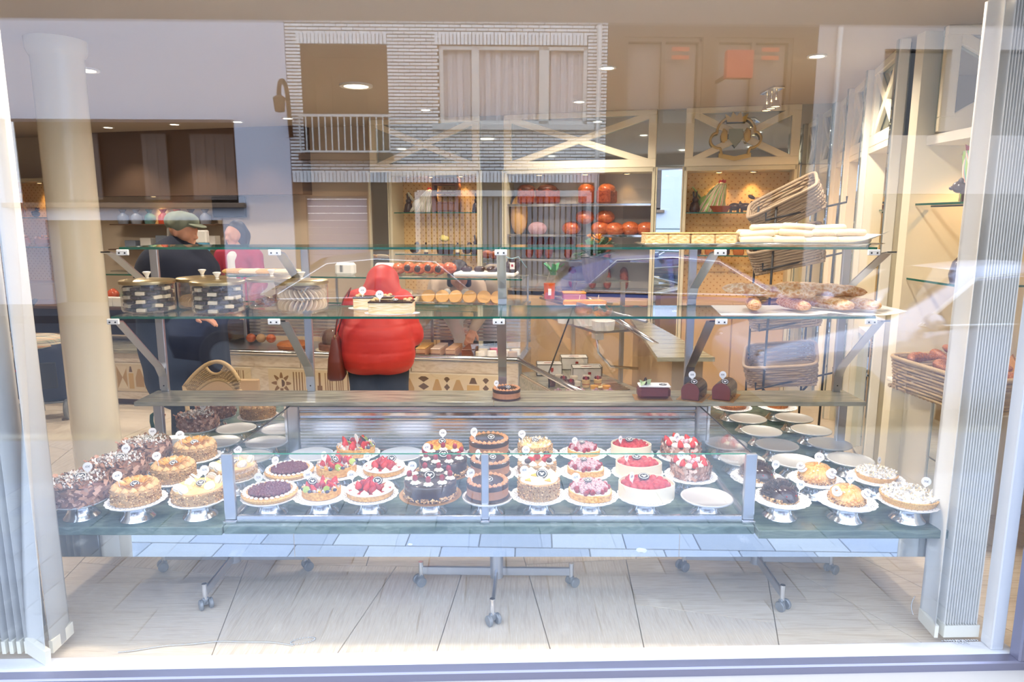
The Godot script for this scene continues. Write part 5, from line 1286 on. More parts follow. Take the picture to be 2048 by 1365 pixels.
func loaf(L: float, r: float, slashes: int) -> ArrayMesh:
	var rings := []; var n := 28; var m := 18
	var f := FastNoiseLite.new(); f.seed = 5; f.frequency = 9.0
	for i in n + 1:
		var t := i / float(n) * 2 - 1; var w := r * pow(maxf(0.0, 1 - pow(absf(t), 4.5)), 0.5) * (1.0 - 0.12 * t * t) + 0.0008
		var ring := []
		for k in m:
			var a := TAU * k / m; var q := w * (1.0 + 0.03 * f.get_noise_2d(t * 0.6, a * 0.05))
			var yy := q * sin(a) * (0.85 if sin(a) > 0 else 0.8)
			if slashes and sin(a) > 0.35:
				var ph := fposmod(t * 2.2 + 0.25 * cos(a), 1.0)
				yy += r * 0.09 * (sin(ph * PI) - 0.5) * sin(a)
			ring.append(V(t * L / 2, yy, q * cos(a)))
		rings.append(ring)
	return loft(rings)
# ---------------------------------------------------------------- the back wall: niches, mirrors, lattice
var SX := Transform3D(Basis(Vector3.UP, -0.1496), Vector3(0.065, 0, -5.6))    # along the back service counter, z to the customers
var GX := Transform3D(Basis(Vector3.UP, -1.2165), Vector3(0.065, 0, -5.6))    # along its right wing, x towards the window
var RX := Transform3D(Basis(Vector3.UP, -1.850), Vector3(2.85, 0, -6.35))     # along the right wall towards the window

func spot(parent: Node3D, at: Vector3, aim: Vector3, e: float, angle := 38.0):
	var f := part("spot_lamp", lathe([Vector2(0, -0.006), Vector2(0.028, -0.006), Vector2(0.028, 0), Vector2(0, 0)], 16), M.glowwarm, parent, at)
	part("lamp_ring", lathe([Vector2(0.028, -0.009), Vector2(0.04, -0.008), Vector2(0.041, 0), Vector2(0.028, 0)], 18), M.chrome, f)
	var l := SpotLight3D.new(); l.name = "lamp"; parent.add_child(l, true)
	l.position = at + V(0, -0.02, 0); l.basis = Basis.looking_at(aim, V(0, 0, 1))
	l.spot_angle = angle; l.spot_angle_attenuation = 0.7; l.light_color = Color(1.0, 0.78, 0.5); l.light_energy = e * 0.4; l.light_size = 0.03; l.spot_range = 20; l.spot_attenuation = 2; l.shadow_enabled = true

func lattice(u0: float, u1: float, y0: float, y1: float, x: Transform3D, label: String):
	var t := thing("lattice_transom", label, "transom", Vector3.ZERO, 0.0, "lattice transoms"); t.transform = x
	part("mirror_back", span(u0, y0, -0.05, u1, y1, -0.035), M.mirrorsoft, t)
	var b := 0.075
	for e in [[u0, y0, u1, y0 + b], [u0, y1 - 0.05, u1, y1], [u0, y0 + b, u0 + b, y1 - 0.05], [u1 - b, y0 + b, u1, y1 - 0.05]]: part("frame_bar", span(e[0], e[1], -0.035, e[2], e[3], 0.0, 0.004), M.cream, t)
	var c := V((u0 + u1) / 2, (y0 + y1) / 2, -0.018); var dx := u1 - u0 - b; var dy := y1 - y0 - b; var L := sqrt(dx * dx + dy * dy) - 0.03
	for s in [-1, 1]: part("cross_bar", box(V(L, 0.06, 0.03), 0.004), M.cream, t, c + V(0, 0, 0.001 * s), V(0, 0, s * atan2(dy, dx)))

func mirror_strip(u0: float, u1: float, x: Transform3D, label: String, y1 := 2.14, off := 0.0):
	var t := thing("wall_mirror", label, "mirror"); t.transform = x
	part("mirror", span((u0 - u1) / 2, 0.02, -0.008, (u1 - u0) / 2, y1, 0.0), M.mirror, t, V((u0 + u1) / 2, 0, -0.022), V(0, off, 0))
	for u in [u0, u1]: part("edge_strip", span(u - 0.006, 0.02, -0.03, u + 0.006, y1, 0.0), M.jamb, t)

func niche(u0: float, u1: float, called: String, label: String, polka: bool, shelves: Array, x: Transform3D, lamps: Array, e := 1.0) -> Node3D:
	var t := thing(called, label, "shelf unit"); t.transform = x
	part("back_panel", span(u0, 0.0, -0.33, u1, 2.14, -0.31), M.polka if polka else M.wallgrey, t)
	for u in [u0 + 0.015, u1 - 0.015]: part("side_board", span(u - 0.015, 0.0, -0.31, u + 0.015, 2.14, 0.0, 0.003), M.jamb, t)
	part("top_board", span(u0, 2.1, -0.31, u1, 2.138, 0.0), M.jamb, t)
	part("lower_cupboard", span(u0 + 0.03, 0.0, -0.31, u1 - 0.03, 0.9, -0.02), M.cabinet, t)
	var n := 2
	for i in n: part("cupboard_door", span(u0 + 0.035 + i * (u1 - u0 - 0.06) / n, 0.04, -0.02, u0 + 0.025 + (i + 1) * (u1 - u0 - 0.06) / n, 0.88, -0.004, 0.003), M.cabinet, t)
	for s in shelves:
		if polka:
			part("glass_board", span(u0 + 0.03, s - 0.008, -0.31, u1 - 0.03, s, -0.05), M.shelfglass, t)
			part("glass_edge", span(u0 + 0.03, s - 0.009, -0.05, u1 - 0.03, s + 0.001, -0.046), M.edge, t)
		else:
			part("steel_board", span(u0 + 0.03, s - 0.018, -0.31, u1 - 0.03, s, -0.03, 0.004), M.alu, t)
			part("front_rail", span(u0 + 0.03, s - 0.022, -0.03, u1 - 0.03, s + 0.004, -0.022, 0.004), M.chrome, t)
	for u in lamps: spot(t, V(u, 2.1, -0.2), V(0, -1, -0.28).normalized(), e)
	return t

func back_wall():
	M.glowwarm = lit(Color(1.0, 0.86, 0.6), 6.0)
	var poly1 := niche(0.205, 1.18, "display_niche", "warm lit niche with dotted wallpaper behind the red-coated customer", true, [1.729, 1.3], BX, [0.605, 0.915], 0.35)
	niche(1.43, 2.9, "bread_rack", "grey bread shelves with steel rails in the middle of the back wall", false, [1.806, 1.509, 1.266, 0.97], BX, [1.75, 2.212, 2.62], 0.14)
	niche(3.16, 4.15, "display_niche", "warm lit niche with dotted wallpaper at the right end of the back wall", true, [1.721, 1.324], BX, [3.48, 3.787], 0.45)
	niche(-5.7, -4.15, "display_niche", "dotted wallpaper niche at the far left, behind the cream column", true, [1.683, 1.33], BX, [-5.0, -4.45], 0.5)
	mirror_strip(-0.02, 0.195, BX, "narrow wall mirror left of the first dotted niche")
	mirror_strip(1.19, 1.42, BX, "narrow wall mirror between the dotted niche and the bread shelves")
	mirror_strip(2.91, 3.15, BX, "bright narrow wall mirror right of the bread shelves", 2.14, -0.035)
	mirror_strip(4.16, 4.44, BX, "wall mirror in the right back corner")
	lattice(0.0, 1.18, 2.14, CEIL, BX, "cream lattice over mirror above the left dotted niche")
	lattice(1.43, 2.9, 2.14, CEIL, BX, "cream lattice over mirror above the bread shelves")
	lattice(3.16, 4.15, 2.14, CEIL, BX, "cream lattice over mirror with the golden crest, above the right niche")
	for e in [[1.18, 1.43], [2.9, 3.16], [4.15, 4.45]]:
		var s := struct("wall_back", span(e[0] + 0.001, 2.145, -0.05, e[1] - 0.001, CEIL, -0.03), M.mirrorsoft); s.transform = BX
	# golden crest
	var cr := thing("golden_crest", "golden heraldic crest with crown and scrolls on the right lattice", "emblem"); cr.transform = BX * Transform3D(Basis(), V(3.6, 2.4, 0.03))
	var gold := mat(Color("c9ac62"), 0.4, 0.5)
	part("shield", slab(poly([-0.06, 0.06, 0.06, 0.06, 0.065, -0.02, 0.0, -0.1, -0.065, -0.02]), 0, 0.006), mat(Color("8f9a8e"), 0.5), cr)
	part("crown", slab(poly([-0.08, 0.12, 0.08, 0.12, 0.1, 0.19, 0.05, 0.16, 0.035, 0.21, 0.0, 0.17, -0.035, 0.21, -0.05, 0.16, -0.1, 0.19]), 0, 0.008), gold, cr)
	for s in [-1, 1]:
		var w := []
		for i in 30: var f := i / 29.0; w.append(V(s * (0.09 + 0.11 * sin(f * PI) + 0.02 * sin(f * 14.0)), 0.13 - 0.3 * f + 0.02 * cos(f * 14.0), 0.005))
		part("scroll", pipe(w, 0.012, 6), gold, cr)
		part("supporter", lump(V(0.03, 0.06, 0.006), 7, 0.5, 3), gold, cr, V(s * 0.1, 0.0, 0.006))
	part("ribbon", slab(poly([-0.14, -0.15, 0.0, -0.18, 0.14, -0.15, 0.14, -0.19, 0.0, -0.22, -0.14, -0.19]), 0, 0.006), gold, cr)
	# bulkhead, shelves of sweets on the left
	struct("ceiling", span(-4.1, 1.93, -0.42, -0.9, CEIL, -0.2), M.bulkhead).transform = BX
	var bl := thing("wall_spotlight", "small round lamp under the bulkhead over the shelf of sweets", "light"); bl.transform = BX
	spot(bl, V(-2.9, 1.93, -0.28), V(0, -1, -0.2).normalized(), 0.5)
	for s in [[-3.45, -2.0, 1.605, "upper wall shelf with bags of bright sweets"], [-3.5, -1.9, 1.31, "lower wall shelf with small white boxes"]]:
		var sh := solo("wall_shelf", span(s[0], s[2] - 0.012, -0.4, s[1], s[2], -0.16), M.brown, s[3], "shelf"); sh.transform = BX
	var bag := lathe([Vector2(0, 0), Vector2(0.055, 0), Vector2(0.062, 0.04), Vector2(0.06, 0.09), Vector2(0.02, 0.13), Vector2(0.045, 0.17), Vector2(0.0, 0.16)], 14, 0.06)
	var cs := [Color("8d93a0"), Color("9aa0ad"), Color("5f8a86"), Color("d4573a"), Color("e08a5c"), Color("76685c"), Color("8a8f9c")]
	for i in 7: solo("sweet_bag", bag, mat(cs[i], 0.25), ["grey bag of sweets at the left end of the upper wall shelf", "second grey bag of sweets on the upper wall shelf", "teal bag of sweets left of the red one", "red bag of sweets on the upper wall shelf", "orange bag of sweets right of the red one", "brown bag of sweets on the upper wall shelf", "grey bag of sweets behind the capped man"][i], "sweets", BX * V(-3.35 + i * 0.19, 1.606, -0.27), 0.0, "bags of sweets")
	for i in 6: solo("white_box", box(V(0.15, 0.1 + 0.03 * (i % 3), 0.1), 0.004, V(0, 0.05 + 0.015 * (i % 3), 0)), M.white if i % 2 else mat(Color("8a97ab"), 0.5), ["short grey-blue box at the left end of the lower wall shelf", "medium white box, second on the lower wall shelf", "tall grey-blue box on the lower wall shelf", "short white box in the middle of the lower wall shelf", "medium grey-blue box on the lower wall shelf near the capped man", "tall white box at the right end of the lower wall shelf"][i], "box", BX * V(-3.25 + i * 0.22, 1.311, -0.28), BTURN, "boxes on the lower wall shelf")
	solo("wall_screen", span(-0.22, -0.12, 0, 0.22, 0.12, 0.04, 0.01), M.black, "black screen under the bulkhead behind the capped man", "screen", BX * V(-1.95, 1.8, -0.38), BTURN)
	# far left niche: hen and glass bowls of golden sweets
	hen(BX * V(-4.85, 1.684, -0.16), 0.4, "cellophane-wrapped hen with orange ribbons in the far left niche", [Color("e0a13c"), Color("d97a3a"), Color("e9cf9a")], 1.1)
	figure(BX * V(-4.5, 1.684, -0.15), "duck", "dark chocolate figure beside the hen in the far left niche")
	var bowl := lathe([Vector2(0, 0), Vector2(0.05, 0.0), Vector2(0.085, 0.04), Vector2(0.08, 0.09), Vector2(0.06, 0.105), Vector2(0.0, 0.106)], 20)
	for e in [[-4.75, "left glass bowl of amber sweets in the far left niche"], [-4.45, "right glass bowl of amber sweets in the far left niche"]]:
		var o := thing("sweet_bowl", e[1], "bowl", BX * V(e[0], 1.331, -0.15)); part("bowl", bowl, mat(Color("d98f45"), 0.1), o)
		heap(o, 0.07, 0.1, 40, lump(V(0.014, 0.012, 0.014), 5), [Color("e8a552"), Color("f2c98a")], "sweets", 0.03)
	# chocolate on the left dotted niche
	figure(BX * V(0.35, 1.73, -0.17), "rabbit", "dark chocolate rabbit at the left end of the left niche's top shelf")
	hen(BX * V(0.52, 1.73, -0.18), 0.3, "hen of pale ribbons on the left niche's top shelf", [Color("dcd7cc"), Color("c9c9b4"), Color("e6dcd0")], 0.85)
	figure(BX * V(1.1, 1.73, -0.17), "rabbit", "dark chocolate rabbit at the right end of the left niche's top shelf")
	var dr := thing("chocolate_dresser", "brown chocolate dresser with open shelves standing on the left niche's top shelf", "chocolate", BX * V(0.76, 1.73, -0.2), BTURN)
	for s in [-1, 1]:
		part("side", slab(poly([-0.012, 0, 0.012, 0, 0.02, 0.1, 0.005, 0.18, 0.018, 0.26, 0.0, 0.37, -0.012, 0.3]), -0.05, 0.05), M.milk, dr, V(s * 0.13, 0, 0))
	for y in [0.02, 0.1, 0.2, 0.285]: part("shelf_board", box(V(0.26, 0.018, 0.09), 0.003), M.milk, dr, V(0, y, 0))
	part("drawer_front", box(V(0.26, 0.07, 0.012), 0.003), M.milk, dr, V(0, 0.055, 0.045))
	part("top_board", box(V(0.29, 0.05, 0.1), 0.006), M.milk, dr, V(0, 0.325, 0))
	var bk := thing("ribboned_basket", "chocolate basket with yellow ribbon on the left niche's lower shelf", "chocolate", BX * V(0.75, 1.301, -0.16), BTURN)
	part("basket", lathe([Vector2(0, 0), Vector2(0.08, 0), Vector2(0.1, 0.1), Vector2(0.09, 0.1), Vector2(0, 0.02)], 20, 0.03), M.choc, bk)
	part("ribbon", lump(V(0.05, 0.03, 0.03), 7, 0.6, 5), mat(Color("e8d97c"), 0.5), bk, V(0, 0.16, 0.02))
	var kk := 0
	for e in [[0.42, "duck"], [0.55, "bottle"], [0.9, "bottle"], [1.0, "duck"], [1.1, "rabbit"]]:
		figure(BX * V(e[0], 1.301, -0.13), e[1], "dark chocolate %s on the left niche's lower shelf, %s the basket" % [["duckling", "bottle", "bottle", "duckling", "rabbit"][kk], ["far left of", "just left of", "just right of", "right of", "farthest right of"][kk]]); kk += 1
	# right dotted niche
	figure(BX * V(3.27, 1.722, -0.15), "rabbit", "dark chocolate rabbit at the left end of the right niche's shelf")
	hen(BX * V(3.44, 1.722, -0.2), -0.3, "hen of green and pink ribbons with red comb in the right niche", [Color("9cc27a"), Color("e9e4da"), Color("e7b7a8"), Color("c9dfae")], 1.0)
	var bn := 0
	for e in [[3.5, "chocolate basket before the ribbon hen in the right niche"], [3.86, "chocolate basket with a little lamb's head, under the right niche's spotlight"]]:
		var o := thing("chocolate_basket", e[1], "chocolate", BX * V(e[0], 1.722, -0.1), BTURN)
		part("basket", lathe([Vector2(0, 0), Vector2(0.05, 0), Vector2(0.085, 0.06), Vector2(0.075, 0.06), Vector2(0, 0.02)], 24, 0.05, 1.2, 0.7), mat(Color("8a4320"), 0.2), o)
		if bn == 1:
			part("head", lump(V(0.035, 0.045, 0.035), 8), mat(Color("c8a684"), 0.4), o, V(-0.03, 0.095, 0))
			for s in [-1, 1]: part("ear", lump(V(0.035, 0.018, 0.012), 6), M.choc, o, V(-0.03 + s * 0.055, 0.14, 0), V(0, 0, s * 0.5))
		bn += 1
	for i in 2: figure(BX * V(3.63 + i * 0.1, 1.722, -0.12), "pig", "dark chocolate piglet in the right niche, %s of the two" % ["left", "right"][i])
	hen(BX * V(4.07, 1.722, -0.17), 0.5, "small ribbon hen beside the right niche's right edge", [Color("d9d2c8"), Color("a9c39a")], 0.8)
	for i in 6: solo("cookie_packet", box(V(0.1, 0.07, 0.06), 0.01, V(0, 0.035, 0)), M.croiss if i % 2 else M.biscdark, "small dark packet in the row on the right niche's lower shelf", "packet", BX * V(3.3 + i * 0.13, 1.325, -0.15), BTURN, "packets on the right niche's lower shelf")
	# bread
	var tin := thing("tin_loaf", "dark crusted tin loaf at the left end of the top bread shelf", "bread", BX * V(1.62, 1.807, -0.17), BTURN + 0.2, "tin loaves")
	part("crumb_body", box(V(0.17, 0.15, 0.22), 0.02, V(0, 0.075, 0)), M.breaddark, tin); part("domed_crust", lump(V(0.093, 0.055, 0.115), 9, 0.1), M.croissdark, tin, V(0, 0.145, 0))
	dup(tin, BX * V(1.84, 1.807, -0.17), BTURN - 0.5, "dark crusted tin loaf, second from left on the top bread shelf")
	var t3 := thing("tin_loaf", "glossy tin loaf left of the brightest one on the top bread shelf", "bread", BX * V(2.23, 1.807, -0.17), BTURN + 0.1, "tin loaves")
	part("crumb_body", box(V(0.15, 0.14, 0.2), 0.02, V(0, 0.07, 0)), M.breaddark, t3); part("domed_crust", lump(V(0.085, 0.06, 0.105), 9, 0.1), M.bun, t3, V(0, 0.14, 0))
	dup(t3, BX * V(2.43, 1.807, -0.17), BTURN - 0.3, "glossy tin loaf shining under the lamp on the top bread shelf")
	var bun := lump(V(0.095, 0.07, 0.095), 12, 0.06)
	var bx0: Node3D
	var lb := ["glossy round loaf behind the flowers, left of the heap", "glossy round loaf on top of the heap, left", "glossy round loaf on top of the heap, right", "glossy round loaf under the right upper one", "glossy round loaf in the middle of the second bread shelf's right half", "glossy round loaf, second from the right edge of the bread shelves", "glossy round loaf at the right edge of the bread shelves"]
	var bp := [[2.08, 0.06, -0.2], [2.22, 0.17, -0.17], [2.42, 0.17, -0.17], [2.38, 0.06, -0.15], [2.52, 0.05, -0.13], [2.67, 0.06, -0.15], [2.82, 0.055, -0.15]]
	for i in 7:
		if bx0 == null: bx0 = solo("round_loaf", bun, M.bun, lb[i], "bread", BX * V(bp[i][0], 1.51 + bp[i][1], bp[i][2]), 0.0, "glossy round loaves")
		else: dup(bx0, BX * V(bp[i][0], 1.51 + bp[i][1], bp[i][2]), i, lb[i])
	solo("tall_loaf", lump(V(0.09, 0.2, 0.09), 10, 0.05), M.crust, "tall pale domed loaf at the left end of the second bread shelf", "bread", BX * V(1.55, 1.7, -0.16), 0.0)
	solo("sugared_bun", bun, M.raspsugar, "speckled round bun next to the tall pale loaf", "bread", BX * V(1.74, 1.565, -0.16), 0.0)
	var ll := loaf(0.24, 0.05, 1); var l0: Node3D
	var lp := [[1.66, 1.266], [1.76, 1.266], [1.86, 1.266], [2.06, 1.266], [2.34, 1.266], [2.44, 1.266], [2.1, 0.97], [2.3, 0.97], [2.45, 0.97], [2.62, 0.97]]
	var ln := ["leftmost of three brown loaves leaning on the third bread shelf", "middle of three brown loaves leaning on the third bread shelf", "rightmost of three brown loaves leaning on the third bread shelf", "brown loaf leaning alone before the flower pot's shadow", "left golden loaf leaning right of the flower pot", "right golden loaf leaning right of the flower pot", "reddish loaf at the left of the bottom bread shelf", "second reddish loaf on the bottom bread shelf", "third reddish loaf on the bottom bread shelf", "reddish loaf beside the right edge of the bottom bread shelf"]
	for i in 10:
		if l0 == null: l0 = solo("leaning_loaf", ll, M.breaddark, ln[i], "bread", Vector3.ZERO, 0.0, "leaning loaves")
		else: l0 = dup(l0, Vector3.ZERO, 0.0, ln[i])
		l0.transform = BX * Transform3D(Basis.from_euler(V(-0.5, 0, 0)) * Basis(V(0, 0, 1), PI / 2 + (0.1 if i > 3 else -0.05)), V(lp[i][0], lp[i][1] + 0.11, -0.2))

# a hen made of ribbons
func hen(at: Vector3, turn: float, label: String, cols: Array, sc: float):
	var t := thing("ribbon_hen", label, "ornament", at, BTURN + turn); t.scale = V(sc, sc, sc)
	part("body", lump(V(0.12, 0.085, 0.085), 10), mat(cols[0], 0.7), t, V(-0.03, 0.085, 0))
	part("neck", pipe([V(0.0, 0.1, 0), V(0.045, 0.18, 0), V(0.07, 0.25, 0), V(0.075, 0.28, 0)], [0.08, 0.058, 0.036, 0.012], 12), mat(cols[1], 0.7), t)
	for c in cols.size():
		var st := begin(); st.set_smooth_group(0)
		for i in 16:
			var a := TAU * (i + c / float(cols.size())) / 16.0; var p := []
			for k in 9:
				var f := k / 8.0; var r := lerpf(0.034, 0.1, pow(f, 0.75)) + 0.006 * sin(i * 3.0 + k)
				p.append(V(lerpf(0.072, -0.04, f) + r * cos(a) * (1.0 + 0.45 * f), 0.268 - 0.262 * pow(f, 1.15), r * sin(a)))
			tube(st, p, 0.0085, 5, true, 0.5)
		part("ribbon_strand", done(st), mat(cols[c], 0.6), t).set_meta("kind", "stuff")
	for i in 5: part("tail_ribbon", pipe([V(-0.1, 0.11, 0), V(-0.16, 0.16 + 0.01 * i, 0.02 * (i - 2)), V(-0.19, 0.21 + 0.008 * i, 0.026 * (i - 2))], 0.013, 6, true, 0.5), mat(cols[i % cols.size()], 0.7), t)
	part("comb", slab(poly([-0.03, 0, 0.03, 0, 0.035, 0.03, 0.018, 0.02, 0.008, 0.036, -0.006, 0.022, -0.024, 0.032]), -0.006, 0.006), mat(Color("c22a2a"), 0.6), t, V(0.075, 0.274, 0))
	part("beak", lathe([Vector2(0.01, 0), Vector2(0, 0.025)], 8), mat(Color("d9a03a"), 0.5), t, V(0.1, 0.25, 0), V(0, 0, -PI / 2))

func figure(at: Vector3, kind: String, label: String, sc := 1.0, turn := 0.0):
	var t := thing("chocolate_" + kind, label, "chocolate", at, BTURN + turn); t.scale = V(sc, sc, sc)
	var m: Material = M.choc
	match kind:
		"rabbit":
			part("body", lathe([Vector2(0, 0), Vector2(0.045, 0), Vector2(0.05, 0.03), Vector2(0.04, 0.08), Vector2(0.025, 0.1), Vector2(0, 0.102)], 16, 0.03), m, t)
			part("head", lump(V(0.03, 0.03, 0.032), 8), m, t, V(0.005, 0.118, 0.008))
			for s in [-1, 1]: part("ear", lump(V(0.009, 0.038, 0.012), 6), m, t, V(s * 0.013, 0.165, -0.004), V(-0.15, 0, -s * 0.12))
			for s in [-1, 1]: part("paw", lump(V(0.016, 0.014, 0.024), 6), m, t, V(s * 0.025, 0.012, 0.04))
		"duck":
			part("body", lump(V(0.05, 0.04, 0.04), 9), m, t, V(0, 0.042, 0)); part("head", lump(V(0.026, 0.026, 0.026), 8), m, t, V(0.03, 0.1, 0)); part("tail", lump(V(0.02, 0.014, 0.014), 6), m, t, V(-0.052, 0.06, 0)); part("beak", lump(V(0.016, 0.006, 0.012), 6), mat(Color("d98a3a"), 0.4), t, V(0.06, 0.096, 0))
		"bottle":
			part("body", lathe([Vector2(0, 0), Vector2(0.022, 0), Vector2(0.022, 0.06), Vector2(0.009, 0.085), Vector2(0.009, 0.12), Vector2(0, 0.12)], 14), m, t); part("label_band", lathe([Vector2(0.0225, 0.018), Vector2(0.0228, 0.018), Vector2(0.0228, 0.05), Vector2(0.0225, 0.05)], 14), M.cream, t)
		"pig":
			part("body", lump(V(0.055, 0.036, 0.036), 9), m, t, V(0, 0.052, 0)); part("head", lump(V(0.028, 0.027, 0.028), 8), m, t, V(0.055, 0.064, 0)); part("snout", lump(V(0.012, 0.01, 0.011), 6), m, t, V(0.082, 0.06, 0))
			for a in [-0.032, 0.032]:
				for b in [-0.018, 0.018]: part("leg", rod(0.011, 0.03, 8), m, t, V(a, 0.0, b))
			for s in [-1, 1]: part("ear", lump(V(0.01, 0.014, 0.005), 5), m, t, V(0.05, 0.09, s * 0.018))

# ---------------------------------------------------------------- the right wall
func woven(parent: Node, w: float, d: float, h: float, m: Material, step := 0.017):     # an open woven box, base centre at the origin
	var n := 44; var P := func_loop(w, d, n); var st := begin(); st.set_smooth_group(0)
	var rows := int(h / step)
	for j in rows:
		var p := []
		for i in n + 1:
			var q: Vector3 = P[i % n]; var out := q.normalized()
			p.append(q * (1.0 + 0.06 * j / rows) + V(0, step * (j + 0.5), 0) + out * 0.006 * (1 if (i + j) % 2 else -1))
		tube(st, p, step * 0.48, 5, false)
	part("woven_wall", done(st), m, parent)
	var s2 := begin()
	for i in range(0, n, 2): bx(s2, V(P[i].x * 1.03, h / 2, P[i].z * 1.03), V(0.007, h, 0.007))
	part("stakes", done(s2), m, parent).set_meta("kind", "stuff")
	var rim := []
	for i in n + 1: rim.append(P[i % n] * 1.07 + V(0, h, 0))
	part("rim", pipe(rim, 0.012, 8), m, parent)
	var s3 := begin()
	var k := int(d / 0.03)
	for i in k: tube(s3, [V(-w / 2, 0.006, -d / 2 + (i + 0.5) * d / k), V(w / 2, 0.006, -d / 2 + (i + 0.5) * d / k)], 0.012, 5)
	part("woven_base", done(s3), m, parent).set_meta("kind", "stuff")

func func_loop(w: float, d: float, n: int) -> Array:
	var o := []
	for i in n:
		var a := TAU * (i + 0.5) / n; var ca := cos(a); var sa := sin(a)
		o.append(V(w / 2 * signf(ca) * pow(absf(ca), 0.3), 0, d / 2 * signf(sa) * pow(absf(sa), 0.3)))
	return o

func right_wall():
	# bays between posts, running from the back corner towards the window
	var bays := [[0.06, 0.62], [0.7, 1.32], [1.42, 2.16]]
	var kk := 0
	for b in bays:
		var t := thing("wall_bay", ["narrow wall bay next to the back corner, mostly behind the wicker baskets", "middle wall bay with chocolate figures on a glass board", "wall bay behind the pale green post, holding chocolate figures"][kk], "shelf unit"); t.transform = RX
		part("back_panel", span(b[0], 0, -0.42, b[1], 2.14, -0.4), M.cream, t)
		part("far_side", span(b[0] - 0.015, 0, -0.4, b[0] + 0.015, 2.14, 0.0), M.cream, t)
		part("near_side", span(b[1] - 0.015, 0, -0.4, b[1] + 0.015, 2.14, 0.0), M.cream, t)
		part("top_board", span(b[0], 2.1, -0.4, b[1], 2.138, 0.0), M.cream, t)
		spot(t, V((b[0] + b[1]) / 2, 2.1, -0.2), V(0, -1, -0.2).normalized(), 0.6, 50)
		for y in [1.72, 1.33]:
			part("glass_board", span(b[0] + 0.02, y - 0.008, -0.39, b[1] - 0.02, y, -0.1), M.shelfglass, t)
			part("glass_edge", span(b[0] + 0.02, y - 0.009, -0.1, b[1] - 0.02, y + 0.001, -0.096), M.edge, t)
		part("lower_door", span(b[0] + 0.02, 0.03, -0.06, b[1] - 0.02, 0.86, -0.04), M.mirrorsoft, t)
		part("door_rail", span(b[0] + 0.02, 0.86, -0.3, b[1] - 0.02, 0.9, -0.03), M.creamlight, t)
		kk += 1
		lattice(b[0], b[1], 2.14, CEIL, RX, ["cream lattice over mirror above the corner bay", "cream lattice over mirror above the middle wall bay", "cream lattice over mirror above the bay behind the green post"][kk - 1])
	var pl := ["slim post in the right back corner", "dull grey metal-edged post between the corner and middle bays", "blue-grey post between the middle bay and the nearest bay", "pale green glass-edged post reaching the ceiling, right of the baguettes"]
	kk = 0
	for u in [0.02, 0.66, 1.37, 2.24]:
		var p := thing("wall_post", pl[kk], "post"); p.transform = RX
		part("post", span(u - 0.035, 0, -0.02, u + 0.035, CEIL, 0.035, 0.004), M.creamlight, p)
		part("mirror_edge", span(u - 0.02, 0, 0.036, u + 0.02, CEIL, 0.044), M.mirrorsoft, p); kk += 1
	# wall return that faces the window, with glass boards, cupboard doors and the bread basket
	struct("wall_return", span(2.24, 0.0, -4.1, 3.6, CEIL, -4.02), M.cream)
	var cd := thing("wall_cupboard", "cream wall cupboard with pale glass doors under the croissant basket", "cupboard")
	part("carcass", span(2.32, 0.0, -4.018, 3.2, 0.7, -3.75), M.creamlight, cd)
	for i in 3:
		part("stile", span(2.3, 0.0, -3.745 + i * 0.22 - 0.02, 2.325, 0.72, -3.745 + i * 0.22 + 0.02, 0.003), M.creamlight, cd)
	for i in 2:
		part("glass_door", span(2.31, 0.36, -3.72 + i * 0.22, 2.318, 0.71, -3.55 + i * 0.22), M.mirrorsoft, cd)
		part("glass_door", span(2.31, 0.02, -3.72 + i * 0.22, 2.318, 0.35, -3.55 + i * 0.22), M.mirrorsoft, cd)
	part("ledge", span(2.2, 0.725, -4.018, 3.2, 0.745, -3.22, 0.004), M.creamlight, cd)
	lattice(0.02, 0.9, 2.12, CEIL, Transform3D(Basis(Vector3.UP, -0.12), V(2.27, 0, -3.9)), "large cream lattice over mirror at the top right, nearest the window")
	var rh := thing("wall_soffit", "soffit over the nearest right glass boards, its unseen lamp lighting the cream wall", "soffit"); part("board", span(2.3, 2.06, -4.015, 3.3, 2.11, -3.1), M.creamlight, rh)
	spot(rh, V(2.62, 2.06, -3.72), V(-0.05, -1, -0.15).normalized(), 1.1, 60)  # lamp out of view, set to light the cream return wall
	for e in [[1.742, 2.27, "upper glass board on the near right wall carrying the ribbon hen"], [1.325, 2.26, "lower glass board on the near right wall carrying chocolate rabbits"]]:
		var g := thing("glass_board", e[2], "shelf"); part("pane", span(e[1], e[0] - 0.01, -4.015, 3.2, e[0], -3.55), M.shelfglass, g)
		part("green_edge", boxes([[V((e[1] + 3.2) / 2, e[0] - 0.005, -3.548), V(3.2 - e[1], 0.011, 0.004)], [V(e[1], e[0] - 0.005, -3.78), V(0.004, 0.011, 0.46)]]), M.edge, g)
		part("support", span(2.35, e[0] - 0.02, -4.0, 2.37, e[0] - 0.011, -3.6), M.dark, g)
	hen(V(2.46, 1.743, -3.72), 2.75, "tall hen of green, blue and pink ribbons with red comb at the right", [Color("a9cf6a"), Color("7fb8b4"), Color("eab4a8"), Color("efe9d6")], 0.98)
	figure(V(2.335, 1.743, -3.62), "pig", "milk chocolate pig on the upper glass board before the tall ribbon hen", 1.15, 2.9)
	figure(V(2.5, 1.743, -3.6), "rabbit", "dark chocolate rabbit half hidden behind the window's right blind", 1.3)
	figure(V(2.37, 1.326, -3.68), "rabbit", "chocolate rabbit with upright ears, left on the lower glass board", 1.35, 0.5)
	figure(V(2.44, 1.326, -3.6), "rabbit", "chocolate rabbit in front on the lower glass board", 1.2, -0.4)
	figure(V(2.5, 1.326, -3.7), "bottle", "dark chocolate bottle with band behind the rabbits at the right", 1.5)
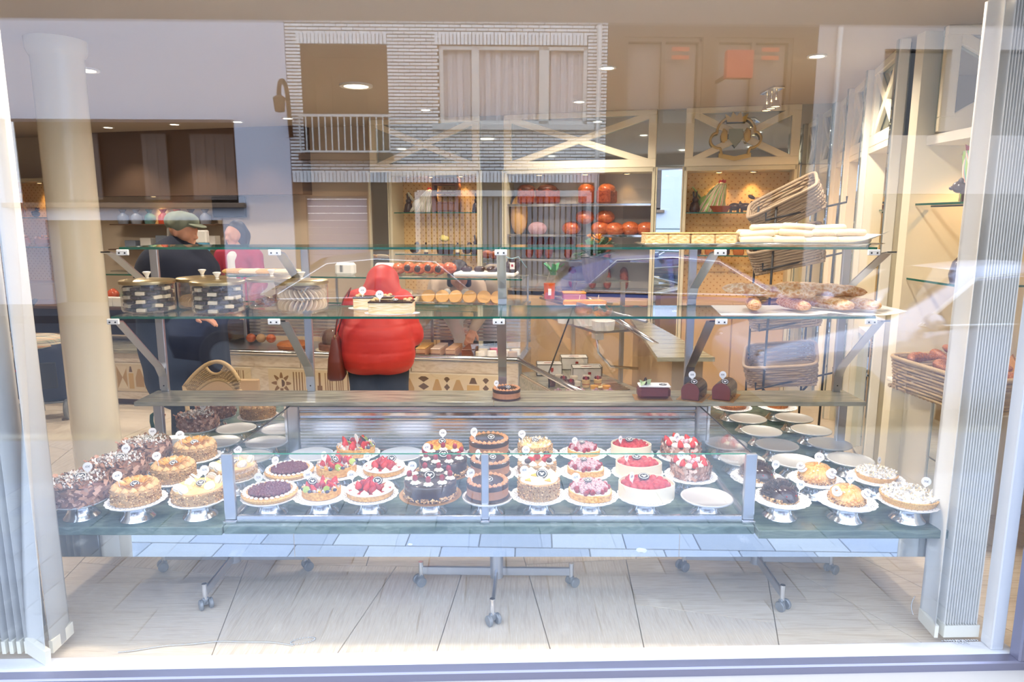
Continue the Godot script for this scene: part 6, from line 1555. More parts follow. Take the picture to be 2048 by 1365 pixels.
	for e in [[2, 0.32, 1.721, "pig"], [2, 0.5, 1.721, "rabbit"], [2, 0.62, 1.721, "pig"], [2, 0.35, 1.331, "duck"], [2, 0.55, 1.331, "rabbit"], [1, 0.3, 1.721, "rabbit"], [1, 0.48, 1.721, "duck"], [0, 0.3, 1.721, "pig"], [0, 0.45, 1.721, "rabbit"], [1, 0.4, 1.331, "duck"]]:
		figure(RX * V(bays[e[0]][0] + e[1], e[2], -0.2), e[3], "dark chocolate %s on the %s board of the %s wall bay%s" % [e[3], "upper" if e[2] > 1.5 else "lower", ["corner", "middle", "nearest"][e[0]], " by its near end" if e[1] > 0.6 else ""], 1.15, -1.4)
	# croissant basket on its ledge
	var bk := thing("bread_basket", "long wicker basket of croissants on the right wall's ledge", "basket", V(2.36, 0.746, -3.5), 0.1)
	woven(bk, 0.5, 0.62, 0.17, M.wicker)
	var cro := croissant(); var c0: Node3D
	var lbs := ["at the far left corner", "in the far row, second from left", "standing upright in the far row", "dark, in the far row behind the cut pastries", "in the middle row at the left", "in the middle row, pointing at the window", "glossy, at the near left", "flaky, in the near right corner", "under the upright one", "at the right edge beside the blind", "at the near rim", "lying across the middle"]
	var cp := [[-0.17, 0.2, -0.2, 0.3], [-0.05, 0.21, -0.21, 1.4], [0.03, 0.24, -0.17, 2.2], [0.14, 0.21, -0.2, 1.0], [-0.15, 0.19, -0.05, 0.9], [-0.02, 0.2, -0.04, 2.0], [-0.12, 0.18, 0.12, 0.4], [0.08, 0.18, 0.2, 1.1], [0.1, 0.2, -0.02, 2.7], [0.18, 0.19, 0.08, 0.2], [-0.04, 0.18, 0.22, 2.5], [0.02, 0.21, 0.1, 1.7]]
	for i in 12:
		var lb: String = "golden croissant " + lbs[i] + " of the wicker basket" if not " blind" in lbs[i] else "golden croissant at the wicker basket's right edge beside the blind"
		var at: Vector3 = bk.transform * V(cp[i][0], cp[i][1] - 0.02, cp[i][2])
		if c0 == null: c0 = solo("croissant", cro, M.croiss, lb, "pastry", at, cp[i][3], "croissants in the wicker basket")
		else: dup(c0, at, cp[i][3], lb)
		(get_child(get_child_count() - 1) as Node3D).rotation.x = 0.5 * sin(i * 1.7)
	for i in 4: solo("pastry_wedge", slab(poly([-0.05, 0, 0.05, 0, 0.0, 0.09]), -0.02, 0.02), M.puff if i < 2 else M.crumble, ["left pale cut pastry wedge standing among the croissants", "right pale cut pastry wedge standing among the croissants", "orange cheese pastry wedge near the basket's rim", "orange cheese pastry wedge deeper in the basket"][i], "pastry", bk.transform * V([-0.03, 0.04, 0.06, 0.14][i], 0.17, [0.03, 0.05, 0.16, 0.13][i]), 0.4 + i, "cut pastries in the wicker basket")
	# three wicker trays on a black wire rack
	var rk := thing("wire_rack", "black wire stand carrying the tilted wicker trays before the right niche", "rack")
	for x in [1.78, 2.2]:
		for z in [-5.2, -4.85]: part("upright", pipe([V(x, 0, z), V(x + 0.02, 1.75, z)], 0.008, 6), M.dark, rk)
	for y in [0.5, 0.92, 1.34, 1.68]: part("hook_rail", pipe([V(1.72, y + 0.02, -4.82), V(1.72, y - 0.03, -4.82), V(2.26, y + 0.09, -4.82), V(2.26, y + 0.13, -4.82)], 0.007, 6, false), M.dark, rk)
	for s in [-1, 1]: part("brace", pipe([V(2.0 - s * 0.2, 0.02, -5.02), V(2.0 + s * 0.2, 0.48, -5.02)], 0.008, 6), M.dark, rk)
	var w0: Node3D
	for i in 4:
		var lb: String = ["lowest wicker tray on the black wire stand", "second wicker tray from the bottom of the wire stand", "wicker tray behind the baguettes on the wire stand", "topmost, most tilted wicker tray, behind the sugared fingers"][i]
		if w0 == null:
			w0 = thing("wicker_tray", lb, "basket", Vector3.ZERO, 0.0, "wicker trays on the wire stand"); woven(w0, 0.46, 0.36, 0.17, M.wickertray, 0.02)
		else: w0 = dup(w0, Vector3.ZERO, 0.0, lb)
		w0.transform = Transform3D(Basis.from_euler(V(0.3, -0.35, [0.14, 0.16, 0.26, 0.5][i])), V(1.98, [0.53, 0.95, 1.37, 1.68][i], -5.02))

func croissant() -> ArrayMesh:
	var rings := []; var n := 26
	for i in n + 1:
		var t := i / float(n) * 2 - 1; var a := t * 1.25
		var seg := absf(sin((t * 3.5) * PI)); var r := 0.034 * pow(maxf(0.0, 1 - absf(t)), 0.55) * (0.86 + 0.16 * seg) + 0.002
		var c := V(0.085 * sin(a), 0, 0.085 * (1 - cos(a))); var out := V(-sin(a), 0, cos(a)); var ring := []
		for k in 12: var b := TAU * k / 12; ring.append(c + out * r * cos(b) + V(0, r * 0.85 * sin(b), 0))
		rings.append(ring)
	return loft(rings)
# ---------------------------------------------------------------- the service counter inside the shop
func marquetry(sd: int) -> Texture2D:        # inlaid picture tiles: plain shapes in browns on a pale ground
	var g := RandomNumberGenerator.new(); g.seed = sd
	var w := 384; var h := 112; var im := Image.create(w, h, false, Image.FORMAT_RGB8); im.fill(Color("d8c7a6"))
	im.fill_rect(Rect2i(0, 0, w, 5), Color("e6dcc6"))
	var br := [Color("8a6a48"), Color("b9965f"), Color("c9a566"), Color("6b543f"), Color("e3d3b2")]
	var x := 8
	while x < w - 50:
		var k := g.randi() % 6; var cw := g.randi_range(26, 58)
		if x == 8 and sd == 2: k = 6; cw = 74
		for py in range(14, h - 10):
			for px in range(x, mini(x + cw - 3, w)):
				var u := (px - x) / float(cw) * 2 - 1; var v := (py - 14) / float(h - 24) * 2 - 1; var c := -1
				match k:
					0: c = 0 if fposmod(u * 2.5, 1.0) < 0.4 else -1
					1: c = 1 if absf(v) < 0.8 and absf(u) < 0.8 - 0.7 * maxf(0, -v) else -1
					2: c = 2 if v > -0.4 and absf(u) < 0.75 else (3 if v < -0.5 and absf(u) < 0.8 + v * 0.6 else -1)
					3: c = 3 if absf(u) + absf(fposmod(v * 1.5 + 0.75, 1.0) - 0.5) * 1.6 < 0.7 else -1
					4: c = 0 if absf(u) < 0.25 or (v > 0.1 and absf(u) < 0.6) else -1
					5: c = 1 if (u > v) == (u > -v) else 4
					6:
						var r := Vector2(u, v).length(); var a := Vector2(u, v).angle()
						if r < 0.32: c = 3 if u > 0 else 4
						elif r > 0.45 and r < 0.95 and absf(fposmod(a * 8 / PI, 2.0) - 1.0) > (r - 0.35) * 1.5: c = 0
				if c >= 0: im.set_pixel(px, py, br[c])
		x += cw
	return ImageTexture.create_from_image(im)

func sgoods(called: String, mesh: Mesh, m: Material, label: String, cat: String, at: Vector3, turn := 0.0, group := "") -> Node3D:
	return solo(called, mesh, m, label, cat, SX * at, turn - 0.1496, group)

func service():
	var t := thing("service_counter", "long stone-fronted pastry counter with glass and inlaid panels across the shop", "counter"); t.transform = SX
	part("plinth", span(-6.8, 0, -0.7, 0, 0.06, -0.05), M.brown, t)
	part("carcass", span(-6.8, 0.06, -0.74, 0, 0.48, -0.03), M.taupe, t)
	part("stone_front", span(-6.8, 0.06, -0.03, 0.0, 0.13, 0.0, 0.003), M.travwall, t)
	var sx := -6.8
	while sx < -0.1:
		var e := minf(sx + 0.98, 0.0); part("stone_band", span(sx + 0.003, 0.4, -0.03, e - 0.003, 0.49, 0.004, 0.003), M.travwall, t); sx += 0.98
	var k := 0
	for p in [[-4.85, -3.95], [-3.82, -3.02], [-2.95, -2.36], [-2.2, -1.2], [-1.12, -0.12]]:
		var m := mat(Color.WHITE, 0.5); m.albedo_texture = [marquetry(1), marquetry(2), marquetry(3)][[0, 2, 1, 1, 0][k]]
		var st := begin(); st.set_smooth_group(-1)
		var q := [V(p[0], 0.135, 0.004), V(p[1], 0.135, 0.004), V(p[1], 0.395, 0.004), V(p[0], 0.395, 0.004)]
		for i in [0, 2, 1, 0, 3, 2]: st.set_uv([Vector2(0, 1), Vector2(1, 1), Vector2(1, 0), Vector2(0, 0)][i]); st.add_vertex(q[i])
		part("inlaid_panel", done(st), m, t); k += 1
	part("stone_front", span(-6.8, 0.13, -0.03, 0.0, 0.4, 0.0), M.travwall, t)
	part("rail", pipe([V(-2.75, 0.53, 0.02), V(0.0, 0.53, 0.02)], 0.022, 12), M.alubright, t)
	part("deck", span(-6.8, 0.485, -0.74, 0.0, 0.5, -0.02), M.alu, t)
	part("front_glass", slab(poly([-0.016, 0.545, -0.01, 0.545, 0.11, 0.95, 0.104, 0.95]), -2.75, 0.0, null, Transform3D(Basis(V(0, 0, -1), V(0, 1, 0), V(1, 0, 0)), Vector3.ZERO)), M.pane, t)
	for i in 12: part("shutter_slat", span(-2.75, 0.55 + i * 0.032, -0.71, 0.0, 0.578 + i * 0.032, -0.72, 0.004), M.shutter, t)
	for y in [0.945, 1.165]:
		part("glass_board", span(-4.2 if y > 1 else -2.75, y, -0.62, 0.0, y + 0.01, -0.12), M.shelfglass, t)
		part("glass_edge", span(-4.2 if y > 1 else -2.75, y - 0.001, -0.12, 0.0, y + 0.011, -0.114), M.edge, t)
	for u in [-2.74, -1.8, -0.9, -0.02]:
		part("divider", span(u - 0.004, 0.55, -0.6, u + 0.004, 1.16, -0.15), M.pane, t)
		part("divider_post", span(u - 0.01, 0.5, -0.63, u + 0.01, 1.17, -0.61), M.alu, t)
	part("open_ledge", span(-6.8, 0.485, -0.4, -2.78, 0.52, 0.03, 0.004), M.marblegrey, t)
	part("raised_shelf", span(-6.8, 0.83, -0.74, -2.78, 0.86, -0.25, 0.004), M.brown, t)
	part("raised_back", span(-6.8, 0.52, -0.74, -2.78, 0.83, -0.7), M.brown, t)
	# cakes on the deck under the glass
	var blk := box(V(0.085, 0.07, 0.3), 0.008, V(0, 0.035, 0))
	var cols := [[-1.0, "2f2633", "dark chocolate bar cake lying under the counter glass beside the red coat"], [-0.87, "d9a85a", "yellow topped bar cake under the counter glass"], [-0.74, "cdb39c", "pale layered bar cake in the middle of the counter glass"], [-0.61, "c69a6c", "light brown bar cake with dark marks under the counter glass"], [-0.47, "6b4127", "dark brown bar cake under the counter glass, before the white rolls"]]
	for c in cols:
		var o := thing("bar_cake", c[2], "cake", SX * V(c[0], 0.501, -0.26), -0.1496, "bar cakes under the counter glass")
		part("body", blk, mat(Color("c9a27c") if c[1] != "2f2633" and c[1] != "6b4127" else Color(c[1]), 0.6), o)
		part("topping", box(V(0.087, 0.012, 0.302), 0.005, V(0, 0.073, 0)), mat(Color(c[1]), 0.4), o)
		part("ends", box(V(0.08, 0.014, 0.304), 0.0, V(0, 0.03, 0)), mat(Color("7a5138"), 0.6), o)
	k = 0
	for e in [[-0.36, -0.15], [-0.36, -0.28], [-0.27, -0.2], [-0.27, -0.33], [-0.17, -0.14], [-0.17, -0.27], [-0.09, -0.18], [-0.08, -0.32]]:
		sgoods("cream_roll", lathe([Vector2(0, 0), Vector2(0.04, 0.002), Vector2(0.043, 0.02), Vector2(0.04, 0.055), Vector2(0.0, 0.062)], 16, 0.03), [M.ivory, M.ivory, M.cream1, mat(Color("d9526e"), 0.3), M.macaron, M.cream1, M.nut, M.macaron][k], ["front left ivory roll", "rear left ivory roll", "front cream roll right of the ivory ones", "pink glazed roll", "rough white roll at the front", "smooth cream roll at the back", "nut-covered roll at the front right", "rough white roll at the back right"][k] + " under the right end of the counter glass", "pastry", V(e[0], 0.501, e[1]), 0.0, "small rolls under the counter glass"); k += 1
	for i in 3: sgoods("pastry_ball", lump(V(0.045, 0.042, 0.045), 9, 0.05), M.bun if i != 1 else M.nut, ["left yellow pastry ball", "middle brownish pastry ball", "right yellow pastry ball"][i] + " under the counter glass near the capped man", "pastry", V(-2.62 + i * 0.1, 0.56, -0.5), 0.0, "pastry balls in the counter")
	sgoods("orange_tart", lathe([Vector2(0, 0), Vector2(0.14, 0), Vector2(0.15, 0.03), Vector2(0.13, 0.05), Vector2(0, 0.055)], 30), M.croiss, "orange baked tart lying under the counter glass left of the dome cake", "tart", V(-2.15, 0.501, -0.4))
	var dm := thing("wrapped_cake", "round brown cake with cellophane-wrapped domed top under the counter glass", "cake", SX * V(-1.72, 0.501, -0.32))
	part("plate", lathe([Vector2(0, 0), Vector2(0.16, 0), Vector2(0.17, 0.012), Vector2(0, 0.012)], 30), M.cream, dm); part("cake_base", lathe([Vector2(0, 0.012), Vector2(0.14, 0.012), Vector2(0.14, 0.06), Vector2(0, 0.065)], 30), M.milk, dm); part("dome", lump(V(0.09, 0.1, 0.09), 10, 0.1), M.croissdark, dm, V(-0.02, 0.1, 0)); part("cellophane", lump(V(0.105, 0.115, 0.105), 10, 0.25, 6), M.jarglass, dm, V(-0.02, 0.1, 0))
	# upper boards
	var tray := span(-0.2, 0, -0.14, 0.2, 0.012, 0.14, 0.005)
	for e in [[-0.95, 0.956, "long steel tray under the jam rings on the lower counter board"], [-0.52, 0.956, "steel tray under the round golden cakes on the lower counter board"], [-0.95, 1.176, "steel tray under the filled buns on the upper counter board"], [-0.4, 1.176, "steel tray under the paper-lined chocolate on the upper counter board"], [-2.45, 1.176, "steel tray of pale pastries on the upper board beside the capped man"]]: sgoods("serving_tray", tray, M.chrome, e[2], "tray", V(e[0], e[1], -0.32))
	var don := pipe(ring_path(0.042), 0.02, 8); var rr := 0
	for e in [[-1.06, 0.99], [-0.96, 0.99], [-1.02, 1.03]]:
		var o := sgoods("jam_ring", don, M.finger, ["left lower", "right lower", "upper"][rr] + " sugared jam ring in the small stack on the counter board", "pastry", V(e[0], e[1], -0.24), 0.0, "jam rings"); o.rotation.x = 0.5
		part("jam", lump(V(0.024, 0.008, 0.024), 6), M.cherry, o, V(0, 0.0, 0)); rr += 1
	for i in 6:
		var o := sgoods("round_cake", lathe([Vector2(0, 0), Vector2(0.05, 0.0), Vector2(0.062, 0.01), Vector2(0.058, 0.03), Vector2(0, 0.036)], 20), M.crust, ["first", "second", "third", "fourth", "fifth", "sixth"][i] + " round golden cake from the left in the row before the bending server", "pastry", V(-0.82 + i * 0.12, 1.0, -0.24), 0.0, "round golden cakes"); o.rotation.x = 1.0; o.rotation.y += 0.2 * sin(i * 2.0)
	for i in 6:
		var o := sgoods("filled_bun", lump(V(0.062, 0.05, 0.055), 10, 0.05), M.bun, ["leftmost", "second", "third", "fourth", "fifth", "rightmost"][i] + " golden bun in the row on the upper counter board", "pastry", V(-1.1 + i * 0.09, 1.24 + 0.008 * (i % 2), -0.3), 0.0, "filled buns")
		if i in [1, 2, 3, 4]: part("chocolate_filling", lump(V(0.028, 0.03, 0.014), 7, 0.3), M.choc, o, V(0.0, 0.0, 0.05))
	var ppr := sgoods("lace_paper", span(-0.26, 0, -0.13, 0.26, 0.03, 0.13, 0.01), M.paper, "white lace paper sheet under the chocolate pieces on the upper counter board", "paper", V(-0.33, 1.189, -0.3))
	for i in 4: sgoods("chocolate_piece", lump(V(0.05, 0.028, 0.04), 7, 0.3, i), M.choc, ["first", "second", "third", "fourth"][i] + " rough chocolate piece from the left on the white lace paper", "chocolate", V(-0.5 + i * 0.11, 1.24, -0.3), 0.0, "chocolate pieces on lace paper")
	var gb := thing("gift_bag", "transparent bag of chocolates with pale blue bow before the bread shelves", "bag", SX * V(-0.1, 1.22, -0.24))
	part("chocolates", lump(V(0.06, 0.055, 0.045), 9, 0.3), M.choc, gb, V(0, 0.05, 0)); part("bow", pipe([V(-0.09, 0.15, 0), V(-0.03, 0.12, 0.01), V(0, 0.115, 0.02), V(0.05, 0.13, 0.01), V(0.12, 0.04, 0)], 0.009, 6, true, 0.5), mat(Color("8fb4c2"), 0.5), gb); part("paper_label", span(-0.02, 0.03, 0.045, 0.02, 0.085, 0.048), M.paper, gb); part("label_mark", span(-0.008, 0.05, 0.048, 0.008, 0.07, 0.05), M.redgel, gb)
	for i in 4: sgoods("long_pastry", loaf(0.26, 0.03, 1), M.finger if i % 2 else M.crust, ["left pale long pastry", "left golden long pastry", "right pale long pastry", "right golden long pastry"][i] + " on the board behind the jars' lids", "pastry", V(-2.6 + i * 0.16, 1.2, -0.3), 0.4, "long pastries behind the jars")
	for e in [[-1.58, "cream paper packet with printed bars, left of the red hood"], [-1.22, "plain cream paper packet right of the red hood"]]:
		var o := sgoods("paper_packet", box(V(0.17, 0.11, 0.1), 0.02, V(0, 0.055, 0)), M.parch, e[1], "packet", V(e[0], 1.176, -0.3))
		if e[0] < -1.4: part("printed_bars", boxes([[V(-0.03, 0.06, 0.051), V(0.005, 0.06, 0.002)], [V(-0.02, 0.06, 0.051), V(0.008, 0.06, 0.002)], [V(-0.008, 0.06, 0.051), V(0.004, 0.06, 0.002)]]), M.ink, o)
	# sweets and boxes on the left, open part
	var swb := lump(V(0.055, 0.08, 0.045), 8, 0.3, 8)
	for i in 7: sgoods("candy_bag", swb, mat([Color("d87a4a"), Color("c95b3c"), Color("4f8f78"), Color("e0a08a"), Color("b9b0a2"), Color("d99a6a"), Color("8a5a48")][i], 0.2), ["orange bag of sweets next to the column", "red-brown bag of sweets, second from the column", "green bag of sweets on the counter's raised shelf", "pale pink bag of sweets on the raised shelf", "grey bag of sweets beside the white boxes", "tan bag of sweets above the white boxes", "brown bag of sweets left of the first biscuit jar"][i], "sweets", V(-4.08 + i * 0.13, 0.93, -0.42), i * 0.5, "bags of sweets on the raised shelf")
	for i in 3: sgoods("paper_box", box(V(0.12, 0.085, 0.08), 0.004, V(0, 0.043, 0)), M.white, ["left", "middle", "right"][i] + " small white box before the bags of sweets", "box", V(-3.9 + i * 0.125, 0.861, -0.3), 0.0, "small white boxes")
	for i in 5: sgoods("chocolate_tray_row", box(V(0.2, 0.06, 0.3), 0.01, V(0, 0.03, 0)), mat([Color("30323c"), Color("7a5238"), Color("c99a52"), Color("2c2430"), Color("5a3a2c")][i], 0.4), ["grey-blue", "brown", "golden", "black", "dark brown"][i] + " tray of sweets on the counter left of the column", "tray", V(-6.2 + i * 0.26, 0.861, -0.45), 0.0, "trays of sweets left of the column")
	var cdn := thing("card_display", "framed blue and white card standing on the counter's open ledge", "card", SX * V(-3.1, 0.521, -0.12), -0.2)
	part("frame", span(-0.09, 0, -0.01, 0.09, 0.26, 0.0, 0.003), M.white, cdn); part("picture", span(-0.05, 0.05, 0.0, 0.05, 0.11, 0.003), mat(Color("2f8ab4"), 0.5), cdn)
	wing()

func ring_path(r: float) -> Array:
	var o := []
	for i in 17: o.append(V(r * cos(TAU * i / 16), 0, r * sin(TAU * i / 16)))
	return o

func wing():
	var t := thing("glass_counter", "glass pastry counter running from the corner towards the window, with chrome rails", "counter"); t.transform = GX
	part("base", span(0.0, 0, -0.62, 1.6, 0.41, 0.0), M.taupe, t)
	part("base_cladding", span(0.0, 0.06, 0.0, 1.6, 0.4, 0.01), M.marblegrey, t)
	part("deck", span(0.0, 0.405, -0.62, 1.6, 0.42, -0.01), M.marblegrey, t)
	part("rail", pipe([V(0.0, 0.53, 0.02), V(1.6, 0.53, 0.02)], 0.02, 12), M.alubright, t)
	part("corner_post", span(-0.012, 0.06, -0.01, 0.012, 0.53, 0.014), M.alu, t)
	part("front_glass", slab(poly([-0.006, 0.55, 0.0, 0.55, 0.206, 1.05, 0.2, 1.05]), 0.02, 1.6, null, Transform3D(Basis(V(0, 0, -1), V(0, 1, 0), V(1, 0, 0)), Vector3.ZERO)), M.pane, t)
	part("end_glass", slab(poly([0.0, 0.43, 0.0, 0.55, 0.2, 1.05, 0.6, 0.86, 0.6, 0.43]), 0.6, 0.606, null, Transform3D(Basis(V(0, 0, -1), V(0, 1, 0), V(1, 0, 0)), Vector3.ZERO)), M.pane, t)
	part("end_glass_edge", pipe([V(0.6, 0.43, 0.0), V(0.6, 0.55, 0.0), V(0.6, 1.05, -0.2)], 0.006, 6), M.dark, t)
	part("top_rail", pipe([V(0.0, 1.05, -0.2), V(1.6, 1.05, -0.2)], 0.012, 8), M.alu, t)
	part("slanted_bar", pipe([V(0.35, 1.04, -0.42), V(1.3, 0.83, -0.48)], 0.022, 4), M.alubright, t)
	part("glass_board", span(0.1, 0.88, -0.52, 0.95, 0.89, -0.2), M.shelfglass, t)
	part("board_rim", boxes([[V(0.525, 0.885, -0.2), V(0.85, 0.018, 0.008)], [V(0.95, 0.885, -0.36), V(0.008, 0.018, 0.32)]]), M.alu, t)
	part("tray_board", span(0.05, 1.03, -0.5, 0.62, 1.04, -0.15), M.shelfglass, t)
	part("tray_rim", boxes([[V(0.335, 1.035, -0.15), V(0.57, 0.016, 0.008)], [V(0.62, 1.035, -0.325), V(0.008, 0.016, 0.35)]]), M.alubright, t)
	part("steel_arm", pipe([V(0.75, 0.86, -0.3), V(0.76, 0.7, -0.32), V(0.8, 0.6, -0.4), V(0.85, 0.58, -0.6)], 0.011, 8), M.chrome, t)
	part("arm_bracket", span(0.7, 0.8, -0.34, 0.8, 0.88, -0.29, 0.004), M.white, t)
	part("leg_frame", boxes([[V(1.55, 0.62, -0.58), V(0.04, 0.42, 0.04)], [V(1.28, 0.82, -0.58), V(0.56, 0.025, 0.03)]]), M.alu, t)
	part("upper_board", span(-0.95, 1.14, -0.95, 0.1, 1.15, -0.5), M.shelfglass, t)
	part("upper_board_post", boxes([[V(-0.9, 0.57, -0.9), V(0.03, 1.14, 0.03)], [V(0.06, 0.57, -0.9), V(0.03, 1.14, 0.03)]]), M.alu, t)
	# marble service top to its right
	var ms := thing("marble_worktop", "grey marble worktop right of the glass pastry counter", "worktop")
	var q := poly([0.86, 4.06, 1.2, 4.06, 1.08, 5.75, 0.98, 5.75])
	part("marble_top", slab(q, 0.825, 0.85, null, Transform3D(Basis(V(1, 0, 0), V(0, 0, -1), V(0, 1, 0)), Vector3.ZERO)), M.marblegrey, ms)
	part("side_panel", slab(poly([0.98, 4.2, 1.17, 4.2, 1.06, 5.7, 1.0, 5.7]), 0.0, 0.825, null, Transform3D(Basis(V(1, 0, 0), V(0, 0, -1), V(0, 1, 0)), Vector3.ZERO)), M.cabinet, ms)
	# verrines and little tarts
	var cup := lathe([Vector2(0, 0), Vector2(0.026, 0), Vector2(0.033, 0.07), Vector2(0.031, 0.07), Vector2(0.025, 0.003), Vector2(0, 0.003)], 20)
	var k := 0
	var vs := [[0.3, -5.12, 0], [0.385, -5.1, 1], [0.36, -5.24, 2], [0.47, -5.2, 2], [0.475, -5.02, 3], [0.55, -5.08, 4], [0.57, -5.22, 2], [0.64, -5.1, 4], [0.43, -5.0, 1], [0.6, -4.97, 5], [0.69, -4.97, 5]]
	var nm := ["dessert cup of dark cherry jelly at the left of the glass counter", "cream dessert cup with berry top, second from left", "tall pale cream dessert cup behind the cherry one", "tall pale cream dessert cup in the back row", "cream dessert cup over red jelly, before the white box", "yellow layered dessert cup topped with berries, left of the pair", "pale cream dessert cup in the back row's right end", "yellow layered dessert cup topped with berries, right of the pair", "white dessert cup with dark topping in the front row", "small orange topped custard cup, left one", "small orange topped custard cup beside the golden tray"]
	for v in vs:
		var o := thing("dessert_cup", nm[k], "dessert", V(v[0], 0.421, v[1]), 0.0, "dessert cups")
		var low: float = 0.045 if v[2] == 5 else 0.066
		part("cup", cup, M.jarglass, o, Vector3.ZERO, Vector3.ZERO, V(1, low / 0.066, 1))
		var f: Array = [[M.cherry, M.cherry], [M.cream1, M.cherry], [M.creamyellow, M.cream1], [M.redgel, M.cream1], [M.creamyellow, M.creamyellow], [M.ivory, M.mango]][v[2]]
		part("lower_layer", lathe([Vector2(0, 0.004), Vector2(0.0255, 0.004), Vector2(0.028, low * 0.4), Vector2(0, low * 0.4)], 18), f[0], o)
		part("upper_layer", lathe([Vector2(0, low * 0.42), Vector2(0.028, low * 0.42), Vector2(0.031, low * 0.9), Vector2(0, low * 0.95)], 18), f[1], o)
		if v[2] == 4: part("jelly_line", lathe([Vector2(0, low * 0.4), Vector2(0.0295, low * 0.4), Vector2(0.0295, low * 0.46), Vector2(0, low * 0.46)], 18), M.redgel, o)
		if v[2] in [1, 4, 0]:
			for i in 4: part("berry", proto.rasp, M.rasp if i % 2 else M.cherry, o, V(0.015 * cos(i * 1.6), low + 0.004, 0.015 * sin(i * 1.6)))
		k += 1
	k = 0
	for x in [0.33, 0.41, 0.5, 0.6, 0.7]:
		var o := thing("berry_tartlet", ["leftmost", "second", "third", "fourth", "rightmost"][k] + " sugared raspberry tartlet along the glass counter's near edge", "tart", V(x, 0.421, -4.86), 0.0, "berry tartlets")
		part("crust", lathe([Vector2(0, 0), Vector2(0.034, 0), Vector2(0.042, 0.018), Vector2(0, 0.016)], 20), M.crustpale, o)
		for i in 7: part("raspberry", proto.rasp, M.raspsugar, o, V(0.022 * cos(i * 0.9) * (1 if i else 0), 0.024 + (0.014 if i == 0 else 0.0), 0.022 * sin(i * 0.9) * (1 if i else 0)))
		part("cream_dot", proto.ball, M.cream1, o, V(0.05, 0.012, 0.012)); k += 1
	var gt := thing("golden_tray", "empty ridged golden tray right of the dessert cups", "tray", V(0.74, 0.421, -5.08), 0.3)
	for i in 6: part("ridge", box(V(0.2, 0.008, 0.022), 0.003, V(0, 0.004, -0.1 + i * 0.04)), M.brass, gt)
	k = 0
	for b in [[0.3, -5.55, 0.0], [0.52, -5.78, 0.0], [0.62, -5.52, 0.0], [0.55, -5.4, 0.0]]:
		var s: Vector3 = [V(0.2, 0.09, 0.14), V(0.22, 0.1, 0.15), V(0.2, 0.07, 0.14), V(0.22, 0.1, 0.14)][k]
		if k == 3: b = [0.58, -5.36, 0.0]
		var o := thing("cake_box", ["white cake box with black edges at the left, behind the slanted glass edge", "white cake box with black edges and red crest, farthest back", "low white cake box with red print behind the nearest one", "nearest white cake box with black edges and red crest, behind the dessert cups"][k], "box", V(b[0], 0.421, b[1]), 0.0, "white cake boxes")
		if k == 2: o.position.z = -5.54
		part("body", box(s, 0.0, V(0, s.y / 2, 0)), M.white, o)
		var ed := []
		for sx in [-1, 1]:
			for sz in [-1, 1]: ed.append([V(sx * s.x / 2, s.y / 2, sz * s.z / 2), V(0.005, s.y, 0.005)])
		for y in [0.0025, s.y]:
			for sz in [-1, 1]: ed.append([V(0, y, sz * s.z / 2), V(s.x, 0.005, 0.005)]); ed.append([V(sz * s.x / 2, y, 0), V(0.005, 0.005, s.z)])
		part("black_edge", boxes(ed), M.black, o)
		part("red_crest", slab(poly([-0.012, 0.02, 0.012, 0.02, 0.012, -0.006, 0, -0.02, -0.012, -0.006]), 0, 0.002), M.redgel, o, V(0.02, s.y * 0.5, s.z / 2))
		part("red_print", box(V(0.08, 0.001, 0.012), 0.0), M.redgel, o, V(0, s.y + 0.0026, 0))
		k += 1
	# ramekins on the glass board, slices on the tray board, flowers
	var rm := lathe([Vector2(0, 0), Vector2(0.075, 0), Vector2(0.082, 0.062), Vector2(0.078, 0.064), Vector2(0.072, 0.008), Vector2(0, 0.008)], 96, 0.0, 1.0, 1.0, star(96, 30, 0.014))
	k = 0
	for e in [[0.42, 0.892, -5.2, 1.0], [0.53, 0.892, -5.08, 1.25], [0.64, 0.892, -4.86, 1.05]]:
		var o := solo("ramekin", rm, M.white, ["left fluted white baking dish, farthest on the glass board", "tall fluted white baking dish in the middle of the glass board", "nearest fluted white baking dish on the glass board"][k], "dish", V(e[0], e[1], e[2]), 0.0, "fluted white dishes"); o.scale = V(1, e[3], 1); k += 1
	var sl: ArrayMesh = slab(poly([-0.09, 0, 0.09, 0, 0.06, 0.13, -0.07, 0.12]), -0.012, 0.012)
	for e in [[0.46, -5.12, "left orange quiche slice on a white card over the glass counter"], [0.6, -5.14, "right orange quiche slice on a white card over the glass counter"]]:
		var o := thing("quiche_slice", e[2], "pastry", V(e[0], 1.056, e[1])); part("slice", sl, M.crumble, o, V(0, 0, 0.06), V(-PI / 2, 0, 0)); part("card", box(V(0.16, 0.003, 0.16)), M.paper, o, V(0, -0.0135, 0)); part("pick", pipe([V(0.03, 0, 0), V(0.04, 0.05, 0)], 0.002, 5), M.finger, o)
	for e in [[0.48, -5.42, "layered fruit slice lying behind the quiche slices"]]:
		var o := thing("fruit_slice", e[2], "cake", V(e[0], 1.042, e[1])); part("body", box(V(0.18, 0.05, 0.12), 0.008, V(0, 0.025, 0)), mat(Color("b06a72"), 0.4), o); part("top", box(V(0.18, 0.014, 0.12), 0.004, V(0, 0.055, 0)), M.crumble, o); part("lace_paper", box(V(0.24, 0.004, 0.16)), M.paper, o, V(0.02, 0.001, 0))
	var vz := thing("flower_pot", "ribbed grey pot with orange chrysanthemum and dark leaves before the bread shelves", "flowers", V(0.68, 1.151, -5.72))
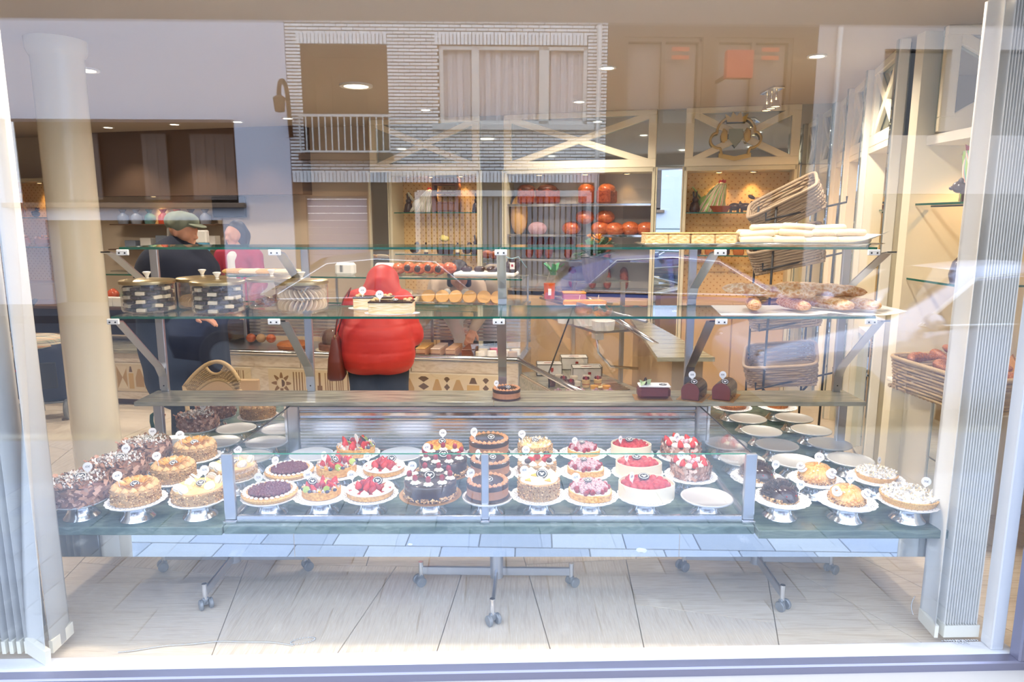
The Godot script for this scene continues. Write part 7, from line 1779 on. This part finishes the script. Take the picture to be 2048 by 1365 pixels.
	part("pot", lathe([Vector2(0, 0), Vector2(0.075, 0.0), Vector2(0.1, 0.06), Vector2(0.115, 0.2), Vector2(0.11, 0.2), Vector2(0, 0.18)], 72, 0.0, 1.0, 1.0, star(72, 24, 0.03)), M.potgrey, vz)
	var lf := shard(0.05, 0.14)
	for i in 46:
		var a := i * 2.4; var el := R(0.4, 1.6)
		part("leaf", lf, M.leaf, vz, V(0.05 * cos(a), 0.2 + R(0, 0.06), 0.05 * sin(a)), V(el, PI / 2 - a, R(-0.3, 0.3)))
	var pt := shard(0.014, 0.05)
	for f in [[0.0, 0.34, 0.11, 1.25], [-0.15, 0.28, 0.1, 0.7], [0.1, 0.34, 0.08, 0.5], [-0.06, 0.37, 0.06, 0.5], [0.14, 0.28, 0.1, 0.45]]:
		var fl := part("blossom", lump(V(0.018, 0.018, 0.018), 6), M.petal, vz, V(f[0], f[1], f[2]), Vector3.ZERO, Vector3.ONE * f[3])
		for i in 30:
			var a := i * 2.4; var tl := 0.3 + 1.2 * (i / 30.0); part("petal", pt, M.petal, fl, Vector3.ZERO, V(tl, a, 0))
	var cb := thing("cellophane_bag", "cellophane bag with green ribbons and orange labels beside the flower pot", "bag", V(0.32, 1.05, -5.45))
	part("bag", lathe([Vector2(0, 0), Vector2(0.06, 0), Vector2(0.065, 0.1), Vector2(0.03, 0.2), Vector2(0.06, 0.28), Vector2(0.055, 0.28), Vector2(0.025, 0.2), Vector2(0, 0.02)], 16, 0.05), M.jarglass, cb)
	part("orange_tub", lathe([Vector2(0, 0), Vector2(0.04, 0), Vector2(0.045, 0.12), Vector2(0, 0.12)], 16), mat(Color("c8602c"), 0.4), cb, V(-0.03, 0.0, 0.04))
	part("tub_label", span(-0.012, 0.03, 0.044, 0.012, 0.08, 0.048), M.paper, cb, V(-0.03, 0, 0.04))
	for i in 5: part("green_ribbon", lf, mat(Color("2f9a5c"), 0.5), cb, V(0, 0.18, 0), V(0.6, i * 1.3, 0), Vector3.ONE * 0.9)

# ---------------------------------------------------------------- people
# bones: [a, b, radius at a, radius at b]; joined by a smooth minimum and skinned as surface nets
func skin(bones: Array, cell: float, k: float, seam := 0.0, pitch := 0.1) -> ArrayMesh:
	var lo := V(9, 9, 9); var hi := -lo
	for b in bones:
		for e in 2:
			var r: float = b[2 + e] + 2.5 / k
			lo = lo.min(b[e] - V(r, r, r)); hi = hi.max(b[e] + V(r, r, r))
	var nx := int((hi.x - lo.x) / cell) + 2; var ny := int((hi.y - lo.y) / cell) + 2; var nz := int((hi.z - lo.z) / cell) + 2
	var F := PackedFloat32Array(); F.resize(nx * ny * nz)
	for b in bones:
		var a: Vector3 = b[0]; var c: Vector3 = b[1]; var ra: float = b[2]; var rb: float = b[3]; var ac := c - a; var ll := maxf(ac.length_squared(), 1e-8)
		var m := maxf(ra, rb) + 2.5 / k; var l := (a.min(c) - V(m, m, m) - lo) / cell; var h := (a.max(c) + V(m, m, m) - lo) / cell
		for z in range(maxi(0, int(l.z)), mini(nz, int(h.z) + 2)):
			for y in range(maxi(0, int(l.y)), mini(ny, int(h.y) + 2)):
				var i := (z * ny + y) * nx
				for x in range(maxi(0, int(l.x)), mini(nx, int(h.x) + 2)):
					var p := lo + V(x, y, z) * cell; var t := clampf((p - a).dot(ac) / ll, 0.0, 1.0)
					F[i + x] += exp(-k * ((p - a - ac * t).length() - lerpf(ra, rb, t)))
	for z in nz:
		for y in ny:
			var sm := 0.0
			if seam > 0.0:
				var d := fposmod(lo.y + y * cell, pitch) - pitch / 2; sm = seam * exp(-d * d / 0.00005)
			var i := (z * ny + y) * nx
			for x in nx: F[i + x] = (-log(F[i + x]) / k if F[i + x] > 1e-9 else 1.0) + sm
	var at := PackedInt32Array(); at.resize(nx * ny * nz); at.fill(-1)
	var vs := PackedVector3Array(); var st := begin(); st.set_smooth_group(0); var idx := PackedInt32Array()
	var off := PackedInt32Array([0, 1, nx, nx + 1, nx * ny, nx * ny + 1, nx * ny + nx, nx * ny + nx + 1])
	var ed := [[0, 1], [2, 3], [4, 5], [6, 7], [0, 2], [1, 3], [4, 6], [5, 7], [0, 4], [1, 5], [2, 6], [3, 7]]
	for z in nz - 1:
		for y in ny - 1:
			for x in nx - 1:
				var i := (z * ny + y) * nx + x; var s := 0
				for e in 8: s += 1 if F[i + off[e]] < 0.0 else 0
				if s == 0 or s == 8: continue
				var p := Vector3.ZERO; var n := 0
				for e in ed:
					var u := F[i + off[e[0]]]; var w := F[i + off[e[1]]]
					if (u < 0.0) != (w < 0.0):
						var t := u / (u - w); var a := V(e[0] & 1, (e[0] >> 1) & 1, e[0] >> 2); var b := V(e[1] & 1, (e[1] >> 1) & 1, e[1] >> 2)
						p += a.lerp(b, t); n += 1
				at[i] = vs.size(); vs.append(lo + (V(x, y, z) + p / n) * cell)
	for z in range(1, nz - 1):
		for y in range(1, ny - 1):
			for x in range(1, nx - 1):
				var i := (z * ny + y) * nx + x; var s := F[i] < 0.0
				for ax in 3:
					var o: int = [1, nx, nx * ny][ax]; var u: int = [nx, nx * ny, 1][ax]; var w: int = [nx * ny, 1, nx][ax]
					if (F[i + o] < 0.0) == s: continue
					var q := [at[i - u - w], at[i - w], at[i], at[i - u]]
					if q.min() < 0: continue
					if s: idx.append_array(PackedInt32Array([q[0], q[2], q[1], q[0], q[3], q[2]]))
					else: idx.append_array(PackedInt32Array([q[0], q[1], q[2], q[0], q[2], q[3]]))
	for i in idx: st.add_vertex(vs[i])
	return done(st)

# a hand of five bent fingers: wrist, pointing, palm normal; side +1 puts the thumb along pointing x normal
func hand(w: Vector3, d: Vector3, nrm: Vector3, side: float, curl: float) -> Array:
	d = d.normalized(); var s := d.cross(nrm).normalized() * side; var nn := s.cross(d).normalized() * side
	var b := [[w, w + d * 0.03, 0.026, 0.024]]
	for i in 4:
		var o := s * (0.03 - i * 0.02); b.append([w + d * 0.025 + o * 0.6, w + d * 0.085 + o, 0.014, 0.012])
		var L: float = [0.04, 0.045, 0.042, 0.034][i]; var p := w + d * 0.09 + o; var u := d
		for j in 3:
			u = (u - nn * curl * 0.5).normalized(); b.append([p, p + u * L * [1.0, 0.65, 0.5][j], 0.0095 - j * 0.0008, 0.0085 - j * 0.0008]); p += u * L * [1.0, 0.65, 0.5][j]
	var tp := w + d * 0.03 + s * 0.028; var tu := (d * 0.7 + s * 0.7 - nn * 0.3).normalized()
	b.append([tp, tp + tu * 0.04, 0.0125, 0.011]); b.append([tp + tu * 0.04, tp + tu * 0.04 + (tu + d * 0.5).normalized() * 0.03, 0.0105, 0.0085])
	return b

func head_bones(c: Vector3, f: Vector3, up: Vector3) -> Array:        # centre of skull, facing, up
	var s := f.cross(up).normalized()
	var o := [[c + up * 0.02 - f * 0.01, c + up * 0.015 + f * 0.015, 0.083, 0.078], [c - up * 0.04 + f * 0.03, c - up * 0.075 + f * 0.05, 0.055, 0.036], [c - up * 0.01 + f * 0.085, c - up * 0.035 + f * 0.108, 0.008, 0.014],
		[c + f * 0.08 + up * 0.012 - s * 0.03, c + f * 0.08 + up * 0.012 + s * 0.03, 0.014, 0.014], [c - up * 0.062 + f * 0.08 - s * 0.018, c - up * 0.062 + f * 0.08 + s * 0.018, 0.011, 0.011], [c - up * 0.1 + f * 0.07, c - up * 0.1 + f * 0.075, 0.02, 0.02]]
	for e in [-1, 1]:
		o.append([c + s * e * 0.045 - up * 0.03 + f * 0.05, c + s * e * 0.04 - up * 0.03 + f * 0.055, 0.032, 0.03])
		o.append([c + s * e * 0.082 + up * 0.012 - f * 0.012, c + s * e * 0.078 - up * 0.028 - f * 0.004, 0.014, 0.01])
	return o

func fine_skin(t: Node3D, hb: Array, hands: Array, rest: Array):     # one body: coarse limbs with finer head and hands in one mesh
	var st := SurfaceTool.new(); st.begin(Mesh.PRIMITIVE_TRIANGLES)
	st.append_from(skin(rest, 0.02, 45.0), 0, Transform3D())
	st.append_from(skin(hb, 0.0065, 110.0), 0, Transform3D())
	for h in hands: st.append_from(skin(h, 0.0042, 260.0), 0, Transform3D())
	return part("body", st.commit(), M.skin, t)

# a coat's skirt: upright rods round an oval, so that the hem ends level
func hem(rx: float, rz: float, y1: float, y0: float, r: float, lean: Vector3) -> Array:
	var o := []
	for i in 12:
		var a := TAU * i / 12; o.append([V(rx * 0.85 * cos(a), y1, rz * 0.85 * sin(a)) + lean, V(rx * cos(a), y0, rz * sin(a)), r * 0.9, r])
	return o

func grown(b: Array, r: float) -> Array:
	var o := []
	for e in b: o.append([e[0], e[1], e[2] + r, e[3] + r])
	return o

func face_bits(t: Node3D, c: Vector3, f: Vector3, up: Vector3):
	var s := f.cross(up).normalized()
	for e in [-1, 1]:
		part("eye", lump(V(0.009, 0.007, 0.007), 6), M.black, t, c + f * 0.082 - up * 0.004 + s * e * 0.03)
		part("eyebrow", pipe([c + f * 0.09 + up * 0.018 + s * e * 0.014, c + f * 0.092 + up * 0.022 + s * e * 0.03, c + f * 0.084 + up * 0.018 + s * e * 0.045], 0.004, 5), M.hair, t)
	part("mouth", pipe([c + f * 0.088 - up * 0.062 - s * 0.02, c + f * 0.094 - up * 0.062, c + f * 0.088 - up * 0.062 + s * 0.02], 0.005, 5), mat(Color("a8584c"), 0.5), t)

func people():
	# the man in the flat cap, side on, looking right
	var t := thing("person", "person in a grey-green flat cap and long navy coat, seen side on at the counter", "person", V(-2.4, 0, -5.12), -0.15)
	var c := V(0.02, 1.575, 0); var f := V(0.99, -0.12, 0).normalized(); var up := V(0.12, 0.99, 0).normalized()
	var tors := [[V(-0.03, 1.3, 0), V(-0.05, 0.95, 0), 0.17, 0.17]]; var legs := []; var arms := []; var hands := []
	for s in [-1, 1]:
		tors.append([V(-0.03, 1.36, s * 0.03), V(-0.04, 1.34, s * 0.17), 0.075, 0.085])
		tors.append([V(-0.04, 0.95, s * 0.06), V(-0.04, 0.85, s * 0.08), 0.14, 0.12])
		legs += [[V(-0.04, 0.85, s * 0.1), V(-0.01, 0.47, s * 0.11), 0.09, 0.062], [V(-0.01, 0.47, s * 0.11), V(-0.05, 0.09, s * 0.11), 0.058, 0.042], [V(-0.06, 0.045, s * 0.11), V(0.12, 0.035, s * 0.12), 0.042, 0.035]]
		arms += [[V(-0.04, 1.34, s * 0.2), V(-0.05, 1.05, s * 0.26), 0.065, 0.05], [V(-0.05, 1.05, s * 0.26), V(0.17, 0.98, s * 0.2), 0.048, 0.034]]
		hands.append(hand(V(0.18, 0.98, s * 0.2), V(1, -0.15, -s * 0.2), V(0, 1, 0), s, 0.6))
	var neck := [[V(-0.02, 1.4, 0), V(0.0, 1.52, 0), 0.065, 0.06]]
	fine_skin(t, head_bones(c, f, up), hands, tors + legs + arms + neck)
	var coat := skin(grown(tors + arms, 0.045) + hem(0.2, 0.22, 1.3, 0.5, 0.075, V(0, 0, 0)) + [[V(-0.05, 0.95, 0), V(-0.05, 0.5, 0), 0.26, 0.27], [V(-0.04, 1.38, 0), V(-0.03, 1.46, 0), 0.1, 0.085], [V(-0.05, 1.15, 0), V(-0.06, 0.75, 0), 0.27, 0.29], [V(-0.05, 1.25, -0.08), V(-0.05, 1.25, 0.08), 0.23, 0.23]], 0.018, 45.0)
	part("navy_coat", coat, M.navy, t)
	part("trousers", skin(grown(legs.filter(func(e): return e[0].y > 0.2), 0.02), 0.02, 50.0), M.jeans, t)
	for s in [-1, 1]: part("shoe", lump(V(0.14, 0.05, 0.055), 8), M.black, t, V(0.02, 0.045, s * 0.115))
	part("grey_hair", skin([[c - f * 0.05 + up * 0.0, c - f * 0.06 - up * 0.05, 0.062, 0.05]], 0.01, 80.0), mat(Color("9a958e"), 0.8), t)
	var cap := part("flat_cap", skin([[c + up * 0.06 - f * 0.07, c + up * 0.075 + f * 0.06, 0.066, 0.05], [c + up * 0.055 - V(0, 0, 0.05), c + up * 0.055 + V(0, 0, 0.05), 0.062, 0.062], [c + up * 0.09 - f * 0.02, c + up * 0.075 + f * 0.09, 0.035, 0.022]], 0.01, 60.0), M.tweed, t)
	part("peak", lump(V(0.06, 0.011, 0.075), 8), M.tweed, cap, c + up * 0.052 + f * 0.115, V(0, 0, -0.3))
	face_bits(t, c, f, up)
	# the customer in the red quilted coat, bending over the counter, seen from behind
	t = thing("person", "person in red hooded quilted coat, seen from behind, bending over the counter", "person", V(-0.92, 0, -4.72), 0.05)
	c = V(0.02, 1.2, -0.22); f = V(0, -0.45, -0.9).normalized(); up = V(0, 0.9, -0.45).normalized()
	tors = [[V(0, 1.03, -0.12), V(0, 0.85, -0.02), 0.14, 0.15]]; legs = []; arms = []; hands = []
	for s in [-1, 1]:
		tors += [[V(s * 0.04, 1.1, -0.15), V(s * 0.13, 1.08, -0.14), 0.062, 0.066], [V(s * 0.07, 0.85, -0.01), V(s * 0.09, 0.75, 0.0), 0.13, 0.13]]
		legs += [[V(s * 0.1, 0.75, 0.0), V(s * 0.1, 0.42, -0.02), 0.1, 0.07], [V(s * 0.1, 0.42, -0.02), V(s * 0.1, 0.08, 0.0), 0.065, 0.045], [V(s * 0.1, 0.04, 0.0), V(s * 0.11, 0.035, -0.16), 0.04, 0.034]]
		arms += [[V(s * 0.155, 1.07, -0.13), V(s * 0.22, 0.86, -0.12), 0.055, 0.045], [V(s * 0.22, 0.86, -0.12), V(s * 0.15, 0.8, -0.34), 0.042, 0.034]]
		hands.append(hand(V(s * 0.165, 0.8, -0.35), V(-s * 0.3, -0.1, -1), V(0, 1, 0), -s, 0.7))
	neck = [[V(0, 1.1, -0.16), V(0.01, 1.16, -0.19), 0.06, 0.055]]
	fine_skin(t, head_bones(c, f, up), hands, tors + legs + arms + neck)
	var qc := skin(grown(tors + arms, 0.032) + hem(0.155, 0.12, 1.04, 0.71, 0.065, V(0, 0, -0.09)) + [[V(0, 1.0, -0.1), V(0, 0.8, -0.02), 0.14, 0.13]], 0.013, 55.0, 0.005, 0.082)
	part("quilted_coat", qc, M.redcoat, t)
	part("hood", skin([[c + V(0, 0.03, 0.01), c + V(0, -0.02, 0.06), 0.115, 0.12], [c + V(-0.07, -0.08, 0.09), c + V(0.07, -0.08, 0.09), 0.085, 0.085]], 0.013, 55.0), M.redcoat, t)
	part("trousers", skin(grown(legs.filter(func(e): return e[0].y > 0.2), 0.022), 0.02, 50.0), M.jeans, t)
	for s in [-1, 1]: part("shoe", lump(V(0.05, 0.05, 0.13), 8), M.black, t, V(s * 0.105, 0.045, -0.07))
	var hb := thing("handbag", "brown leather shoulder bag hanging at the red-coated person's left side", "bag", V(-1.19, 0.59, -4.66), 0.1)
	var rings := []
	for e in [[0.0, 0.1, 0.05], [0.02, 0.115, 0.06], [0.14, 0.1, 0.05], [0.27, 0.06, 0.025], [0.285, 0.055, 0.02]]:
		var r := []
		for i in 24: var a := TAU * i / 24; r.append(V(e[2] * signf(cos(a)) * pow(absf(cos(a)), 0.5), e[0], e[1] * signf(sin(a)) * pow(absf(sin(a)), 0.5)))
		rings.append(r)
	part("bag_body", loft(rings), M.leather, hb)
	part("strap", pipe([V(0, 0.28, 0.05), V(0.02, 0.4, 0.05), V(0.07, 0.55, 0.04), V(0.1, 0.6, -0.08), V(0.06, 0.5, -0.14), V(0, 0.28, -0.05)], 0.012, 6, true, 0.4), M.leather, hb)
	for s in [-1, 1]: part("buckle_ring", pipe(ring_path(0.018), 0.003, 6), M.brass, hb, V(0.005, 0.29, s * 0.05), V(0, 0, PI / 2))
	# the server bending down behind the counter
	t = thing("person", "person with dark hair in a pale shirt bending down behind the counter, serving", "person", V(-0.5, 0, -6.52), 0.0)
	c = V(0.03, 1.17, 0.3); f = V(0.05, -0.75, 0.66).normalized(); up = V(0, 0.66, 0.75).normalized()
	tors = [[V(0, 1.0, 0.14), V(0, 0.85, -0.05), 0.125, 0.13], [V(0, 0.85, -0.06), V(0, 0.8, -0.06), 0.14, 0.14]]; legs = []; arms = []; hands = []
	for s in [-1, 1]:
		tors.append([V(s * 0.04, 1.08, 0.16), V(s * 0.16, 1.07, 0.16), 0.065, 0.07])
		legs += [[V(s * 0.09, 0.78, -0.06), V(s * 0.09, 0.45, -0.03), 0.09, 0.065], [V(s * 0.09, 0.45, -0.03), V(s * 0.09, 0.08, -0.05), 0.06, 0.042], [V(s * 0.09, 0.04, -0.05), V(s * 0.1, 0.035, 0.1), 0.04, 0.034]]
	arms = [[V(-0.19, 1.06, 0.17), V(-0.25, 0.84, 0.3), 0.055, 0.045], [V(-0.25, 0.84, 0.3), V(-0.36, 0.66, 0.42), 0.044, 0.03], [V(0.19, 1.06, 0.17), V(0.26, 0.86, 0.22), 0.055, 0.045], [V(0.26, 0.86, 0.22), V(0.16, 0.7, 0.32), 0.044, 0.03]]
	hands = [hand(V(-0.365, 0.65, 0.425), V(-0.5, -0.75, 0.4), V(0, 0.4, 0.9), 1.0, 0.5), hand(V(0.155, 0.69, 0.325), V(-0.3, -0.8, 0.4), V(0, 0.4, 0.9), -1.0, 0.5)]
	neck = [[V(0, 1.09, 0.18), V(0.02, 1.14, 0.25), 0.052, 0.05]]
	fine_skin(t, head_bones(c, f, up), hands, tors + legs + arms + neck)
	part("shirt", skin(grown(tors + arms, 0.014), 0.016, 60.0), M.shirt, t)
	part("apron", skin([[V(-0.06, 1.0, 0.2), V(-0.07, 0.8, 0.06), 0.075, 0.08], [V(0.06, 1.0, 0.2), V(0.07, 0.8, 0.06), 0.075, 0.08], [V(-0.05, 0.8, 0.06), V(0.05, 0.5, 0.06), 0.09, 0.08]], 0.018, 50.0), M.white, t)
	part("trousers", skin(grown(legs.filter(func(e): return e[0].y > 0.2), 0.02), 0.02, 50.0), M.black, t)
	for s in [-1, 1]: part("shoe", lump(V(0.05, 0.05, 0.13), 8), M.black, t, V(s * 0.095, 0.045, 0.02))
	part("dark_hair", skin([[c + up * 0.05 - f * 0.03, c + up * 0.02 - f * 0.05, 0.082, 0.08], [c + up * 0.07 + f * 0.02, c + up * 0.06 - f * 0.02, 0.055, 0.06], [c + V(0.07, 0.0, 0.0), c + V(0.08, -0.08, 0.0), 0.035, 0.03], [c - V(0.07, 0.0, 0.0), c - V(0.08, 0.08, 0.0), 0.035, 0.03]], 0.01, 70.0), M.hair, t)
	face_bits(t, c, f, up)
	# the person in pink beyond the man
	t = thing("person", "person with dark hair and pink cardigan behind the counter, beyond the capped man", "person", V(-2.66, 0, -6.85), -0.2)
	c = V(0.0, 1.52, 0.02); f = V(-0.35, -0.1, 0.93).normalized(); up = V(0, 1, 0.1).normalized()
	tors = [[V(0, 1.25, 0), V(0, 0.95, 0), 0.12, 0.12]]; legs = []; arms = []; hands = []
	for s in [-1, 1]:
		tors += [[V(s * 0.03, 1.33, 0), V(s * 0.15, 1.31, 0), 0.06, 0.065], [V(s * 0.05, 0.95, 0), V(s * 0.07, 0.85, 0), 0.11, 0.11]]
		legs += [[V(s * 0.09, 0.85, 0), V(s * 0.09, 0.46, 0.01), 0.085, 0.06], [V(s * 0.09, 0.46, 0.01), V(s * 0.09, 0.08, 0), 0.055, 0.04], [V(s * 0.09, 0.04, 0), V(s * 0.1, 0.035, 0.14), 0.038, 0.032]]
	arms = [[V(-0.18, 1.3, 0), V(-0.22, 1.06, 0.08), 0.052, 0.042], [V(-0.22, 1.06, 0.08), V(-0.2, 1.27, 0.25), 0.04, 0.03], [V(0.18, 1.3, 0), V(0.23, 1.04, 0.02), 0.052, 0.042], [V(0.23, 1.04, 0.02), V(0.2, 0.9, 0.2), 0.04, 0.03]]
	hands = [hand(V(-0.2, 1.28, 0.26), V(-0.1, 0.8, 0.5), V(0.5, -0.4, 0.8), 1.0, 0.9), hand(V(0.2, 0.89, 0.21), V(-0.2, -0.4, 0.9), V(0, 1, 0), -1.0, 0.5)]
	neck = [[V(0, 1.35, 0), V(0, 1.45, 0.01), 0.052, 0.05]]
	fine_skin(t, head_bones(c, f, up), hands, tors + legs + arms + neck)
	part("pink_cardigan", skin(grown(tors + arms, 0.016), 0.018, 60.0), M.pink, t)
	part("white_top", skin([[V(0, 1.3, 0.085), V(0, 0.98, 0.09), 0.06, 0.062]], 0.014, 60.0), M.white, t)
	part("trousers", skin(grown(legs.filter(func(e): return e[0].y > 0.2), 0.02), 0.02, 50.0), M.black, t)
	for s in [-1, 1]: part("shoe", lump(V(0.05, 0.05, 0.13), 8), M.black, t, V(s * 0.095, 0.045, 0.06))
	part("dark_hair", skin([[c + up * 0.045 - f * 0.02, c - up * 0.02 - f * 0.055, 0.085, 0.085], [c - f * 0.05 - up * 0.05, c - f * 0.06 - up * 0.16, 0.075, 0.06], [c + V(0.075, 0.02, 0), c + V(0.085, -0.12, 0), 0.03, 0.025], [c - V(0.075, -0.02, 0), c - V(0.085, 0.12, 0), 0.03, 0.025]], 0.01, 70.0), M.hair, t)
	face_bits(t, c, f, up)
	var pk := thing("paper_bag", "white and blue paper bag held up between the capped man and the person in pink", "bag", V(-2.86, 1.36, -6.5), -0.2)
	part("white_half", box(V(0.15, 0.12, 0.06), 0.012, V(0, 0.14, 0)), M.white, pk); part("blue_half", box(V(0.152, 0.09, 0.062), 0.012, V(0, 0.045, 0)), mat(Color("4f93b8"), 0.6), pk)

func extras():
	for e in [[2.03, -5.72, "chrome ceiling track with three small spots near the right wall"], [2.5, -7.0, "second chrome ceiling track with small spots, farther back on the right"]]:
		var tr := thing("spot_track", e[2], "light", V(e[0], CEIL, e[1]))
		part("plate", box(V(0.09, 0.02, 0.3), 0.004, V(0, -0.01, 0)), M.chrome, tr)
		for i in 3:
			part("arm", pipe([V(0, -0.02, -0.1 + i * 0.1), V(0.0, -0.1, -0.1 + i * 0.1)], 0.008, 6), M.chrome, tr)
			part("shade", lathe([Vector2(0.02, 0.05), Vector2(0.038, 0.0), Vector2(0.036, 0.0), Vector2(0.018, 0.048)], 16), M.chrome, tr, V(0, -0.15, -0.1 + i * 0.1))
			part("bulb", lathe([Vector2(0, 0.004), Vector2(0.033, 0.004), Vector2(0.03, 0.012), Vector2(0, 0.012)], 14), M.glowwarm, tr, V(0, -0.15, -0.1 + i * 0.1))
		var l := SpotLight3D.new(); l.name = "lamp"; tr.add_child(l, true); l.position = V(0, -0.17, 0); l.rotation = V(-1.2, -0.9, 0); l.spot_angle = 60; l.light_color = Color(1, 0.8, 0.56); l.light_energy = 1.4; l.light_size = 0.08; l.spot_range = 20; l.spot_attenuation = 2; l.shadow_enabled = true
	# shopping trolley at the left
	var t := thing("shopping_trolley", "dark blue shopping trolley with striped flap standing left of the column", "trolley", V(-3.93, 0, -5.75), 0.4)
	var rings := []
	for e in [[0.16, 0.16, 0.12], [0.2, 0.19, 0.15], [0.4, 0.2, 0.17], [0.58, 0.18, 0.16], [0.64, 0.17, 0.15]]:
		var r := []
		for i in 28: var a := TAU * i / 28; r.append(V(e[1] * signf(cos(a)) * pow(absf(cos(a)), 0.5), e[0], e[2] * signf(sin(a)) * pow(absf(sin(a)), 0.5)))
		rings.append(r)
	part("bag", loft(rings), M.bluebag, t)
	var im := Image.create(64, 64, false, Image.FORMAT_RGB8)
	for y in 64: im.fill_rect(Rect2i(0, y, 64, 1), [Color("d8cdb4"), Color("d8cdb4"), Color("c98a5c"), Color("d8cdb4"), Color("8fa08f"), Color("d8cdb4"), Color("5f6f7a"), Color("d8cdb4")][(y / 2) % 8])
	var fm := tri3(mat(Color.WHITE, 0.8), ImageTexture.create_from_image(im), V(5, 5, 5))
	part("striped_flap", lathe([Vector2(0.155, 0.6), Vector2(0.19, 0.63), Vector2(0.17, 0.68), Vector2(0.1, 0.71), Vector2(0, 0.72)], 28, 0.0, 1.05, 0.9), fm, t)
	part("handle", pipe([V(0.0, 0.1, 0.17), V(0.0, 0.7, 0.19), V(0.0, 0.97, 0.21)], 0.012, 8), M.alubright, t)
	part("grip", pipe([V(0.0, 0.96, 0.21), V(0.02, 1.0, 0.2), V(0.02, 1.01, 0.12)], 0.017, 8), M.rubber, t)
	part("pocket", span(-0.12, 0.28, 0.155, 0.12, 0.5, 0.175, 0.008), M.dark, t); part("red_stripe", span(-0.19, 0.44, 0.13, -0.13, 0.455, 0.168), M.redgel, t)
	var wh := lathe([Vector2(0.045, 0), Vector2(0.07, 0), Vector2(0.085, 0.012), Vector2(0.085, 0.03), Vector2(0.07, 0.042), Vector2(0.045, 0.042)], 24)
	for s in [-1, 1]:
		var w := part("wheel", wh, M.castgrey, t, V(s * 0.16 + 0.02, 0.085, 0.12), V(0, 0, PI / 2)); part("hub", lathe([Vector2(0, 0.008), Vector2(0.046, 0.008), Vector2(0.046, 0.034), Vector2(0, 0.034)], 16), M.dark, w)
	part("axle_frame", pipe([V(-0.14, 0.085, 0.12), V(-0.1, 0.15, 0.12), V(0.14, 0.15, 0.12), V(0.18, 0.085, 0.12)], 0.01, 6, false), M.castgrey, t)
	# wicker chair
	var ch := thing("wicker_chair", "wicker chair whose curved woven back with a hand hole rises behind the marble shelf", "chair", V(-1.86, 0, -4.3), -0.25)
	var W := 0.2
	var top := []; var bot := []
	for i in 21:
		var u := i / 20.0 * 2 - 1; top.append(V(u * W, 0.775 - 0.13 * u * u - 0.03 * u * (-1), 0.05 * u * u)); bot.append(V(u * W, 0.66 - 0.12 * u * u + 0.03 * u, 0.05 * u * u))
	part("top_rail", pipe(top, 0.013, 8), M.wicker, ch); part("lower_rail", pipe(bot, 0.011, 8), M.wicker, ch)
	var wv := begin(); wv.set_smooth_group(0)
	for j in 8:
		var f := (j + 0.7) / 8.6; var run := []
		for i in 41:
			var u := i / 40.0 * 2 - 1
			var a: Vector3 = V(u * W, 0.66 - 0.12 * u * u + 0.03 * u, 0.05 * u * u); var b: Vector3 = V(u * W, 0.775 - 0.13 * u * u + 0.03 * u, 0.05 * u * u)
			var p := a.lerp(b, f) + V(0, 0, 0.006 * (1 if (i + j) % 2 else -1))
			if absf(u - 0.0) < 0.34 * sqrt(maxf(0.0, (f - 0.35) / 0.6)) and f > 0.35:
				if run.size() > 1: tube(wv, run, 0.0062, 5, false)
				run = []
			else: run.append(p)
		if run.size() > 1: tube(wv, run, 0.0062, 5, false)
	var wp := part("woven_back", done(wv), M.wicker, ch); wp.set_meta("kind", "stuff")
	var hole := []
	for i in 13: var a := PI + PI * i / 12.0; hole.append(V(0.07 * cos(a), 0.762 + 0.065 * sin(a), 0.004))
	part("hand_hole_rim", pipe(hole, 0.009, 8), M.wicker, ch)
	for s in [-1, 1]: part("leg", pipe([V(s * W, 0.62, 0.05), V(s * W * 0.98, 0.42, 0.04), V(s * W, 0.0, -0.02)], 0.014, 8), M.wicker, ch); part("leg", pipe([V(s * W * 0.9, 0.42, -0.36), V(s * W * 0.9, 0.0, -0.38)], 0.014, 8), M.wicker, ch)
	part("seat", lathe([Vector2(0, 0.4), Vector2(0.19, 0.4), Vector2(0.21, 0.42), Vector2(0.19, 0.44), Vector2(0, 0.445)], 28), M.wicker, ch, V(0, 0, -0.17))
	# green hooked stick left of the counter
	var hk := thing("hooked_stick", "green metal stick with curved wooden-tipped handle left of the counter's leg", "stick", V(-2.12, 0, -3.92))
	part("shaft", pipe([V(-0.03, 0.0, 0), V(-0.025, 0.3, 0), V(-0.02, 0.36, 0), V(0.0, 0.395, 0), V(0.03, 0.42, 0), V(0.036, 0.46, 0), V(0.03, 0.5, 0), V(0.034, 0.535, 0), V(0.055, 0.55, 0), V(0.08, 0.545, 0)], 0.011, 8), M.stickgreen, hk)
	part("wooden_tip", pipe([V(0.08, 0.545, 0), V(0.11, 0.535, 0)], 0.01, 8), M.croiss, hk)
	# beige storage panel seen under the marble shelf
	solo("floor_screen", span(-0.22, 0.0, -0.02, 0.22, 0.56, 0.02, 0.006), M.cabinet, "beige board standing behind the left wing's back edge", "board", V(-1.98, 0, -4.75))
